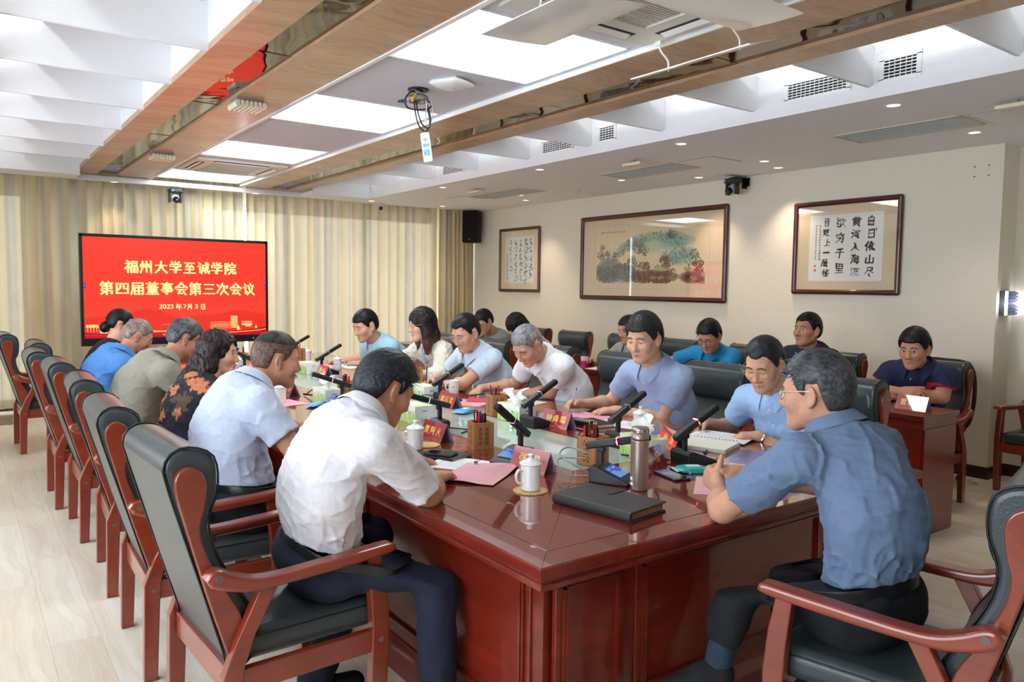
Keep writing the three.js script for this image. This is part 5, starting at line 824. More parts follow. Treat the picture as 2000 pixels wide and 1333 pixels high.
  const packet = (label, x, z, turn, c, c2) => { const t = thing('wet_wipe_packet', label, 'packet', [x, T, z], turn), g = new THREE.SphereGeometry(1, 20, 12).scale(0.075, 0.014, 0.045), p = g.attributes.position; for (let i = 0; i < p.count; i++) { const k = Math.min(1, Math.max(-1, p.getX(i) / 0.06)); p.setXYZ(i, p.getX(i), Math.max(0.001, p.getY(i) + 0.012), Math.sign(p.getZ(i)) * Math.min(0.042, Math.abs(p.getZ(i)) * 1.7)); } g.computeVertexNormals(); part('pouch', g, paint(c, 0.25), t); for (const e of [-1, 1]) part('seal', bx(0.012, 0.002, 0.084, e * 0.078, 0.012, 0), paint(c2, 0.3), t); part('print', bx(0.06, 0.0012, 0.03, 0, 0.0262, 0), paint(c2, 0.4), t); };
  packet('teal wet-wipe packet beside the dark red card', 2.5, -2.13, -0.5, 0x35b3b0, 0xe6f4f4); packet('blue wet-wipe packet lying before the far tissue box', 1.84, -4.62, 0.4, 0x3aa6dc, 0xbfe4f6); packet('pale blue wet-wipe packet behind the carved pen holder', 2.5, -3.92, 0.4, 0x4ab0e0, 0xe0f0f8);
  // paper cup on the back desk
  const pc = thing('paper_cup', 'white paper cup with a hot pink sleeve print on the back desk', 'cup', [5.03, T, -5.7]); part('cup', lathe([[0, 0.002], [0.026, 0.002], [0.027, 0], [0.036, 0.09], [0.0375, 0.092], [0.0355, 0.092], [0.026, 0.006], [0, 0.005]]), mWhite, pc); part('pink_band', lathe([[0.0272, 0.001], [0.0325, 0.05], [0.0318, 0.051], [0.0268, 0.001]]), paint(0xe0218a, 0.5), pc);
  paper('paper_sheet', 'white sheets beside the paper cup on the back desk', 5.0, -5.35, 0.2, 0.21, 0.35, mPlain, T, 0.002, 1); paper('paper_sheet', 'white sheets beyond the paper cup on the back desk', 5.02, -6.15, 0.1, 0.21, 0.35, mPlain, T, 0.002, 4); paper('paper_sheet', 'pink sheet on the back desk before the man with crossed arms', 5.06, -2.85, 0.1, 0.22, 0.3, mPink, T, 0.002, 3); paper('paper_sheet', 'pink and white papers before the back-row writer in the cream top', 4.98, -6.9, 0.2, 0.22, 0.32, mPink, T, 0.003, 6);
  // cables and connectors on the glass strip
  const cable = (name, label, pts, r, m) => solo(name, tube(pts.map(([x, y, z]) => [x, T + y, z]), r, 60, 6), m, label, 'cable');
  const mCab = paint(0x1b1c1f, 0.5), mCabG = paint(0x8f96a8, 0.45);
  cable('cable', 'grey twin cable looping behind the red-lit microphone by the flask', [[2.03, 0.03, -2.24], [1.96, 0.07, -2.27], [1.96, 0.1, -2.36], [2.02, 0.115, -2.38], [2.06, 0.1, -2.3]], 0.0035, mCabG); cable('cable', 'thin grey cable looping lower behind the red-lit microphone', [[2.03, 0.022, -2.25], [1.97, 0.02, -2.32], [2.0, 0.06, -2.42], [2.08, 0.07, -2.34]], 0.003, mCabG);
  cable('cable', 'black cable with bright plug lying on the glass near the holder full of red pens', [[2.1, 0.004, -3.62], [2.06, 0.03, -3.55], [2.13, 0.012, -3.48], [2.2, 0.004, -3.42], [2.12, 0.004, -3.36]], 0.004, mCab); cable('cable', 'black cable arching beside the closed tissue box before the card', [[2.48, 0.004, -4.45], [2.47, 0.05, -4.4], [2.5, 0.055, -4.3], [2.57, 0.02, -4.3]], 0.0035, mCab);
  cable('cable', 'black cable lying on the glass near the far tissue box', [[2.45, 0.005, -6.28], [2.4, 0.02, -6.15], [2.46, 0.01, -6.02], [2.52, 0.005, -6.1]], 0.004, mCab); cable('cable', 'black cable looping over the glass before the red card by the pale blue shirt', [[1.93, 0.005, -5.1], [2.0, 0.06, -5.05], [2.06, 0.03, -4.85], [2.04, 0.004, -4.95], [1.96, 0.004, -5.2]], 0.004, mCab); cable('cable', 'black cable behind the dark red card by the teal packet', [[2.55, 0.01, -2.3], [2.5, 0.012, -2.38], [2.46, 0.006, -2.52]], 0.004, mCab);
  for (const [x, z, w] of [[2.09, -3.56, 'on the near cable'], [2.45, -3.37, 'beside the bar microphone over the tissue box'], [2.44, -6.3, 'by the far tissue box'], [2.04, -5.0, 'before the white tissue']]) { const c = thing('cable_plug', 'shiny metal cable plug ' + w, 'plug', [x, T, z], 0.7, 'metal plugs on the glass'); part('shell', new THREE.CylinderGeometry(0.007, 0.008, 0.03, 12).rotateZ(Math.PI / 2).translate(0, 0.008, 0), mChrome, c); part('boot', new THREE.CylinderGeometry(0.004, 0.006, 0.025, 10).rotateZ(Math.PI / 2).translate(0.027, 0.007, 0), mCab, c); }
  solo('earphones', merge([new THREE.SphereGeometry(0.006, 10, 8).translate(0, 0.006, 0), cyl(0.002, 0.002, 0.02, 6, 0, 0.014, 0).rotateZ(0.6)]), paint(0x8fb6e8, 0.3), 'tiny pale blue earbud by the teal packet', 'earbud', [2.45, T, -2.1]);
  solo('pen', new THREE.CylinderGeometry(0.005, 0.004, 0.14, 10).rotateZ(Math.PI / 2).translate(0, 0.006, 0), mBlack, 'black pen lying beside the spiral notebook', 'pen', [2.87, T + 0.0015, -2.36], [0, 0.5, 0]);
  solo('ballpoint_pen', new THREE.CylinderGeometry(0.005, 0.004, 0.14, 10).rotateZ(Math.PI / 2).translate(0, 0.006, 0), mBlack, 'black pen lying on the sheets of the man in the white polo', 'pen', [2.92, T + 0.012, -4.43], [0, 0.2, 0]);
}
// ------------------------------------------------------------------ ceiling clutter: access point, projector mount with loose cables
{
  const ap = thing('wifi_access_point', 'white rounded square wireless access point on the ceiling', 'access point', [2.62, YC, -4.3], 0.4);
  part('shell', (() => { const g = new THREE.SphereGeometry(1, 32, 18).scale(0.12, 0.03, 0.12), p = g.attributes.position; for (let i = 0; i < p.count; i++) { const x = p.getX(i) / 0.12, z = p.getZ(i) / 0.12, m = Math.max(Math.abs(x), Math.abs(z), 1e-6), l = Math.hypot(x, z), k = l > 0 ? 1 + 0.6 * (l / m - 1) : 1; p.setXYZ(i, p.getX(i) * k, Math.min(p.getY(i), 0.012) - 0.02, p.getZ(i) * k); } g.computeVertexNormals(); return g; })(), mWhite, ap); part('rim', rb(0.2, 0.014, 0.2, 0.006, 0, -0.008, 0), mWhiteGloss, ap); part('led', new THREE.SphereGeometry(0.004, 8, 6), mGrey, ap, [0, -0.05, 0.02]);
  const pm = thing('projector_mount', 'metal ceiling mount ring with a bundle of loose cables and no projector', 'mount', [2.55, YC, -4.62]);
  part('flange', cyl(0.07, 0.07, 0.01, 24, 0, -0.005, 0), mBlack, pm); part('ring', new THREE.TorusGeometry(0.06, 0.013, 10, 28).rotateX(Math.PI / 2).scale(1, 1.6, 1).translate(0, -0.065, 0), physical({ color: 0x9a978c, metalness: 0.7, roughness: 0.45 }), pm); part('post', cyl(0.016, 0.016, 0.06, 12, 0, -0.035, 0), mGrey, pm);
  const loop = (name, m, r, pts) => part(name, tube(pts, r, 60, 7), m, pm), dkb = paint(0x16202e, 0.4), wh = paint(0xc9cdcc, 0.4);
  loop('black_cable', dkb, 0.0055, [[0.03, -0.01, 0], [-0.08, -0.04, 0.04], [-0.11, -0.09, 0.02], [-0.06, -0.13, -0.02], [0.05, -0.13, 0.04], [0.1, -0.08, 0], [0.03, -0.03, -0.04]]); loop('black_cable', dkb, 0.005, [[-0.03, -0.08, 0], [-0.03, -0.17, 0.02], [0.0, -0.25, 0.02], [0.06, -0.27, 0], [0.1, -0.2, -0.02], [0.08, -0.1, -0.02]]); loop('black_cable', dkb, 0.005, [[-0.02, -0.09, 0.01], [-0.015, -0.17, 0.03], [0.02, -0.24, 0.03], [0.07, -0.25, 0.02], [0.095, -0.17, 0], [0.07, -0.09, 0]]);
  loop('white_cable', wh, 0.004, [[-0.05, -0.02, 0.03], [0.04, -0.05, 0.05], [0.1, -0.12, 0.02], [0.1, -0.2, 0], [0.05, -0.27, 0]]); loop('white_cable', wh, 0.004, [[0, -0.04, 0.05], [0.03, -0.1, 0.06], [0.03, -0.17, 0.05], [0.03, -0.2, 0.05]]);
  part('blue_plug', merge([rb(0.04, 0.02, 0.028, 0.005, -0.12, -0.1, 0.02), rb(0.02, 0.014, 0.02, 0.003, -0.15, -0.105, 0.02)]), paint(0x263a66, 0.4), pm); part('yellow_plug', tube([[-0.05, -0.055, 0.06], [-0.075, -0.085, 0.06], [-0.07, -0.1, 0.05]], 0.01, 8, 8), paint(0xe0a520, 0.4), pm); part('grey_plug', rb(0.014, 0.04, 0.012, 0.003, 0.03, -0.215, 0.05), wh, pm);
  const ps = thing('socket_strip', 'white socket strip with pale blue sockets dangling from the ceiling cables', 'socket strip', [2.6, YC - 0.28, -4.62], -0.65); ps.rotation.z = 0.14;
  part('body', rb(0.062, 0.2, 0.028, 0.013, 0, -0.1, 0, 3), mWhite, ps); const bl = paint(0x8fc0ea, 0.5); part('switch', new THREE.CylinderGeometry(0.014, 0.014, 0.006, 20).rotateX(Math.PI / 2).scale(1.2, 0.8, 1).translate(0, -0.05, 0.013), bl, ps); part('socket', rb(0.046, 0.024, 0.005, 0.002, 0, -0.088, 0.0135), bl, ps); part('socket', rb(0.046, 0.046, 0.005, 0.002, 0, -0.137, 0.0135), bl, ps); part('contacts', merge([bx(0.004, 0.008, 0.002, -0.01, -0.088, 0.0165), bx(0.004, 0.008, 0.002, 0.01, -0.088, 0.0165), bx(0.004, 0.01, 0.002, 0.008, -0.13, 0.0165), bx(0.004, 0.01, 0.002, -0.012, -0.14, 0.0165), bx(0.004, 0.01, 0.002, 0.012, -0.147, 0.0165)]), mBlack, ps); part('cord', tube([[0, -0.005, 0], [0.01, 0.03, 0], [0.0, 0.06, 0]], 0.004, 10, 6), wh, ps);
}
// ------------------------------------------------------------------ people: smooth bodies meshed from distance fields
const clampN = (x, a, b) => (x < a ? a : x > b ? b : x);
const smin = (a, b, k) => { const h = Math.max(k - Math.abs(a - b), 0) / k; return Math.min(a, b) - h * h * k * 0.25; };
const smax = (a, b, k) => -smin(-a, -b, k);
const vadd = (a, b, k = 1) => [a[0] + b[0] * k, a[1] + b[1] * k, a[2] + b[2] * k], vsub = (a, b) => [a[0] - b[0], a[1] - b[1], a[2] - b[2]], vdot = (a, b) => a[0] * b[0] + a[1] * b[1] + a[2] * b[2];
const vlen = (a) => Math.hypot(...a), vnorm = (a) => { const l = vlen(a) || 1; return [a[0] / l, a[1] / l, a[2] / l]; }, vcross = (a, b) => [a[1] * b[2] - a[2] * b[1], a[2] * b[0] - a[0] * b[2], a[0] * b[1] - a[1] * b[0]], vmix = (a, b, t) => [a[0] + (b[0] - a[0]) * t, a[1] + (b[1] - a[1]) * t, a[2] + (b[2] - a[2]) * t];
function cone(a, b, r1, r2) { // tapered capsule
  const bx_ = b[0] - a[0], by = b[1] - a[1], bz = b[2] - a[2], bb = bx_ * bx_ + by * by + bz * bz || 1e-9;
  return (x, y, z) => { const px = x - a[0], py = y - a[1], pz = z - a[2], t = clampN((px * bx_ + py * by + pz * bz) / bb, 0, 1), dx = px - bx_ * t, dy = py - by * t, dz = pz - bz * t; return Math.sqrt(dx * dx + dy * dy + dz * dz) - (r1 + (r2 - r1) * t); };
}
function flatCone(a, b, r1, r2, f, s) { // tapered capsule, thinner by s along f
  const u = vnorm(vsub(b, a)); f = vnorm(vadd(f, u, -vdot(f, u))); const c = cone(a, b, r1, r2);
  return (x, y, z) => { const k = (s - 1) * ((x - a[0]) * f[0] + (y - a[1]) * f[1] + (z - a[2]) * f[2]); return c(x + f[0] * k, y + f[1] * k, z + f[2] * k) * 0.85; };
}
function ell(c, r) { return (x, y, z) => { const px = x - c[0], py = y - c[1], pz = z - c[2], k0 = Math.hypot(px / r[0], py / r[1], pz / r[2]), k1 = Math.hypot(px / (r[0] * r[0]), py / (r[1] * r[1]), pz / (r[2] * r[2])); return k1 < 1e-6 ? -Math.min(...r) : k0 * (k0 - 1) / k1; }; }
const ball = (c, r) => (x, y, z) => Math.hypot(x - c[0], y - c[1], z - c[2]) - r;
function blend(list) { return (x, y, z) => { let d = list[0][0](x, y, z); for (let i = 1; i < list.length; i++) d = smin(d, list[i][0](x, y, z), list[i][1]); return d; }; }
// surface nets on the blocks that the surface passes through
function meshField(f, lo, hi, h, color, L = 1.22) {
  const n = [0, 1, 2].map((i) => Math.ceil((hi[i] - lo[i]) / h) + 2), [nx, ny, nz] = n, val = new Float32Array(nx * ny * nz).fill(NaN), B = 4, at = (i, j, k) => (k * ny + j) * nx + i, blocks = [];
  for (let k = 0; k < nz - 1; k += B) for (let j = 0; j < ny - 1; j += B) for (let i = 0; i < nx - 1; i += B) {
    const c = f(lo[0] + (i + B / 2) * h, lo[1] + (j + B / 2) * h, lo[2] + (k + B / 2) * h);
    if (Math.abs(c) > L * B * h * 0.9 + h) continue;
    blocks.push([i, j, k]);
    for (let kk = k; kk <= Math.min(k + B, nz - 1); kk++) for (let jj = j; jj <= Math.min(j + B, ny - 1); jj++) for (let ii = i; ii <= Math.min(i + B, nx - 1); ii++) { const q = at(ii, jj, kk); if (val[q] !== val[q]) val[q] = f(lo[0] + ii * h, lo[1] + jj * h, lo[2] + kk * h); }
  }
  const id = new Int32Array(nx * ny * nz).fill(-1), pos = [], cells = [];
  for (const [bi, bj, bk] of blocks) for (let k = bk; k < Math.min(bk + B, nz - 1); k++) for (let j = bj; j < Math.min(bj + B, ny - 1); j++) for (let i = bi; i < Math.min(bi + B, nx - 1); i++) {
    let mask = 0, cx = 0, cy = 0, cz = 0, m = 0; const v = [];
    for (let c = 0; c < 8; c++) { const w = val[at(i + (c & 1), j + ((c >> 1) & 1), k + (c >> 2))]; v.push(w); if (w < 0) mask |= 1 << c; }
    if (mask === 0 || mask === 255) continue;
    for (let c = 0; c < 8; c++) for (const b of [1, 2, 4]) { const d = c | b; if (d === c) continue; const s = v[c], e = v[d]; if (s < 0 === e < 0) continue; const t = s / (s - e); cx += (c & 1) + (b === 1 ? t : 0); cy += ((c >> 1) & 1) + (b === 2 ? t : 0); cz += (c >> 2) + (b === 4 ? t : 0); m++; }
    id[at(i, j, k)] = pos.length / 3; pos.push(lo[0] + (i + cx / m) * h, lo[1] + (j + cy / m) * h, lo[2] + (k + cz / m) * h); cells.push([i, j, k]);
  }
  const idx = [], quad = (a, b, c, d, flip) => { if (a < 0 || b < 0 || c < 0 || d < 0) return; if (flip) idx.push(a, c, b, b, c, d); else idx.push(a, b, c, b, d, c); };
  for (const [i, j, k] of cells) {
    const o = val[at(i, j, k)] < 0;
    if (j > 0 && k > 0 && (val[at(i + 1, j, k)] < 0) !== o) quad(id[at(i, j - 1, k - 1)], id[at(i, j, k - 1)], id[at(i, j - 1, k)], id[at(i, j, k)], !o);
    if (i > 0 && k > 0 && (val[at(i, j + 1, k)] < 0) !== o) quad(id[at(i - 1, j, k - 1)], id[at(i, j, k - 1)], id[at(i - 1, j, k)], id[at(i, j, k)], o);
    if (i > 0 && j > 0 && (val[at(i, j, k + 1)] < 0) !== o) quad(id[at(i - 1, j - 1, k)], id[at(i, j - 1, k)], id[at(i - 1, j, k)], id[at(i, j, k)], !o);
  }
  const g = new THREE.BufferGeometry(); g.setAttribute('position', new THREE.BufferAttribute(new Float32Array(pos), 3)); g.setIndex(idx);
  if (color) { const c = new Float32Array(pos.length); for (let i = 0; i < pos.length; i += 3) { const q = color(pos[i], pos[i + 1], pos[i + 2]); c[i] = q[0]; c[i + 1] = q[1]; c[i + 2] = q[2]; } g.setAttribute('color', new THREE.BufferAttribute(c, 3)); }
  g.computeVertexNormals(); return g;
}
const lin = (c) => { const k = new THREE.Color(c); return [k.r, k.g, k.b]; };
function joinColored(list) { return mergeGeometries(list.map((g) => { const q = g.toNonIndexed(); return q; })); }
// ---- heads, in head space: origin between the ears at eye height, y up, z to the face
function headField(o) {
  const F = o.female, w = F ? 0.97 : 1.05, jaw = (o.jaw ?? (F ? 0.9 : 1.04)), ch = F ? 0 : 0.004;
  const L = [[ell([0, 0.03, -0.012], [0.075 * w, 0.087, 0.096]), 0], [ell([0, -0.005, -0.042], [0.066 * w, 0.072, 0.058]), 0.03], [ell([0, -0.03, 0.026], [0.06 * w, 0.084, 0.066]), 0.03],
    [cone([0.046 * jaw, -0.062, 0.004], [0.017, -0.104 + ch, 0.06], 0.022 * jaw, 0.019), 0.03], [cone([-0.046 * jaw, -0.062, 0.004], [-0.017, -0.104 + ch, 0.06], 0.022 * jaw, 0.019), 0.03],
    [ball([0, -0.106 + ch, 0.068], 0.019), 0.025], [ball([0.042 * w, -0.028, 0.058], 0.023), 0.03], [ball([-0.042 * w, -0.028, 0.058], 0.023), 0.03], [cone([-0.036, 0.02, 0.076], [0.036, 0.02, 0.076], 0.012, 0.012), 0.022]];
  const base = blend(L), so = [ball([0.0315, -0.001, 0.108], 0.021), ball([-0.0315, -0.001, 0.108], 0.021)];
  const eyes = [ell([0.0315, -0.002, 0.073], [0.0155, 0.0115, 0.0125]), ell([-0.0315, -0.002, 0.073], [0.0155, 0.0115, 0.0125])];
  const nose = blend([[cone([0, 0.012, 0.083], [0, -0.036, 0.105], 0.0075, 0.0115), 0], [ball([0.0115, -0.042, 0.095], 0.0085), 0.008], [ball([-0.0115, -0.042, 0.095], 0.0085), 0.008]]);
  const lips = blend([[cone([-0.02, -0.071, 0.082], [0, -0.068, 0.0915], 0.0045, 0.0065), 0], [cone([0.02, -0.071, 0.082], [0, -0.068, 0.0915], 0.0045, 0.0065), 0.005], [cone([-0.015, -0.079, 0.082], [0.015, -0.079, 0.082], 0.0078, 0.0078), 0.006]]);
  const ear = (s) => blend([[(x, y, z) => { const q = ell([s * 0.081 * w, -0.006, -0.012], [0.008, 0.031, 0.0175]); return q(x - s * (z + 0.012) * -0.35, y, z); }, 0], [ball([s * 0.078 * w, -0.036, -0.004], 0.009), 0.012]]), ears = [ear(1), ear(-1)], hollow = [ell([0.092 * w, -0.004, -0.008], [0.008, 0.018, 0.009]), ell([-0.092 * w, -0.004, -0.008], [0.008, 0.018, 0.009])];
  return (x, y, z) => {
    let d = base(x, y, z);
    if (d > 0.05) return Math.max(0.02, d - 0.03);
    if (z > 0.03 && d > -0.035) { d = smax(d, -so[0](x, y, z), 0.018); d = smax(d, -so[1](x, y, z), 0.018); d = smin(d, eyes[0](x, y, z), 0.004); d = smin(d, eyes[1](x, y, z), 0.004); d = smin(d, nose(x, y, z), 0.012); d = smin(d, lips(x, y, z), 0.007); if (y > -0.08 && y < -0.064) d += 0.0016 * Math.exp(-(((y + 0.0735) / 0.0018) ** 2)) * (Math.abs(x) < 0.022 ? 1 : 0); }
    if (d < -0.03) return d;
    if (Math.abs(x) > 0.055) { const k = x > 0 ? 0 : 1; d = smin(d, ears[k](x, y, z), 0.007); d = smax(d, -hollow[k](x, y, z), 0.006); }
    return d;
  };
}
function faceColor(o) {
  const skin = lin(o.skin), lip = lin(o.female ? 0xb5655e : 0xb07a6a), brow = lin(0x2a2422), seam = lin(0x6f4036), lash = lin(0x231a18), white = lin(0xd8d2cc), red = lin(0xc98a72);
  return (x, y, z) => {
    const n = noise3(x * 60, y * 60, z * 60) * 0.05 + noise3(x * 18 + 5, y * 18, z * 18) * 0.05; let c = skin.map((v) => v * (1 + n));
    const ax = Math.abs(x), t = (k) => { c = c; };
    if (z > 0.05) {
      const by = 0.021 + 0.004 * Math.sin((ax - 0.012) / 0.04 * 3) - Math.max(0, ax - 0.035) * 0.25; if (ax > 0.012 && ax < 0.05 && Math.abs(y - by) < (o.female ? 0.0026 : 0.0042)) return vmix(c, brow, 0.85);
      if (ax > 0.0165 && ax < 0.0465 && z > 0.062) {
        const ex = (ax - 0.0315) / 0.015, lid = -0.0005 + (o.open ? 0.0036 : -0.003) * (1 - ex * ex), low = -0.0055 + 0.002 * ex * ex;
        if (o.open && y < lid && y > low) return Math.abs(ax - 0.0315) < 0.0062 ? lash : white;
        if (Math.abs(y - lid) < 0.0019) return vmix(c, lash, 0.9);
      }
      if (z > 0.076 && ax < 0.0235 && y < -0.0635 && y > -0.0865 && ax < 0.0235 - Math.abs(y + 0.0735) * 0.75) return vmix(c, Math.abs(y + 0.0735) < 0.0014 ? seam : lip, 0.5);
      if (z > 0.085 && y < -0.045 && y > -0.052 && Math.abs(ax - 0.009) < 0.0035) return vmix(c, lash, 0.7);
    }
    if (ax > 0.07 || (z > 0.09 && y < 0)) c = vmix(c, red, 0.22);
    return c;
  };
}
function hairField(o) {
  const t = o.thick ?? 0.012, rec = o.recede ?? 0, F = o.style;
  const cap = blend([[ell([0, 0.033, -0.014], [(o.female ? 0.0745 : 0.079) + t * 0.75, 0.0875 + t * 1.35, 0.096 + t]), 0], [ell([0, -0.005, -0.044], [(o.female ? 0.066 : 0.07) + t * 0.6, 0.072 + t * 0.4, 0.058 + t * 0.8]), 0.03]]);
  const fringe = o.fringe ?? 0;
  const short = (x, y, z) => {
    const c0 = cap(x, y, z); if (c0 > 0.03 || c0 < -0.05) return Math.max(c0, -0.04 - y);
    const ax = Math.abs(x), front = 0.058 + rec * (0.4 + 24 * Math.max(0, ax - 0.012)) + 0.1 * Math.max(0, ax - 0.03) - fringe; let hl;
    if (z > 0.058) hl = front; else if (z > 0.018) hl = -0.012 + (front + 0.012) * ((z - 0.018) / 0.04) ** 1.5; else if (z > -0.032) hl = z > 0.004 ? -0.012 + (0.004 - z) * -0.0 + (0.018 - z > 0.008 ? 0.03 : 0) : 0.028; else hl = Math.max(-0.072 + (o.nape ?? 0), 0.028 + (z + 0.032) * 4.2);
    const thin = clampN(1 - (y - hl) / (z > 0.05 ? 0.016 : 0.04), 0, 1), w = noise3(x * 9, y * 9, z * 9) * 0.4; return smax(c0 + t * 0.85 * thin * thin + (0.0004 + t * 0.06) * noise3(x * 140 + w * 6, y * 60, z * 34) + (0.0003 + t * 0.045) * noise3(x * 260, y * 130, z * 70), (hl - y) * 0.8 + 0.004 * noise3(x * 110, 0, z * 110), 0.006);
  };
  if (F === 'short') return short;
  const lo = o.locks, strands = lo.map((l) => { const s = []; for (let i = 1; i < l.length; i++) s.push([cone(l[i - 1], l[i], l[i - 1][3], l[i][3]), 0.03]); return blend(s); });
  const face = ell([0, -0.045, 0.075], [0.058 - (o.close ?? 0), 0.118 - fringe * 0.7, 0.075]);
  return (x, y, z) => { let d = smax(cap(x, y, z), -y - 0.03, 0.02); for (const s of strands) d = smin(d, s(x, y, z), 0.025); d = smax(d, -face(x, y, z), 0.012); if (d > 0.03 || d < -0.03) return d; return d + 0.0045 * noise3(x * 60, y * 9, z * 60) + 0.0022 * noise3(x * 150, y * 18, z * 150) + (o.wave ?? 0) * Math.sin(y * 70 + noise3(x * 20, y * 8, z * 20) * 3); };
}
// ---- hands: wrist, finger direction, palm side, thumb side; curls in radians
function handParts(W, d, n, right, pose, s = 1) {
  d = vnorm(d); n = vnorm(vadd(n, d, -vdot(n, d))); const side = right ? vcross(d, n) : vcross(n, d), out = [];
  const P = { flat: [[0.15, 0.2, 0.15], 0.5, 0.25], rest: [[0.4, 0.5, 0.35], 0.55, 0.35], grip: [[0.85, 0.9, 0.6], 0.75, 0.75], fist: [[1.25, 1.35, 0.9], 0.6, 0.9], pinch: [[0.75, 0.6, 0.35], 0.8, 0.7] }[pose] || [[0.4, 0.5, 0.35], 0.5, 0.35];
  const rot = (v, a) => vadd(v.map((q) => q * Math.cos(a)), n, Math.sin(a)), rot2 = (v, w, a) => [vadd(v.map((q) => q * Math.cos(a)), w, Math.sin(a)), vadd(w.map((q) => q * Math.cos(a)), v, -Math.sin(a))];
  const off = [0.031, 0.0105, -0.0105, -0.029], len = [0.07, 0.078, 0.072, 0.056];
  off.forEach((o, i) => {
    let p = vadd(vadd(vadd(W, d, (0.084 - Math.abs(o) * 0.25) * s), side, o * s), n, (-0.004 + Math.abs(o) * 0.1) * s), dir = vnorm(vadd(d, side, o * 2.2)), nn = n;
    out.push([cone(vadd(vadd(W, d, 0.008 * s), side, o * 0.55 * s), p, 0.0155 * s, 0.0125 * s), 0.016 * s]);
    P[0].forEach((c, j) => { const cc = c * (i === 0 && pose === 'pinch' ? 0.8 : i === 3 ? 1.1 : 1) + 0.04 * i;[dir, nn] = rot2(dir, nn, cc); const q = vadd(p, dir, len[i] * [0.46, 0.3, 0.24][j] * s); out.push([cone(p, q, [0.0098, 0.0088, 0.0079][j] * s, [0.0089, 0.008, 0.0066][j] * s), j ? 0.004 : 0.009]); p = q; });
  });
  let p = vadd(vadd(W, d, 0.022 * s), side, 0.02 * s), td = vnorm(vadd(vadd(d.map((q) => q * 0.75), side, P[1]), n, P[2] * 0.55));
  [0.042, 0.033, 0.026].forEach((l, j) => { const q = vadd(p, td, l * s); out.push([cone(p, q, [0.0165, 0.0115, 0.0102][j] * s, [0.0118, 0.0104, 0.0082][j] * s), j ? 0.005 : 0.018]); p = q; td = vnorm(vadd(vadd(td, d, 0.35), n, P[2] * 0.35)); });
  return out;
}
const DRESS = (o = {}) => physical({ roughness: 0.85, vertexColors: true, sheen: 0.15, sheenRoughness: 0.6, ...o });
const mSkin = physical({ vertexColors: true, roughness: 0.52, specularIntensity: 0.4, sheen: 0.1 }), mHair = physical({ vertexColors: true, roughness: 0.45, specularIntensity: 0.6 }), mCloth = DRESS(), mTrouser = DRESS({ roughness: 0.9 });
const head3 = (deg) => [Math.sin(deg * Math.PI / 180), 0, Math.cos(deg * Math.PI / 180)];
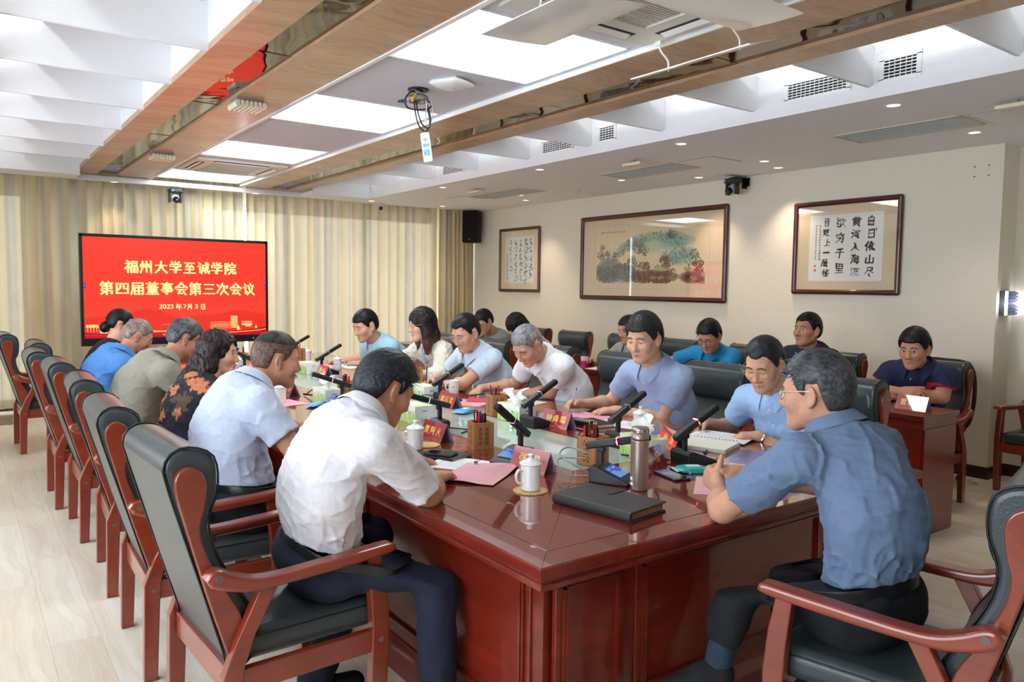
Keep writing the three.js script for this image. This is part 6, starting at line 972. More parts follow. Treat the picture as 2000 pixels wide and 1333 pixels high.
function person(o) {
  const s = o.s ?? 1, U = vnorm(vsub(o.n, o.p)), Fb = head3(o.by), Ft = head3(o.ty ?? o.by), Lt = vnorm(vcross([0, 1, 0], Ft)), Lb = vnorm(vcross([0, 1, 0], Fb)), org = [o.p[0], 0, o.p[2]];
  const t = thing('person', o.label, 'person', org, 0, o.group), q = o.q ?? 1, local = (g) => g.translate(-org[0], 0, -org[2]);
  const bulk = o.bulk ?? 1, sw = (o.sw ?? 0.178) * s * (o.female ? 0.9 : 1), hunch = o.hunch ?? 0.05;
  const S = [vadd(vadd(o.n, Lt, sw), U, -0.062 * s), vadd(vadd(o.n, Lt, -sw), U, -0.062 * s)];
  const mid = vadd(vmix(o.p, o.n, 0.52), Fb, -hunch), chest = vadd(vmix(o.p, o.n, 0.78), Ft, -hunch * 0.75), waist = vadd(o.p, U, 0.075);
  // arms by two-bone reach, keeping elbows off the table
  const arm = (k) => {
    const Sh = S[k], sg = k ? -1 : 1; let W = k ? o.wR : o.wL, a = 0.285 * s, b = 0.255 * s; const hint = k ? o.eR : o.eL;
    if (hint) return { Sh, E: hint, W }; let v = vsub(W, Sh), D = vlen(v); if (D > (a + b) * 0.985) { const f = Math.min(D / ((a + b) * 0.985), 1.12); a *= f; b *= f; if (D > (a + b) * 0.985) { W = vadd(Sh, v, (a + b) * 0.985 / D); v = vsub(W, Sh); D = vlen(v); } }
    D = Math.max(D, Math.abs(a - b) + 0.02); const u = vnorm(v), x = (a * a - b * b + D * D) / (2 * D), h = Math.sqrt(Math.max(0, a * a - x * x)), c = vadd(Sh, u, x);
    let pole = hint ? vsub(hint, c) : vadd(vadd([0, -0.8, 0], Lt, sg * 0.7), Ft, -0.25); pole = vnorm(vadd(pole, u, -vdot(pole, u)));
    const p2 = vcross(u, pole); let best = null;
    for (let i = 0; i < 36; i++) { const A = i * Math.PI / 18, E = vadd(vadd(c, pole, h * Math.cos(A)), p2, h * Math.sin(A)); const over = E[0] > TX0 - 0.04 && E[0] < TX1 + 0.04 && E[2] < TZ0 + 0.04 || (E[0] > 4.8 && E[0] < 5.36 && E[2] < -2.2); const cost = 1 - Math.cos(A) + (over && E[1] < T + 0.045 ? 4 + (T + 0.045 - E[1]) * 20 : 0) + (vdot(vsub(E, Sh), Lt) * sg < -0.03 ? 2 : 0); if (!best || cost < best[0]) best = [cost, E]; }
    return { Sh, E: best[1], W };
  };
  const A = [arm(0), arm(1)];
  // shirt
  const fold = o.fold ?? 0.6, sl = o.sleeve ?? 0.55, tuck = o.tuck ?? (o.belt ? 0.072 : 0.03);
  const torso = blend([[flatCone(vadd(o.p, U, 0.02), mid, 0.155 * s * bulk, 0.165 * s * bulk, Fb, 1.3), 0], [flatCone(mid, chest, 0.165 * s * bulk, 0.16 * s * Math.sqrt(bulk), Ft, 1.38), 0.05], [cone(vadd(o.n, U, -0.055 * s), vadd(S[0], Lt, -0.03), 0.078 * s, 0.066 * s), 0.06], [cone(vadd(o.n, U, -0.055 * s), vadd(S[1], Lt, 0.03), 0.078 * s, 0.066 * s), 0.06], ...(o.belly ? [[ball(vadd(vadd(o.p, U, 0.12), Fb, 0.07), o.belly), 0.08]] : [])]);
  const hem = A.map((a) => vmix(a.Sh, a.E, Math.min(sl, 1)));
  const sleeves = A.map((a) => { const dir = vnorm(vsub(a.E, a.Sh)), e = sl > 1 ? a.E : vadd(vmix(a.Sh, a.E, sl), dir, 0.05), h = vmix(a.Sh, a.E, sl), up = cone(a.Sh, e, 0.069 * s * Math.sqrt(bulk), (sl > 1 ? 0.055 : 0.063) * s), lower = sl > 1 ? cone(a.E, vmix(a.E, a.W, 0.93), 0.053 * s, 0.04 * s) : null; return (x, y, z) => { let d = up(x, y, z); if (lower) return smin(d, lower(x, y, z), 0.04); const k = (x - h[0]) * dir[0] + (y - h[1]) * dir[1] + (z - h[2]) * dir[2]; if (k > -0.026) d -= 0.002; return smax(d, k, 0.004); }; });
  const ridge = (v) => { const r = Math.max(0, 1 - Math.abs(v) * 2.6); return r * r; };
  const yoke = vlen(vsub(o.n, o.p)) - 0.1, ln = ((o.n[0] - o.p[0]) * Lt[0] + (o.n[2] - o.p[2]) * Lt[2]) / vlen(vsub(o.n, o.p));
  const wk = (x, y, z) => {
    const dx = x - o.p[0], dy = y - o.p[1], dz = z - o.p[2], a = dx * U[0] + dy * U[1] + dz * U[2], lat = dx * Lt[0] + dz * Lt[2], fw = dx * Ft[0] + dz * Ft[2], low = Math.exp(-((a - 0.09) ** 2) / 0.012);
    return 0.85 * fold * (0.004 * noise3(lat * 7 + fw * 5, a * 3.2, fw * 5) - 0.0075 * ridge(noise3(lat * 8 + a * 5, a * 2.6 - lat * 3, fw * 6 + 9)) - 0.006 * ridge(noise3(lat * 5 - a * 9, a * 7 + 20, fw * 5)) - 0.008 * low * ridge(noise3(lat * 13, a * 4 + fw * 3, fw * 12 + 3)) + 0.0012 * noise3(lat * 40, a * 22, fw * 40)) - (o.buttons && fw > 0.03 && Math.abs(lat - ln * a) < 0.015 ? 0.0022 : 0) + (fw < 0.02 && Math.abs(a - yoke) < 0.003 ? 0.0014 : 0);
  };
  const shirt = (x, y, z) => { const dt = torso(x, y, z), e0 = sleeves[0](x, y, z), e1 = sleeves[1](x, y, z); let d = smin(smin(dt, e0, 0.035), e1, 0.035); if (Math.abs(dt - e0) < 0.003 || Math.abs(dt - e1) < 0.003) d += 0.0016; if (d < 0.018 && d > -0.018) d += wk(x, y, z); return smax(d, tuck - ((x - o.p[0]) * U[0] + (y - o.p[1]) * U[1] + (z - o.p[2]) * U[2]), 0.008); };
  const pts = [o.p, o.n, ...S, A[0].E, A[1].E, ...(sl > 1 ? [A[0].W, A[1].W] : [])], lo = [0, 1, 2].map((i) => Math.min(...pts.map((p) => p[i])) - 0.21 * Math.max(1, bulk)), hi = [0, 1, 2].map((i) => Math.max(...pts.map((p) => p[i])) + 0.21 * Math.max(1, bulk));
  const main = lin(o.shirt), cf = o.pattern ? o.pattern({ o, U, Lt, Ft, S, A, hem, main, shirt }) : (x, y, z) => { const n = 1 + 0.05 * noise3(x * 45, y * 45, z * 45); return main.map((v) => v * n); };
  part(o.female ? 'blouse' : 'shirt', local(meshField(shirt, lo, hi, 0.0082 * q, cf)), mCloth, t);
  // trousers, belt, shoes
  const hip = [vadd(vadd(o.p, Lb, 0.088 * s), [0, -0.01, 0]), vadd(vadd(o.p, Lb, -0.088 * s), [0, -0.01, 0])], knee = o.knee ?? hip.map((h, i) => vadd(vadd(h, Fb, o.thigh ?? 0.4), Lb, (i ? -1 : 1) * 0.03).map((v, k) => k === 1 ? 0.545 : v)), ank = o.ankle ?? knee.map((h) => vadd(h, Fb, -0.05).map((v, k) => k === 1 ? 0.1 : v));
  const tb = blend([[flatCone(hip[0], hip[1], 0.125 * s * bulk, 0.125 * s * bulk, Fb, 1.0), 0], [flatCone(o.p, vadd(o.p, U, 0.055), 0.15 * s * bulk, 0.152 * s * bulk, Fb, 1.25), 0.04], ...[0, 1].flatMap((i) => [[cone(hip[i], knee[i], 0.098 * s, 0.073 * s), 0.05], [cone(knee[i], vmix(knee[i], ank[i], o.hemT ? o.hemT[i] : 1), 0.072 * s, 0.06 * s), 0.03]])]);
  const tn = (d, x, y, z) => (Math.abs(d) > 0.02 ? d : d + 0.005 * noise3(x * 9, y * 9, z * 9) - 0.006 * Math.max(0, 0.5 - Math.abs(noise3(x * 16 + y * 9, y * 11, z * 16))));
  const tf = (x, y, z) => smax(tn(tb(x, y, z), x, y, z), ((x - o.p[0]) * U[0] + (y - o.p[1]) * U[1] + (z - o.p[2]) * U[2]) - 0.06, 0.01);
  const tp = [...hip, ...knee, ...ank, o.p], tl = [0, 1, 2].map((i) => Math.min(...tp.map((p) => p[i])) - 0.17 * bulk), th = [0, 1, 2].map((i) => Math.max(...tp.map((p) => p[i])) + 0.17 * bulk), tc = lin(o.pants ?? 0x1b1f2b);
  part('trousers', local(meshField((x, y, z) => smax(tf(x, y, z), (o.cuffY ?? 0.075) - y, 0.004), tl, th, 0.019 * q, () => tc)), mTrouser, t);
  if (o.belt) { const ring = [], e = vadd(o.p, U, 0.058), Fu = vnorm(vadd(Fb, U, -vdot(Fb, U))), Lu = vcross(U, Fu), fd = (x, y, z) => Math.min(torso(x, y, z), tb(x, y, z)); const N = 72, vs = []; for (let i = 0; i <= N; i++) { const a = i / N * 2 * Math.PI, dir = vadd(Fu.map((v) => v * Math.cos(a)), Lu, Math.sin(a)); let lo_ = 0.06, hi_ = 0.3; for (let k = 0; k < 22; k++) { const m = (lo_ + hi_) / 2, p = vadd(e, dir, m); if (fd(...p) < 0) lo_ = m; else hi_ = m; } for (const [h, r] of [[-0.018, 0.004], [-0.016, 0.008], [0.016, 0.008], [0.018, 0.004]]) vs.push(...vadd(vadd(e, dir, lo_ + r), U, h)); } const ix = []; for (let i = 0; i < N; i++) for (let k = 0; k < 3; k++) { const b = i * 4 + k; ix.push(b, b + 1, b + 4, b + 1, b + 5, b + 4); } const g = new THREE.BufferGeometry(); g.setAttribute('position', new THREE.BufferAttribute(new Float32Array(vs), 3)); g.setIndex(ix); g.computeVertexNormals(); part('belt', local(g), physical({ color: 0x15171a, roughness: 0.35, side: THREE.DoubleSide }), t); }
  const foot = o.foot ?? ank.map(() => Fb);
  ank.forEach((a, i) => {
    const f = foot[i], sh = blend([[flatCone(vadd(a, [0, -0.048, 0]), vadd(vadd(a, f, 0.16), [0, -0.058, 0]), 0.048, 0.042, [0, 1, 0], 1.05), 0], [cone(vadd(a, [0, -0.04, 0]), vadd(vadd(a, f, 0.05), [0, -0.025, 0]), 0.046, 0.032), 0.03]]), e = vadd(a, f, 0.2);
    part('shoe', local(meshField((x, y, z) => smax(sh(x, y, z), 0.004 - y, 0.004), [0, 1, 2].map((k) => Math.min(a[k], e[k]) - 0.12), [0, 1, 2].map((k) => Math.max(a[k], e[k]) + 0.08), 0.014 * q, () => lin(0x16171a))), mTrouser, t);
    if (o.socks) part('sock', local(tube([vmix(a, knee[i], 0.26), vmix(a, knee[i], 0.1), vadd(a, [0, -0.03, 0])], 0.043, 12, 16)), paint(0x23374a, 0.9), t);
  });
  // head and neck
  const hs = (o.hs ?? 1) * (o.female ? 0.96 : 1), R = new THREE.Matrix4().makeRotationFromEuler(new THREE.Euler((o.hp ?? 10) * Math.PI / 180, o.hy * Math.PI / 180, (o.hr ?? 0) * Math.PI / 180, 'YXZ')), e = R.elements, M = [[e[0], e[1], e[2]], [e[4], e[5], e[6]], [e[8], e[9], e[10]]];
  const toW = (p) => vadd(vadd(vadd(o.h, M[0], p[0] * hs), M[1], p[1] * hs), M[2], p[2] * hs), toL = (p) => { const d = vsub(p, o.h); return [vdot(d, M[0]) / hs, vdot(d, M[1]) / hs, vdot(d, M[2]) / hs]; };
  const nb = toL(vadd(o.n, U, -0.03)), hf = headField(o), neckF = blend([[cone([0, -0.05, -0.022], nb, 0.052, 0.06), 0], [cone([0, -0.07, 0.0], vmix([0, -0.05, -0.02], nb, 0.7), 0.036, 0.05), 0.03]]);
  const full = (x, y, z) => smin(hf(x, y, z), neckF(x, y, z), 0.025), hl = [-0.105, Math.min(-0.13, nb[1] - 0.05), Math.min(-0.125, nb[2] - 0.08)], hh = [0.105, 0.13, Math.max(0.13, nb[2] + 0.08)];
  if (nb[0] < -0.03) hl[0] = nb[0] - 0.08; if (nb[0] > 0.03) hh[0] = nb[0] + 0.08;
  const hm = new THREE.Matrix4().makeScale(hs, hs, hs).premultiply(R).setPosition(...o.h), place = (g) => local(g.applyMatrix4(hm));
  const skin = [place(meshField(full, hl, hh, (o.face ?? 0.0044), faceColor(o), 1.35))];
  // arms and hands join the same skin mesh
  const sc = lin(o.skin), armCol = (x, y, z) => { const n = noise3(x * 30, y * 30, z * 30) * 0.05; return sc.map((v) => v * (1 + n)); };
  A.forEach((a, k) => {
    const spec = (k ? o.hR : o.hL) || {}, d = spec.d ? vnorm(spec.d) : vnorm(vsub(a.W, a.E)), nn = spec.n || [0, -1, 0], Hd = handParts(a.W, d, nn, !!k, spec.pose || 'rest', s * 1.02), m = vmix(a.E, a.W, 0.3);
    const limb = blend([[cone(a.Sh, a.E, 0.05 * s, 0.043 * s), 0], [cone(a.E, m, 0.042 * s, 0.045 * s), 0.02], [flatCone(m, a.W, 0.045 * s, 0.0275 * s, nn, 1.12), 0.025]]), hc = vadd(a.W, d, 0.075 * s), fld = (x, y, z) => { let v = limb(x, y, z); const far = Math.hypot(x - hc[0], y - hc[1], z - hc[2]) - 0.135 * s; if (far > 0.03) return Math.min(v, Math.max(far, 0.03)); for (let i = 0; i < Hd.length; i++) v = smin(v, Hd[i][0](x, y, z), i ? Hd[i][1] : 0.02); return v; }, Q = [sl > 1 ? a.E : vmix(a.Sh, a.E, 0.3), a.E, a.W, vadd(a.W, d, 0.2)], l = [0, 1, 2].map((i) => Math.min(...Q.map((p) => p[i])) - 0.1), h = [0, 1, 2].map((i) => Math.max(...Q.map((p) => p[i])) + 0.1);
    skin.push(local(meshField(fld, l, h, o.hand ?? 0.006, armCol, 1.2)));
  });
  if (o.socks || o.shins) ank.forEach((a, i) => skin.push(local(meshField(cone(vmix(a, knee[i], 0.4), a, 0.042, 0.036), vadd(a, [-0.3, -0.1, -0.3]), vadd(a, [0.3, 0.35, 0.3]), 0.01, armCol))));
  part('body', joinColored(skin), mSkin, t);
  // hair
  const c1 = lin(o.hair ?? 0x17161a), c2 = lin(o.grey ?? 0x17161a), ga = o.greyAmount ?? 0, sc2 = lin(o.skin), scalp = o.scalp ?? 0;
  if (o.style !== 'none') {
    const hfun = hairField(o), ext = o.locks ? o.locks.flat() : [];
    const bl = [-0.13, -0.12, -0.16].map((v, i) => Math.min(v, ...ext.map((p) => p[i] - 0.06))), bh = [0.13, 0.165, 0.15].map((v, i) => Math.max(v, ...ext.map((p) => p[i] + 0.06)));
    part('hair', place(meshField(hfun, bl, bh, o.locks ? 0.0055 : Math.max(0.0038, (o.face ?? 0.0042)), (x, y, z) => { const n = noise3(x * 16, y * 16, z * 16), m = o.locks ? noise3(x * 120, y * 12, z * 120) : noise3(x * 130, y * 70, z * 26), k = clampN(ga * (0.8 + 0.6 * m + 0.6 * n), 0, 1); let c = vmix(c1, c2, k); if (scalp && (y < 0.075 || scalp > 1)) c = vmix(c, sc2, clampN((scalp % 1 || 0.3) * (0.85 + 0.3 * m + 0.25 * n), 0, 0.7)); if (o.ends && y < -0.06) c = vmix(c, lin(o.ends), clampN((-0.06 - y) * 8, 0, 0.85)); return c.map((v) => v * (1 + 0.2 * m)); }, 1.35)), mHair, t);
    if (!o.locks) { // short tufts that break up the outline
      const r = rng(Math.round(o.h[0] * 1000)), pos = [], idx = [], col = [];
      for (let i = 0; i < (o.tufts ?? 420); i++) { const a = r() * 6.283, b = Math.acos(1 - r() * 1.25), dir = [Math.sin(b) * Math.cos(a), Math.cos(b), Math.sin(b) * Math.sin(a)]; let l0 = 0.05, l1 = 0.17; for (let k = 0; k < 14; k++) { const m = (l0 + l1) / 2; if (hfun(dir[0] * m, dir[1] * m + 0.02, dir[2] * m - 0.01) < 0) l0 = m; else l1 = m; } if (l0 < 0.07) continue; const p = [dir[0] * (l0 - 0.004), dir[1] * (l0 - 0.004) + 0.02, dir[2] * (l0 - 0.004) - 0.01]; if (p[1] < 0.03) continue; const tl_ = (o.tuft ?? 0.014) * (0.5 + r()), tip = vadd(vadd(p, dir, tl_ * (0.35 + (o.spiky ?? 0.1))), [0.3 * (r() - 0.5), -0.3, 0.75 + (r() - 0.5) * 0.6], tl_), sd = vnorm(vcross(dir, [r() - 0.5, r() - 0.5, r()])), w = 0.0018 + r() * 0.0016, b0 = pos.length / 3; pos.push(...vadd(p, sd, w), ...vadd(p, sd, -w), ...vadd(p, vcross(sd, dir), w), ...tip); idx.push(b0, b0 + 1, b0 + 3, b0 + 1, b0 + 2, b0 + 3, b0 + 2, b0, b0 + 3); const c = vmix(c1, c2, r() < ga ? 0.9 : 0.1); for (let k = 0; k < 4; k++) col.push(...c); }
      if (idx.length) { const g = new THREE.BufferGeometry(); g.setAttribute('position', new THREE.BufferAttribute(new Float32Array(pos), 3)); g.setAttribute('color', new THREE.BufferAttribute(new Float32Array(col), 3)); g.setIndex(idx); g.computeVertexNormals(); const h_ = part('hair_tufts', place(g), mHair, t); h_.userData.kind = 'stuff'; }
    }
  }
  if (o.bun) part('hair_bun', place(meshField((x, y, z) => ell(o.bun, [0.045, 0.05, 0.04])(x, y, z) + 0.003 * noise3(x * 60, y * 60, z * 60), vadd(o.bun, [-0.07, -0.07, -0.07]), vadd(o.bun, [0.07, 0.07, 0.07]), 0.005, () => c1)), mHair, t);
  // collar
  if (o.collar) {
    const cc = o.collarColor ? lin(o.collarColor) : main, ax = vnorm(vadd(vsub(o.h, o.n), U, 0.12)), f = vnorm(vadd(Ft, ax, -vdot(Ft, ax))), l = vcross(ax, f), c0 = vadd(vadd(o.n, ax, 0.034 * s), f, 0.006), pos = [], idx = [], N = 44, gap = o.gap ?? 0.3;
    for (let i = 0; i <= N; i++) { const a = gap + (2 * Math.PI - 2 * gap) * i / N, fr = Math.max(0, Math.cos(a)), tip = Math.max(0, 1 - Math.min(a - gap, 2 * Math.PI - gap - a) / 0.85), dir = vadd(f.map((v) => v * Math.cos(a)), l, Math.sin(a)); const row = [[0.07, -0.03, 0], [0.066, 0.018 - 0.016 * fr, 0], [0.07, 0.023 - 0.016 * fr, 0], [0.096 + 0.014 * tip, -0.014 - 0.016 * fr - 0.04 * tip * tip, 0.022 * tip], [0.094 + 0.014 * tip, -0.018 - 0.016 * fr - 0.041 * tip * tip, 0.02 * tip]]; for (const [rr, hh_, fo] of row) pos.push(...vadd(vadd(vadd(c0, dir, rr * s * (1 + 0.1 * Math.abs(Math.sin(a)))), ax, hh_ * s), f, fo)); }
    for (let i = 0; i < N; i++) for (let k = 0; k < 4; k++) { const b = i * 5 + k; idx.push(b, b + 5, b + 1, b + 1, b + 5, b + 6); }
    const g = new THREE.BufferGeometry(); g.setAttribute('position', new THREE.BufferAttribute(new Float32Array(pos), 3)); g.setIndex(idx); g.computeVertexNormals(); part('collar', local(g), physical({ color: new THREE.Color(...cc), roughness: 0.85, side: THREE.DoubleSide }), t);
  }
  // buttons down the front, found by walking in from the chest
  if (o.buttons) for (let i = 0; i < o.buttons; i++) { const c = vadd(o.n, U, -0.1 - i * 0.085); let d0 = 0.3, d1 = 0; for (let k = 0; k < 20; k++) { const m = (d0 + d1) / 2; if (shirt(...vadd(c, Ft, m)) < 0) d1 = m; else d0 = m; } const p = vadd(c, Ft, d1 + 0.0006); part('button', new THREE.SphereGeometry(0.0055, 10, 6).scale(1, 1, 0.4).rotateY((o.ty ?? o.by) * Math.PI / 180), paint(o.buttonColor ?? 0xdfe3ea, 0.4), t, vsub(p, org)); }
  // glasses
  if (o.glasses) {
    const g = [], rim = (sg) => tube([...Array(12)].map((_, i) => { const a = i / 12 * 6.283, c = Math.cos(a), n = Math.sin(a); return [sg * 0.0325 + Math.sign(c) * Math.abs(c) ** 0.6 * 0.0255, -0.004 + Math.sign(n) * Math.abs(n) ** 0.6 * 0.0175, 0.0975 - (sg * Math.sign(c) > 0 ? 0.006 : 0)]; }), o.glasses.r ?? 0.0013, 40, 6, true);
    g.push(rim(1), rim(-1), tube([[-0.008, 0.002, 0.098], [0, 0.005, 0.101], [0.008, 0.002, 0.098]], 0.0013, 8, 6));
    for (const sg of [1, -1]) g.push(tube([[sg * 0.058, 0.006, 0.091], [sg * 0.076, 0.008, 0.08], [sg * 0.0875, 0.01, 0.01], [sg * 0.087, 0.006, -0.02], [sg * 0.081, -0.018, -0.04]], o.glasses.r ?? 0.0014, 24, 6));
    const gl = part('glasses', place(merge(g)), physical({ color: o.glasses.c, metalness: o.glasses.m ?? 0.8, roughness: 0.3 }), t);
    for (const sg of [1, -1]) part('lens', place(new THREE.CircleGeometry(0.0185, 20).scale(1.32, 0.9, 1).rotateY(sg * 0.11).translate(sg * 0.0325, -0.004, 0.0955)), mGlass, gl);
  }
  return { t, A, toW, o };
}
// ------------------------------------------------------------------ the people at the meeting
const SK = 0xd8a88c, SK2 = 0xcf9a7e, SK3 = 0xe3b89e;
const GLft = 'people along the window side of the table', GRgt = 'people along the picture side of the table', GBk = 'people at the back desks';
{
  const trimmed = (trim, extra) => ({ hem, A, main, U, S }) => { const tr = trim && lin(trim); return (x, y, z) => { const n = 1 + 0.05 * noise3(x * 45, y * 45, z * 45); if (tr) for (let k = 0; k < 2; k++) { const d = vnorm(vsub(A[k].E, A[k].Sh)), a = vdot(vsub([x, y, z], hem[k]), d); if (a > -0.009 && vlen(vsub([x, y, z], hem[k])) < 0.11) return tr; } if (extra) { const e = extra(x, y, z); if (e) return e; } return main.map((v) => v * n); }; };
  const p1 = person({ label: 'man in a white shirt and navy trousers leaning over a pink folder', group: GLft, thigh: 0.28, p: [1.0, 0.62, -2.5], n: [1.1, 1.105, -2.4], h: [1.235, 1.18, -2.465], hy: 92, hp: 26, by: 92, ty: 86, wR: [1.46, 0.812, -2.5], eR: [1.32, 0.825, -2.3], wL: [1.56, 0.81, -2.85], hR: { d: [0.8, -0.02, -0.6], pose: 'flat' }, hL: { pose: 'flat' }, shirt: 0xe2dfe3, pants: 0x161d33, belt: 1, collar: 1, skin: 0xcc9478, hair: 0x15171b, grey: 0x5a5f68, greyAmount: 0.12, style: 'short', thick: 0.02, tuft: 0.02, spiky: 0.3, sleeve: 0.86, s: 1.03, bulk: 0.98, q: 0.72, face: 0.0035, hand: 0.0046, fold: 0.85, shins: 1, knee: [[1.27, 0.58, -2.66], [1.3, 0.585, -2.22]], ankle: [[1.02, 0.1, -2.62], [1.3, 0.1, -2.2]], hunch: 0.07 });
  person({ label: 'man in a pale blue short-sleeved shirt with cropped hair and a black belt', group: GLft, thigh: 0.28, p: [1.0, 0.61, -3.41], n: [1.05, 1.1, -3.43], h: [1.184, 1.206, -3.471], hy: 84, hp: 8, by: 90, ty: 86, wR: [1.33, 0.81, -3.36], eR: [1.16, 0.82, -3.14], wL: [1.5, 0.81, -3.75], hR: { pose: 'fist', d: [0.75, 0, -0.65] }, hL: { pose: 'rest' }, shirt: 0xc3cde2, pants: 0x14161c, belt: 1, collar: 1, skin: 0xcd967a, hair: 0x1a1718, grey: 0x8a8078, greyAmount: 0.12, style: 'short', thick: 0.009, scalp: 0.2, tuft: 0.006, sleeve: 0.62, s: 1.05, bulk: 1.12, q: 0.8, face: 0.0035, fold: 0.7, hunch: 0.08 });
  const floral = ({ main, o, shirt }) => {
    const r = rng(8), or = lin(0xcf7f54), dk = lin(0x8a4830), tan = lin(0x7a5a48), fl = [...Array(60)].map(() => { let p = [o.p[0] - 0.3 + r() * 0.75, 0.5 + r() * 0.65, o.p[2] - 0.35 + r() * 0.7]; for (let k = 0; k < 5; k++) { const e = 0.004, f = shirt(...p), g = vnorm([shirt(p[0] + e, p[1], p[2]) - f, shirt(p[0], p[1] + e, p[2]) - f, shirt(p[0], p[1], p[2] + e) - f]); p = vadd(p, g, -f * 0.9); } return [...p, 0.032 + r() * 0.038, r() * 6, r()]; });
    return (x, y, z) => { for (const f of fl) { const dx = x - f[0], dy = y - f[1], dz = z - f[2], d = Math.hypot(dx, dy, dz), a = Math.atan2(dy, dx + dz) + f[4], Rr = f[3] * (0.78 + 0.22 * Math.cos(a * 5)) * (0.9 + 0.25 * noise3(x * 30, y * 30, z * 30)); if (d < Rr) { const k = d / Rr; return f[5] < 0.2 ? vmix(main, tan, 0.6) : vmix(or, dk, Math.abs(Math.cos(a * 5 + k * 2)) < 0.2 ? 0.7 : k < 0.22 ? 0.6 : 0.12 * k); } } return Math.abs(noise3(x * 16 + 4, y * 16, z * 16)) < 0.03 ? vmix(main, tan, 0.5) : main; };
  };
  person({ label: 'woman with long dark wavy hair in a dark blouse with orange flowers', group: GLft, female: 1, thigh: 0.26, p: [1.03, 0.59, -4.42], n: [1.1, 1.0, -4.44], h: [1.2, 1.155, -4.495], hy: 60, hp: 2, by: 90, ty: 88, wR: [1.42, 0.81, -4.35], wL: [1.45, 0.81, -4.7], shirt: 0x20222e, pattern: floral, pants: 0x14151c, collar: 0, skin: 0xd9a68c, hair: 0x1c1416, grey: 0x3a2420, greyAmount: 0.35, style: 'long', wave: 0.003, fringe: 0.0, thick: 0.018, open: 1, hs: 1.02,
    locks: [[[0.06, 0.02, -0.03, 0.045], [0.085, -0.08, -0.03, 0.045], [0.095, -0.17, -0.03, 0.042], [0.09, -0.24, -0.01, 0.03]], [[-0.06, 0.03, -0.03, 0.045], [-0.085, -0.07, -0.04, 0.05], [-0.115, -0.15, -0.08, 0.052], [-0.135, -0.24, -0.13, 0.048], [-0.15, -0.34, -0.17, 0.026]], [[0, 0.02, -0.075, 0.05], [-0.02, -0.08, -0.1, 0.06], [-0.05, -0.18, -0.15, 0.062], [-0.08, -0.27, -0.19, 0.05], [-0.1, -0.36, -0.22, 0.022]], [[-0.05, -0.02, -0.07, 0.05], [-0.09, -0.14, -0.12, 0.06], [-0.12, -0.25, -0.19, 0.052], [-0.14, -0.36, -0.22, 0.024]]], sleeve: 1.2, s: 1, bulk: 1.02, q: 0.75, face: 0.0035, fold: 1.2, hunch: 0.06 });
  person({ label: 'man with glasses in a grey-khaki polo bending over the table', group: GLft, thigh: 0.28, p: [0.98, 0.6, -5.34], n: [1.05, 1.06, -5.2], h: [1.201, 1.188, -5.291], hy: 86, hp: 22, by: 90, ty: 86, wR: [1.42, 0.81, -5.2], wL: [1.46, 0.81, -5.55], shirt: 0x979184, pants: 0x1a1b20, collar: 1, skin: 0xc58f74, hair: 0x1d1d20, grey: 0x85868a, greyAmount: 0.4, style: 'short', thick: 0.013, glasses: { c: 0x222226, r: 0.0018 }, sleeve: 0.62, s: 1.06, bulk: 1.16, tuck: -0.03, hunch: 0.1, fold: 0.8 });
  person({ label: 'man with thin glasses and cropped grey hair in a bright mid-blue polo', group: GLft, thigh: 0.28, p: [0.93, 0.61, -6.22], n: [0.95, 1.03, -6.14], h: [1.079, 1.155, -6.206], hy: 86, hp: 28, by: 90, ty: 86, wR: [1.4, 0.81, -6.05], wL: [1.42, 0.81, -6.45], shirt: 0x5288cc, pants: 0x1a1d26, collar: 1, skin: 0xc58d72, hair: 0x4a4846, grey: 0x9a9894, greyAmount: 0.55, style: 'short', thick: 0.005, scalp: 1.3, tuft: 0.004, glasses: { c: 0xc9c6bc }, sleeve: 0.6, s: 1.05, bulk: 1.12, tuck: -0.03, hunch: 0.1, fold: 0.9 });
  const trim1 = ({ main, o }) => () => main;
  person({ label: 'woman with tied dark hair and pink glasses in a black jacket before the screen', group: GLft, female: 1, thigh: 0.28, p: [0.92, 0.6, -7.1], n: [1.03, 1.02, -7.06], h: [1.105, 1.2, -7.11], hy: 84, hp: 14, by: 90, ty: 88, wR: [1.4, 0.81, -7.0], wL: [1.4, 0.81, -7.3], shirt: 0x17181f, pattern: trim1, pants: 0x14151c, collar: 1, collarColor: 0x1c1d24, skin: 0xe2b69c, hair: 0x171314, style: 'short', thick: 0.013, fringe: -0.008, nape: 0.02, bun: [-0.02, -0.05, -0.115], glasses: { c: 0xc9585e }, tuft: 0.003, sleeve: 1.2, s: 0.98, q: 1.1 });
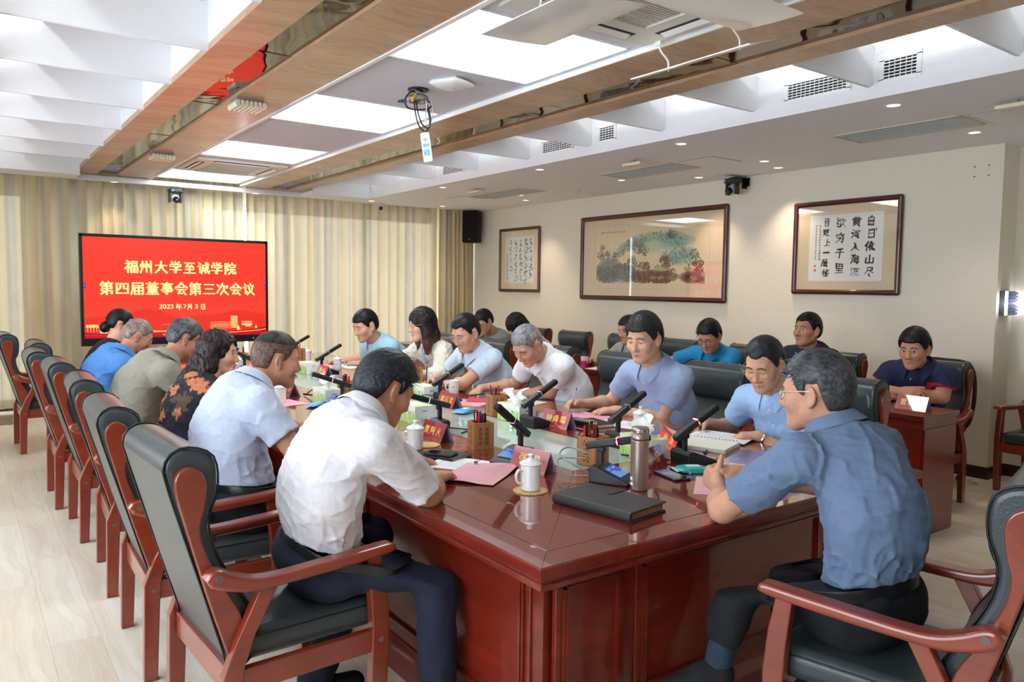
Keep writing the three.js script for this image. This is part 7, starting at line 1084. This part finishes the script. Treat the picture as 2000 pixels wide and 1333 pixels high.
  const slate = person({ label: 'man in a slate blue shirt with glasses sitting at the table end, hands clasped', p: [2.25, 0.6, -1.21], n: [2.235, 1.105, -1.325], h: [2.235, 1.225, -1.41], hy: -163, hp: 5, by: 178, ty: 170, wL: [2.19, 0.84, -1.74], eL: [2.02, 0.83, -1.59], wR: [2.3, 0.885, -1.745], hL: { d: [0.25, 0.3, -0.75], n: [0.8, 0.1, 0.2], pose: 'fist' }, hR: { d: [-0.8, 0.1, -0.45], n: [-0.3, -0.85, -0.2], pose: 'fist' }, shirt: 0x677a98, pants: 0x14171d, belt: 1, collar: 1, skin: 0xcb977e, hair: 0x25262a, grey: 0x7d8086, greyAmount: 0.22, style: 'short', thick: 0.017, tuft: 0.018, glasses: { c: 0xd8c8b4, r: 0.0018 }, sleeve: 0.72, s: 1.02, bulk: 0.94, q: 0.72, face: 0.0035, hand: 0.0046, fold: 1.0, hunch: 0.08, socks: 1, knee: [[2.03, 0.66, -1.5], [2.33, 0.57, -1.52]], ankle: [[1.93, 0.37, -1.52], [2.2, 0.1, -1.45]], foot: [vnorm([-0.8, -0.25, -0.5]), vnorm([-0.3, 0, -1])], hemT: [0.68, 1], cuffY: 0.06 });
  // picture side
  person({ label: 'man in a pale cyan polo with neat black hair at the far end', group: GRgt, p: [3.5, 0.57, -6.55], n: [3.12, 1.04, -6.42], h: [2.98, 1.188, -6.37], hy: -80, hp: 18, by: -90, ty: -86, wL: [3.1, 0.81, -6.72], wR: [3.0, 0.81, -7.05], hR: { d: [-0.5, 0, -0.85], pose: 'fist' }, hL: { d: [-0.6, 0, -0.8], pose: 'flat' }, shirt: 0xa6cfe0, pants: 0x23262e, collar: 1, skin: 0xd8a88e, hair: 0x101114, style: 'short', thick: 0.015, fringe: 0.01, sleeve: 0.58, s: 1.08, hs: 1.1, bulk: 1.15, buttons: 2, jaw: 1.1, q: 1.1 });
  const jacket = ({ main, o, U, Lt, Ft }) => { const blue = lin(0x8fb9cf); return (x, y, z) => { const d = [x - o.n[0], y - o.n[1], z - o.n[2]], l = vdot(d, Lt), f = vdot(d, Ft), a = -vdot(d, U); return f > 0.02 && Math.abs(l) < 0.012 + 0.16 * a && a < 0.42 && Math.abs(l) < 0.062 ? blue : main.map((v) => v * (1 + 0.06 * noise3(x * 40, y * 40, z * 40))); }; };
  person({ label: 'woman with shoulder-length dark hair and glasses in an open beige jacket', group: GRgt, female: 1, p: [3.5, 0.57, -5.72], n: [3.2, 1.07, -5.59], h: [3.12, 1.232, -5.577], hy: -100, hp: 8, by: -90, ty: -84, wL: [3.02, 0.82, -5.5], wR: [3.0, 0.815, -5.66], hL: { d: [-0.5, 0, -0.7], pose: 'rest' }, hR: { d: [-0.6, 0, 0.4], pose: 'rest' }, shirt: 0xd9d3c6, pattern: jacket, pants: 0x2a2d36, collar: 1, gap: 0.7, skin: 0xe2b79f, hair: 0x161214, grey: 0x2a1c18, greyAmount: 0.2, ends: 0x5a3524, style: 'long', fringe: 0.022, thick: 0.02, close: 0.004, hs: 1.08, glasses: { c: 0xb8a894 },
    locks: [[[0.055, 0.03, -0.01, 0.045], [0.075, -0.07, -0.01, 0.04], [0.082, -0.15, 0.0, 0.036], [0.08, -0.22, 0.01, 0.02]], [[-0.055, 0.03, -0.01, 0.045], [-0.075, -0.07, 0.0, 0.04], [-0.08, -0.15, 0.01, 0.032], [-0.078, -0.2, 0.02, 0.018]], [[0, 0.02, -0.07, 0.05], [0.02, -0.09, -0.075, 0.055], [0.03, -0.18, -0.07, 0.045], [0.04, -0.25, -0.06, 0.02]]], sleeve: 1.2, s: 1.04, face: 0.0035, q: 1.0, fold: 1.6 });
  const wr1 = person({ label: 'man with glasses in a light blue shirt writing with a black pen', group: GRgt, p: [3.5, 0.57, -4.9], n: [3.18, 1.07, -4.87], h: [3.055, 1.208, -4.8], hy: -78, hp: 24, by: -90, ty: -86, wL: [3.02, 0.81, -4.98], wR: [2.98, 0.82, -5.14], hR: { d: [-0.75, -0.1, 0.25], n: [0.1, -0.75, 0.6], pose: 'pinch' }, hL: { d: [-0.7, 0, -0.5], pose: 'flat' }, shirt: 0xcbdcf0, pants: 0x23262e, collar: 1, skin: 0xd3a186, hair: 0x121215, style: 'short', thick: 0.013, recede: 0.014, glasses: { c: 0xb9bdc4 }, sleeve: 0.62, s: 1.06, hs: 1.08, bulk: 1.02, buttons: 3, face: 0.003 });
  person({ label: 'man with cropped grey hair in a white polo looking down at pink sheets', group: GRgt, p: [3.52, 0.57, -4.05], n: [3.2, 1.09, -4.06], h: [3.02, 1.175, -3.99], hy: -80, hp: 40, by: -90, ty: -88, wL: [3.16, 0.805, -4.3], wR: [3.02, 0.83, -4.52], hR: { d: [-0.75, -0.45, -0.2], pose: 'grip' }, hL: { d: [-0.75, 0, -0.5], pose: 'flat' }, shirt: 0xe8eaee, pattern: trimmed(0xd0d3d8), pants: 0x23262e, collar: 1, skin: 0xcf9c82, hair: 0x55565a, grey: 0x9b9c9e, greyAmount: 0.6, style: 'short', thick: 0.007, scalp: 0.25, tuft: 0.006, sleeve: 0.58, s: 1.05, hs: 1.05, bulk: 1.0, buttons: 2, buttonColor: 0x3a4258, face: 0.0035, hunch: 0.09 });
  const wr2 = person({ label: 'man with black hair in a blue-grey shirt holding a pen over papers', group: GRgt, p: [3.55, 0.57, -3.2], n: [3.4, 1.095, -3.22], h: [3.265, 1.262, -3.179], hy: -76, hp: 14, by: -90, ty: -84, wL: [3.25, 0.81, -3.36], wR: [3.15, 0.825, -3.6], hR: { d: [-0.8, 0.0, -0.1], n: [0.1, -0.75, 0.6], pose: 'pinch' }, hL: { d: [-0.75, -0.02, -0.45], pose: 'flat' }, shirt: 0x98a9cb, pants: 0x23262e, collar: 1, gap: 0.42, skin: 0xdcab90, hair: 0x141519, grey: 0x4a4c52, greyAmount: 0.2, style: 'short', thick: 0.021, tuft: 0.018, spiky: 0.5, fringe: 0.004, sleeve: 0.6, s: 1.06, hs: 1.09, bulk: 1.0, buttons: 3, buttonColor: 0x7f93c2, face: 0.0033, q: 0.9, hand: 0.005 });
  const wt = person({ label: 'man with thin gold glasses and a wristwatch in a sky blue shirt reading', group: GRgt, p: [3.58, 0.57, -2.37], n: [3.46, 1.03, -2.4], h: [3.306, 1.176, -2.374], hy: -80, hp: 24, by: -90, ty: -86, wR: [3.3, 0.825, -2.72], wL: [3.3, 0.805, -2.38], hR: { d: [-0.8, -0.1, -0.15], n: [0, -0.8, 0.5], pose: 'grip' }, hL: { d: [-0.6, 0, -0.75], pose: 'rest' }, shirt: 0xa3c4ee, pants: 0x23262e, collar: 1, gap: 0.42, skin: 0xd6a589, hair: 0x1a1a1d, grey: 0x505258, greyAmount: 0.2, style: 'short', thick: 0.014, recede: 0.018, glasses: { c: 0xd8b878 }, sleeve: 0.58, s: 1.05, hs: 1.06, bulk: 1.0, buttons: 3, face: 0.0033, q: 0.9, hand: 0.005 });
  // back row
  person({ label: 'back-row man in a grey-green polo bending over the desk by the curtain', group: GBk, p: [5.6, 0.57, -7.6], n: [5.12, 1.0, -7.5], h: [4.95, 1.148, -7.38], hy: -80, hp: 30, by: -90, wL: [5.05, 0.81, -7.5], wR: [5.02, 0.81, -7.8], shirt: 0x83908c, pants: 0x23262e, collar: 1, skin: 0xcb977c, hair: 0x131316, style: 'short', thick: 0.016, glasses: { c: 0x2a2a2e, r: 0.0018 }, sleeve: 0.58, s: 1.1, hs: 1.08, bulk: 1.1, q: 1.25, face: 0.0052, hand: 0.007, hunch: 0.08 });
  const cream = ({ main }) => (x, y, z) => vmix(main, lin(0xa89e8a), clampN(noise3(x * 28, y * 28, z * 28) * 2 - 0.4, 0, 0.7));
  const wr3 = person({ label: 'back-row writer with a dark bob hiding the face and a cream patterned top', group: GBk, female: 1, p: [5.58, 0.57, -6.95], n: [5.08, 1.0, -6.72], h: [4.9, 1.125, -6.66], hy: -86, hp: 46, by: -90, wL: [5.05, 0.81, -6.75], wR: [5.04, 0.82, -7.02], hR: { d: [-0.8, -0.1, 0.1], n: [0.1, -0.75, 0.6], pose: 'pinch' }, shirt: 0xe0d8c8, pattern: cream, pants: 0x23262e, collar: 1, skin: 0xdcae96, hair: 0x121113, style: 'long', thick: 0.022, fringe: 0.03, close: 0.008, locks: [[[0.055, 0.03, -0.01, 0.05], [0.07, -0.06, 0.0, 0.045], [0.068, -0.12, 0.015, 0.03]], [[-0.055, 0.03, -0.01, 0.05], [-0.07, -0.06, 0.0, 0.045], [-0.068, -0.12, 0.015, 0.03]], [[0, 0.02, -0.07, 0.055], [0, -0.06, -0.08, 0.05], [0, -0.11, -0.07, 0.03]]], sleeve: 0.9, s: 1.08, hs: 1.12, q: 1.25, face: 0.0052, hand: 0.007, hunch: 0.08 });
  person({ label: 'back-row man in a plain grey shirt mostly hidden behind the blue-grey shirt', group: GBk, p: [5.7, 0.57, -5.55], n: [5.55, 0.98, -5.57], h: [5.46, 1.138, -5.53], hy: -90, hp: 12, by: -90, wL: [5.18, 0.81, -5.4], wR: [5.16, 0.81, -5.75], shirt: 0x9a9c9a, pants: 0x23262e, collar: 1, skin: 0xcb977c, hair: 0x131316, style: 'short', thick: 0.015, sleeve: 0.58, s: 1.08, hs: 1.08, q: 1.25, face: 0.0052, hand: 0.007 });
  person({ label: 'back-row man with glasses in a bright blue polo reading', group: GBk, p: [5.7, 0.57, -4.55], n: [5.39, 1.02, -4.41], h: [5.247, 1.151, -4.332], hy: -76, hp: 28, by: -90, ty: -84, wL: [5.12, 0.81, -4.4], wR: [5.1, 0.81, -4.68], shirt: 0x1f8ac8, pattern: ({ main, o, Lt, U, S }) => (x, y, z) => { const d = [x - o.n[0], y - o.n[1], z - o.n[2]], l = vdot(d, Lt), a = -vdot(d, U); if (Math.hypot(l - 0.1, a - 0.16) < 0.02 && x < o.n[0]) return Math.hypot(l - 0.1, a - 0.16) < 0.011 ? lin(0xc03040) : lin(0xe8eef4); if (Math.hypot(l + 0.1, a - 0.17) < 0.013 && x < o.n[0]) return lin(0xdfeaf2); return main; }, pants: 0x23262e, collar: 1, skin: 0xc48f74, hair: 0x121215, style: 'short', thick: 0.017, tuft: 0.018, spiky: 0.4, glasses: { c: 0x55504c }, sleeve: 0.6, s: 1.08, hs: 1.09, bulk: 1.06, q: 1.05, face: 0.0042, hand: 0.007, hunch: 0.08 });
  person({ label: 'back-row man in a plain navy polo with grey collar looking towards the screen', group: GBk, p: [5.75, 0.57, -3.75], n: [5.82, 1.06, -3.72], h: [5.72, 1.226, -3.7], hy: -96, hp: -4, by: -90, wL: [5.3, 0.81, -3.5], wR: [5.28, 0.81, -3.95], shirt: 0x1b2138, pants: 0x1a1c22, collar: 1, collarColor: 0x7b818c, gap: 0.4, skin: 0xc08a70, hair: 0x131215, style: 'short', thick: 0.016, recede: 0.008, open: 1, sleeve: 0.6, s: 1.1, hs: 1.1, bulk: 1.15, q: 1.05, face: 0.0038, hand: 0.007, jaw: 1.1 });
  person({ label: 'back-row man with glasses and crossed arms in a navy polo with red badges', group: GBk, p: [5.68, 0.57, -2.83], n: [5.5, 1.03, -2.66], h: [5.41, 1.157, -2.662], hy: -84, hp: 10, by: -90, ty: -84, wL: [5.3, 0.815, -2.8], eL: [5.5, 0.83, -2.5], wR: [5.3, 0.86, -2.68], eR: [5.46, 0.83, -2.96], hL: { d: [-0.25, 0.05, -0.9], pose: 'flat', n: [0.3, -0.9, 0] }, hR: { d: [-0.1, 0.05, 0.9], n: [0.6, -0.7, 0], pose: 'rest' }, shirt: 0x1a2348, pattern: (c) => trimmed(0xb02838, (x, y, z) => { const d = [x - c.o.n[0], y - c.o.n[1], z - c.o.n[2]], l = vdot(d, c.Lt), a = -vdot(d, c.U), f = vdot(d, c.Ft); if (f > 0 && Math.abs(l - 0.1) < 0.03 && Math.abs(a - 0.15) < 0.022 && noise3(x * 50, y * 50, z * 50) > -0.35) return lin(0xd8402c); const e = vsub([x, y, z], vmix(c.S[1], c.A[1].E, 0.35)); if (vlen(e) < 0.085 && Math.hypot(e[1], e[0]) < 0.035 && e[2] < 0) return lin(0xc83a40); return null; })(c), pants: 0x1a1c22, collar: 1, collarColor: 0x20284e, gap: 0.5, skin: 0xc69278, hair: 0x111114, style: 'short', thick: 0.02, fringe: 0.006, tuft: 0.016, glasses: { c: 0xc0b49a }, open: 1, sleeve: 0.56, s: 1.08, hs: 1.08, bulk: 1.05, buttons: 2, q: 0.95, face: 0.0038, hand: 0.0056 });
  // pens in hands and the wristwatch
  const held = (w, tipAt, up, label, m) => { const a = V3(...tipAt), d = V3(...up).normalize(), t = thing('held_pen', label, 'pen', [a.x, a.y, a.z], 0, 'pens in hands'); t.quaternion.setFromUnitVectors(V3(0, 1, 0), d); part('barrel', cyl(0.0045, 0.0045, 0.12, 10, 0, 0.075, 0), m, t); part('tip', cyl(0.0045, 0.0008, 0.015, 10, 0, 0.0075, 0), mChrome, t); part('cap_end', cyl(0.004, 0.0045, 0.012, 10, 0, 0.14, 0), mBlack, t); };
  const tipOf = (p, k) => vadd(p.A[1].W, k);
  held(wr1, tipOf(wr1, [-0.1, -0.03, 0.06]), [0.12, 1, -0.1], 'black pen in the writing hand of the man in glasses', mBlack);
  held(wr2, tipOf(wr2, [-0.11, -0.03, 0.02]), [0.35, 1, 0.1], 'clear barrel pen in the hand of the man in the blue-grey shirt', paint(0xb9bcc2, 0.2));
  held(wr3, tipOf(wr3, [-0.1, -0.03, 0.04]), [0.2, 1, 0.2], 'thin pen in the hand of the back-row writer in cream', mGrey);
  const w = wt.A[0], wd = vnorm(vsub(w.W, w.E)), wc = vadd(w.W, wd, -0.02), wg = thing('wristwatch', 'steel wristwatch on the wrist of the man with gold glasses', 'watch', wc); wg.quaternion.setFromUnitVectors(V3(0, 0, 1), V3(...wd));
  part('strap', new THREE.TorusGeometry(0.0335, 0.006, 8, 30).scale(1, 1, 1.4), mChrome, wg); part('case', new THREE.CylinderGeometry(0.018, 0.018, 0.008, 24), mChrome, wg, [0, 0.038, 0]); part('dial', cyl(0.015, 0.015, 0.002, 24), mBlack, wg, [0, 0.0425, 0]);
}
renderer.render(scene, camera);
